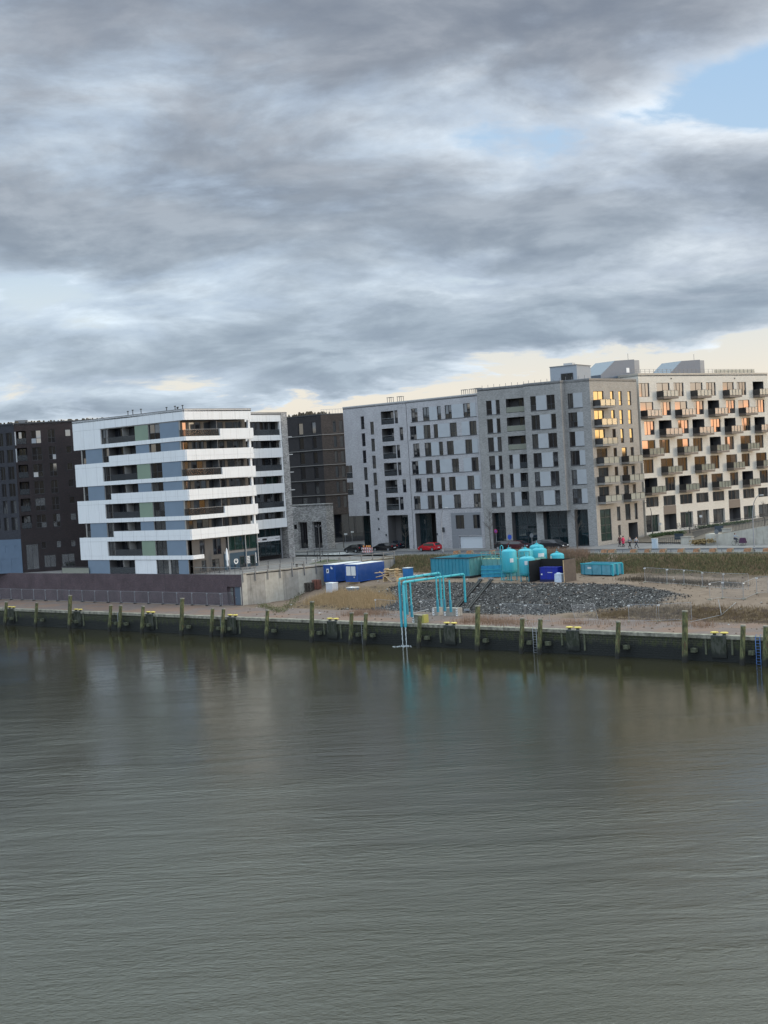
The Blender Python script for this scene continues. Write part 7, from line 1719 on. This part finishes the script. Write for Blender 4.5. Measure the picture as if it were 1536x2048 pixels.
# grass plots between the pale annex and the road
# ------------------------------------------------------------------ garden terrace before the cream building
def terr():
    a = FC.pt(0, 8.35, -.2); b_ = FC.pt(36, 9.45, -.2); P = [W(-9.5, 66, 7.75), W(3.0, 62.4, 7.9), W(10.6, 59.3, 8.9), W(19.5, 59.3, 9.75), W(60, 59.3, 10.2), W(60, 110, 10.4), b_, a]
    mb = MB(); mb.add([P[0], P[1], FC.pt(14, 8.6, -.2), P[7]], [(0, 1, 2, 3)]); mb.add([P[1], P[2], P[3], FC.pt(30, 9.2, -.2), FC.pt(14, 8.6, -.2)], [(0, 1, 2, 3, 4)]); mb.add([P[3], P[4], P[5], P[6], FC.pt(30, 9.2, -.2)], [(0, 1, 2, 3, 4)])
    tag(mb.build('terrace', M('terrace_soil', (.14, .115, .085), .95, var=.4, vscale=.9)), kind='structure')
    F = Fac((W(10.6, 59.0).x, W(10.6, 59.0).y), QD)
    r = thing('ramp_wall', 'pale concrete ramp wall rising to the right behind the cyclist', 'wall', W(10.6, 59, ZF))
    z0 = zat(1428, 1070, W(10.6, 59)); z1 = zat(1536, 1052, W(18.9, 59)); sl = (z1 - z0) / 8.4
    for k in range(8):
        u0, u1 = k * 4.0, k * 4.0 + 3.98; Q = [F.pt(u0, ZF - .3, 0), F.pt(u1, ZF - .3, 0), F.pt(u1, z0 + sl * min(u1, 12), 0), F.pt(u0, z0 + sl * min(u0, 12), 0)]
        Q2 = [q - Vector((F.N.x, F.N.y, 0)) * .35 for q in Q]; mb = MB(); mb.add(Q + Q2, [(0, 1, 2, 3), (7, 6, 5, 4), (3, 2, 6, 7), (1, 5, 6, 2), (0, 3, 7, 4)]); mb.build('wall_bay', m_conc_l, r, True)
    mb = MB(); q = W(10.3, 59.6); mb.box((q.x, q.y, 8.4), (1.6, 2.2, 1.9), QRZ); mb.build('end_block', m_conc_l, r, True)
    for (s_, t_, w_, h0, h1), lab in zip(((4.6, 61.6, 1.9, ZF - .1, 8.75), (7.5, 69, 1.7, 8.0, 9.45)), ('low pale concrete planter wall beside the dark garden panel', 'upper pale concrete planter block on the terrace')):
        b2 = thing('planter_wall', lab, 'wall', W(s_, t_, h0), QRZ); mb = MB(); mb.box((0, 0, (h1 - h0) / 2), (w_, .8, h1 - h0), 0, taper=.94); mb.build('block', m_conc_l, b2); mb = MB(); mb.box((0, 0, h1 - h0 + .05), (w_ + .1, .9, .1)); mb.build('capping', m_conc, b2)
    for (pa, pb, z, h), lab in zip((((1350, 1079), (1367, 1079), 8.0, .95), ((1430, 1064), (1447, 1063), 8.9, .95)), ('dark blue-grey garden panel left of the low planter wall', 'dark garden panel left of the upper planter block')):
        A, B = at(*pa, z), at(*pb, z); d = B - A; t = thing('garden_screen', lab, 'screen', A, math.atan2(d.y, d.x)); mb = MB(); cbox(mb, 0, d.length, -.03, .03, 0, h); mb.build('panel', M('screen_blue', (.03, .045, .06), .5), t); mb = MB(); cbox(mb, -.04, 0, -.05, .05, 0, h + .1); mb.build('post', m_dsteel, t)
    # dark picket fences
    for i, (pts, z, lab) in enumerate(((((1312, 1090), (1366, 1086)), 7.75, 'dark picket fence from the electric cabinet to the low planter wall'), (((1386, 1076), (1430, 1068)), 8.3, 'dark picket fence above the rocky planting bed'), (((1465, 1064), (1540, 1050)), 9.0, 'long dark picket fence above the ramp wall'), (((1384, 1062), (1540, 1040)), 8.9, 'rear dark picket fence along the front gardens'))):
        A, B = at(*pts[0], z), at(*pts[1], z + (.5 if i == 2 else (.5 if i == 3 else 0))); d = B - A; L = math.hypot(d.x, d.y); t = thing('picket_fence', lab, 'fence', A)
        mb = MB(); n = int(L / .32)
        for k in range(n + 1): p = A + d * (k / n); mb.box((p.x, p.y, p.z + .5), (.05, .05, 1.0), 0)
        mb.build('pickets', m_dsteel, t, True)
        for h in (.12, .95): mb = MB(); mb.tube([A + Vector((0, 0, h)), B + Vector((0, 0, h))], .03, 4); mb.build('rail', m_dsteel, t, True)
terr()
def leafy(name, pts, label, cat, mat, n, size, spread, hgt, stuff=False, twig=False, group=None):
    """planting made of many small faces; pts is a polyline on the ground"""
    rn = random.Random(len(label)); mb = MB()
    for _ in range(n):
        i = rn.randrange(len(pts) - 1); p = pts[i].lerp(pts[i + 1], rn.random()) + Vector((rn.gauss(0, spread), rn.gauss(0, spread), 0)); q_ = ST(p)
        if stuff and q_[0] > -42 and q_[1] < 44.2: p.z = gh(*q_) - .02
        z = hgt * (rn.random() ** .8)
        if twig:
            a = rn.random() * 6.28; l = rn.uniform(.5, 1.0) * hgt; q = Vector((math.cos(a) * l * .28, math.sin(a) * l * .28, l)); w = Vector((size, 0, 0)); mb.add([p - w, p + w, p + q], [(0, 1, 2)])
        else:
            s_ = size * rn.uniform(.6, 1.4); u = Vector((rn.gauss(0, 1), rn.gauss(0, 1), rn.gauss(0, .7))).normalized(); v = u.orthogonal().normalized(); c = p + Vector((0, 0, z)); mb.add([c - u * s_ - v * s_ * .6, c + u * s_ - v * s_ * .5, c + u * s_ * .8 + v * s_ * .6, c - u * s_ * .7 + v * s_ * .5], [(0, 1, 2, 3)])
    o = mb.build(name, mat)
    return tag(o, label, None if stuff else cat, group, 'stuff' if stuff else None)
m_hedge = M('hedge_green', (.05, .075, .025), .85, var=.45, vscale=4); m_reed = M('dry_reed', (.36, .25, .13), .9, var=.4, vscale=3); m_reed2 = M('brown_dry_grass', (.15, .105, .055), .9, var=.45, vscale=2); m_rtw = M('russet_twigs', (.22, .14, .09), .9, var=.4, vscale=3)
m_gtuft = M('dull_grass', (.085, .085, .035), .9, var=.4, vscale=3); m_bark = M('bare_bark', (.10, .085, .07), .9, var=.3, vscale=6)
leafy('hedge', [at(1304, 1076, 8.0), at(1330, 1072, 8.0), at(1366, 1069, 8.2)], 'low green hedge in the front garden left of the cream building entrance', 'hedge', m_hedge, 900, .12, .30, .65)
leafy('hedge', [at(1395, 1058, 8.6), at(1440, 1053, 8.9), at(1500, 1045, 9.2)], 'low green hedge strip under the windows of the cream building', 'hedge', m_hedge, 900, .12, .30, .5)
leafy('hedge', [at(592, 1092, 7.7), at(630, 1087, 7.7), at(668, 1079, 7.7)], 'patchy green planting strip before the pale speckled annex', 'hedge', m_gtuft, 1500, .16, .9, .6)
leafy('shrub_bed', [at(560, 1099, 7.7), at(600, 1096, 7.7), at(618, 1093, 7.7)], 'brown winter shrubs beside the bicycles near the annex', 'shrub', m_twig, 700, .14, .6, .8)
leafy('reeds', [G(640, 1203), G(670, 1200), G(700, 1203), G(735, 1206), G(758, 1208)], 'dense dry golden reeds on the bank left of the teal pipes', 'reeds', m_reed, 7000, .028, 1.25, 1.35, stuff=True, twig=True)
leafy('dry_grass', [G(1210, 1232), G(1260, 1226), G(1330, 1226), G(1400, 1226), G(1470, 1232), G(1536, 1236)], 'dry grass on the low bank at the right', 'grass', m_reed2, 3600, .03, 1.3, .5, stuff=True, twig=True)
leafy('bare_shrubs', [G(925, 1246), G(960, 1244), G(1000, 1248), G(1040, 1250)], 'low bare russet shrubs on the quay below the black hoses', 'shrub', m_rtw, 800, .016, 1.1, 1.2, stuff=True, twig=True)
leafy('bare_shrubs', [G(700, 1232), G(735, 1228), G(770, 1232)], 'bare russet shrubs on the quay beside the reeds', 'shrub', m_rtw, 650, .016, 1.0, 1.1, stuff=True, twig=True)
leafy('bare_shrubs', [G(1130, 1248), G(1160, 1248), G(1390, 1252), G(1420, 1253)], 'thin dry weeds along the quay edge at the right', 'shrub', m_rtw, 600, .015, .8, .9, stuff=True, twig=True)
leafy('russet_shrubs', [W(-14.5, 43.6, 7.4), W(-8, 43.5, 7.4), W(-1.5, 43.4, 7.4)], 'russet dry shrubs along the road edge before the corner of the grey block', 'shrub', m_rtw, 2200, .025, .5, 1.5, stuff=True, twig=True)
leafy('grass_tufts', [W(-38, 41.8, 6.5), W(-20, 41.8, 6.5), W(0, 41.8, 6.5), W(20, 41.8, 6.5), W(40, 41.8, 6.5)], 'rough grass tufts on the embankment', 'grass', m_gtuft, 9000, .035, 1.25, .5, stuff=True, twig=True)
leafy('dry_tufts', [W(-38, 41.2, 6.0), W(0, 41.2, 6.0), W(45, 41.2, 6.0)], 'dry brown grass tufts on the embankment', 'grass', m_reed2, 7000, .035, 1.4, .45, stuff=True, twig=True)
leafy('scrub', [G(1250, 1160), G(1320, 1163), G(1400, 1168), G(1480, 1172)], 'dark dry scrub at the foot of the embankment', 'shrub', m_twig, 2200, .02, .9, .7, stuff=True, twig=True)
leafy('weeds', [G(520, 1207), G(560, 1198), G(600, 1188)], 'green weeds at the foot of the concrete retaining wall', 'grass', m_gtuft, 1200, .07, .45, .5, stuff=True)
leafy('rocky_planting', [at(1388, 1089, 7.8), at(1405, 1087, 7.9), at(1425, 1085, 8.1)], 'ochre rocky planting bed between the pale planter wall and the ramp wall', 'planting bed', M('ochre_planting', (.20, .14, .06), .9, var=.5, vscale=4), 600, .13, .35, .6, stuff=True)

def rubble():
    rn = random.Random(12); mb = MB(); cnt = 0
    while cnt < 6500:
        s = rn.uniform(-22, 29); t = rn.uniform(11, 26); top = 25.6 - 6 * sstep(s, 16, 34); bot = 11.3 + 5 * sstep(s, 8, 24)
        wv = 1.6 * mnoise.noise(Vector((s * .3, t * .3, 2)))
        if not (bot + wv - .6 < t < top + wv + .4): continue
        p = W(s, t, gh(s, t)); k = rn.random(); r = .045 + .13 * k ** 4; mi = 0 if rn.random() < .68 else (1 if rn.random() < .82 else 2); cnt += 1
        V = [p + Vector((rn.uniform(.5, 1.2) * r * x, rn.uniform(.5, 1.2) * r * y, rn.uniform(.5, 1.1) * r * z + r * .3)) for x, y, z in ((1, 0, 0), (0, 1, 0), (-1, 0, 0), (0, -1, 0), (0, 0, 1), (0, 0, -1))]
        mb.add(V, [(0, 1, 4), (1, 2, 4), (2, 3, 4), (3, 0, 4), (1, 0, 5), (2, 1, 5), (3, 2, 5), (0, 3, 5)], mi)
    tag(mb.build('rubble_stones', [M('slag_stone', (.020, .019, .018), .9), M('grey_stone', (.075, .072, .07), .9), M('pale_stone', (.32, .31, .29), .9)]), 'dark rubble stones with pale fragments covering the gravel bank', kind='stuff')
    # litter and clods scattered over the sandy ground
    mb = MB()
    for _ in range(700):
        s = rn.uniform(-38, 48); t = rn.uniform(1.5, 40); p = W(s, t, gh(s, t)); r = .05 + .12 * rn.random() ** 2
        mb.box((p.x, p.y, p.z + r * .3), (r * 2, r * 1.5, r), rn.random() * 3, 1 if rn.random() < .05 else 0, taper=.6)
    tag(mb.build('clods', [M('earth_clod', (.12, .085, .06), .95), M('litter', (.4, .4, .38), .8)]), 'earth clods and scraps scattered over the building site', kind='stuff')
rubble()

def bare_tree(P, label, h, seed, spread=.5):
    t = thing('bare_tree', label, 'tree', P); rn = random.Random(seed); mb = MB(); tw = MB()
    pts = [Vector((0, 0, 0))]
    for k in range(1, 7): pts.append(Vector((rn.gauss(0, .05), rn.gauss(0, .05), h * k / 6)))
    mb.tube(pts, [.085 - .011 * k for k in range(7)], 7); mb.build('trunk', m_bark, t)
    for k in range(26):
        z = h * rn.uniform(.35, .97); a = rn.random() * 6.28; l = (h - z) * .35 + spread * rn.uniform(.5, 1.3); b0 = Vector((0, 0, z)); d = Vector((math.cos(a), math.sin(a), 1.1)).normalized(); e = b0 + d * l
        tw.tube([b0, b0.lerp(e, .5) + Vector((0, 0, -.05)), e], [.022, .015, .006], 4, cap=False)
        for j in range(3): f = rn.uniform(.35, .9); q = b0.lerp(e, f); a2 = a + rn.gauss(0, .9); tw.tube([q, q + Vector((math.cos(a2), math.sin(a2), 1.2)).normalized() * l * .4], [.010, .004], 3, cap=False)
    tw.build('branches', m_bark, t)
bare_tree(at(982, 1098, ZF), 'slender bare young tree before the seam of the two grey buildings', 6.6, 3)
bare_tree(at(1155, 1097, ZF), 'slender bare young tree before the grey corner block right of the cars', 6.2, 5)
bare_tree(at(688, 1096, ZF), 'small bare tree at the pavement left of the grey building', 4.6, 7)
bare_tree(at(812, 1097, ZF), 'thin bare tree before the entrance of the pale grey building', 5.4, 9)
bare_tree(at(1530, 1060, 9.6), 'small bare tree on the terrace at the right edge', 4.0, 11)
bare_tree(at(752, 1096, ZF), 'thin bare tree before the glass corner of the pale grey building', 4.8, 13)

# ------------------------------------------------------------------ cafe terrace by the white building
um = thing('parasol', 'closed white parasol on the cafe terrace beside the petrol shop front', 'parasol', FR.pt(5.4, 7.33, 2.0))
mb = MB(); mb.tube([(0, 0, 0), (0, 0, 3.7)], .035, 6); mb.build('pole', m_steel, um)
mb = MB(); mb.lathe([(.13, .7), (.17, .95), (.15, 1.6), (.26, 1.9), (.22, 2.6), (.12, 3.3), (.03, 3.65)], (0, 0, 0), 10, sc=(1, .8)); mb.build('folded_canopy', m_white, um)
mb = MB(); mb.lathe([(.3, 0), (.3, .08), (.06, .12)], (0, 0, 0), 12); mb.build('foot', m_dsteel, um)
def cafe_set(P, rz, n):
    t = thing('cafe_table', f'{n} dark cafe table behind the thin plaza railing', 'table', P, rz, 'cafe tables'); mb = MB(); mb.lathe([(.4, .72), (.4, .75)], (0, 0, 0), 14); mb.build('table_top', m_dsteel, t); mb = MB(); mb.tube([(0, 0, 0), (0, 0, .72)], .04, 6); mb.lathe([(.25, 0), (.2, .03)], (0, 0, 0), 10); mb.build('pedestal', m_dsteel, t)
    for sg, w_ in ((-1, 'left'), (1, 'right')):
        c = thing('cafe_chair', f'dark cafe chair at the {w_} side of the {n} cafe table', 'chair', Vector(P) + Vector((math.cos(rz) * sg * .75, math.sin(rz) * sg * .75, 0)), rz + (0 if sg < 0 else math.pi), 'cafe chairs')
        mb = MB(); mb.box((0, 0, .45), (.42, .42, .04)); mb.build('seat', m_frame, c); mb = MB(); mb.box((-.2, 0, .72), (.03, .42, .38)); mb.build('backrest', m_frame, c)
        for x in (-.18, .18):
            for y in (-.18, .18): mb = MB(); mb.tube([(x, y, 0), (x, y, .43)], .014, 4); mb.build('leg', m_dsteel, c)
for u, o, n in ((1.2, 1.6, 'first'), (3.2, 2.4, 'second'), (7.6, 2.6, 'third'), (10.0, 2.2, 'fourth')): p = FR.pt(u, 7.33, o); cafe_set(p, QRZ + u, n)
# bench and planter on the plaza
for px, py, lab in ((600, 1134, 'small dark bench on the plaza before the retaining wall railing'), (573, 1105, 'dark bench near the crossing by the white building')):
    t = thing('bench', lab, 'bench', at(px, py, 7.33), QRZ); mb = MB(); mb.box((0, 0, .45), (1.8, .45, .07)); mb.build('seat', m_palg, t)
    for x in (-.7, .7): mb = MB(); mb.box((x, 0, .2), (.08, .4, .42)); mb.build('leg', m_dsteel, t)
sheet('lawn', [(-47, 31), (-41, 31), (-41, 38), (-52, 40)], 7.304, M('lawn', (.06, .07, .03), .9, var=.4, vscale=1.5))
# birds on the quay rail posts: small white gull standing by the crossing
t = thing('gull', 'white gull standing near the dark post lamp on the plaza', 'bird', at(625, 1124, 7.4)); mb = MB(); mb.lathe([(.02, -.28), (.09, -.15), (.12, 0), (.10, .14), (.05, .22)], (0, 0, 0), 10)
mb.v = [Vector((v.z, v.x, v.y + .25)) for v in mb.v]; mb.lathe([(.02, .3), (.06, .34), (.055, .40), (.01, .43)], (.2, 0, 0), 8); mb.build('body', m_white, t); mb = MB(); mb.tube([(.26, 0, .36), (.33, 0, .35)], [.015, .004], 5); mb.build('beak', m_yel, t)
for y in (-.03, .03): mb = MB(); mb.tube([(0, y, 0), (0, y, .16)], .008, 4); mb.build('leg', m_yel, t)
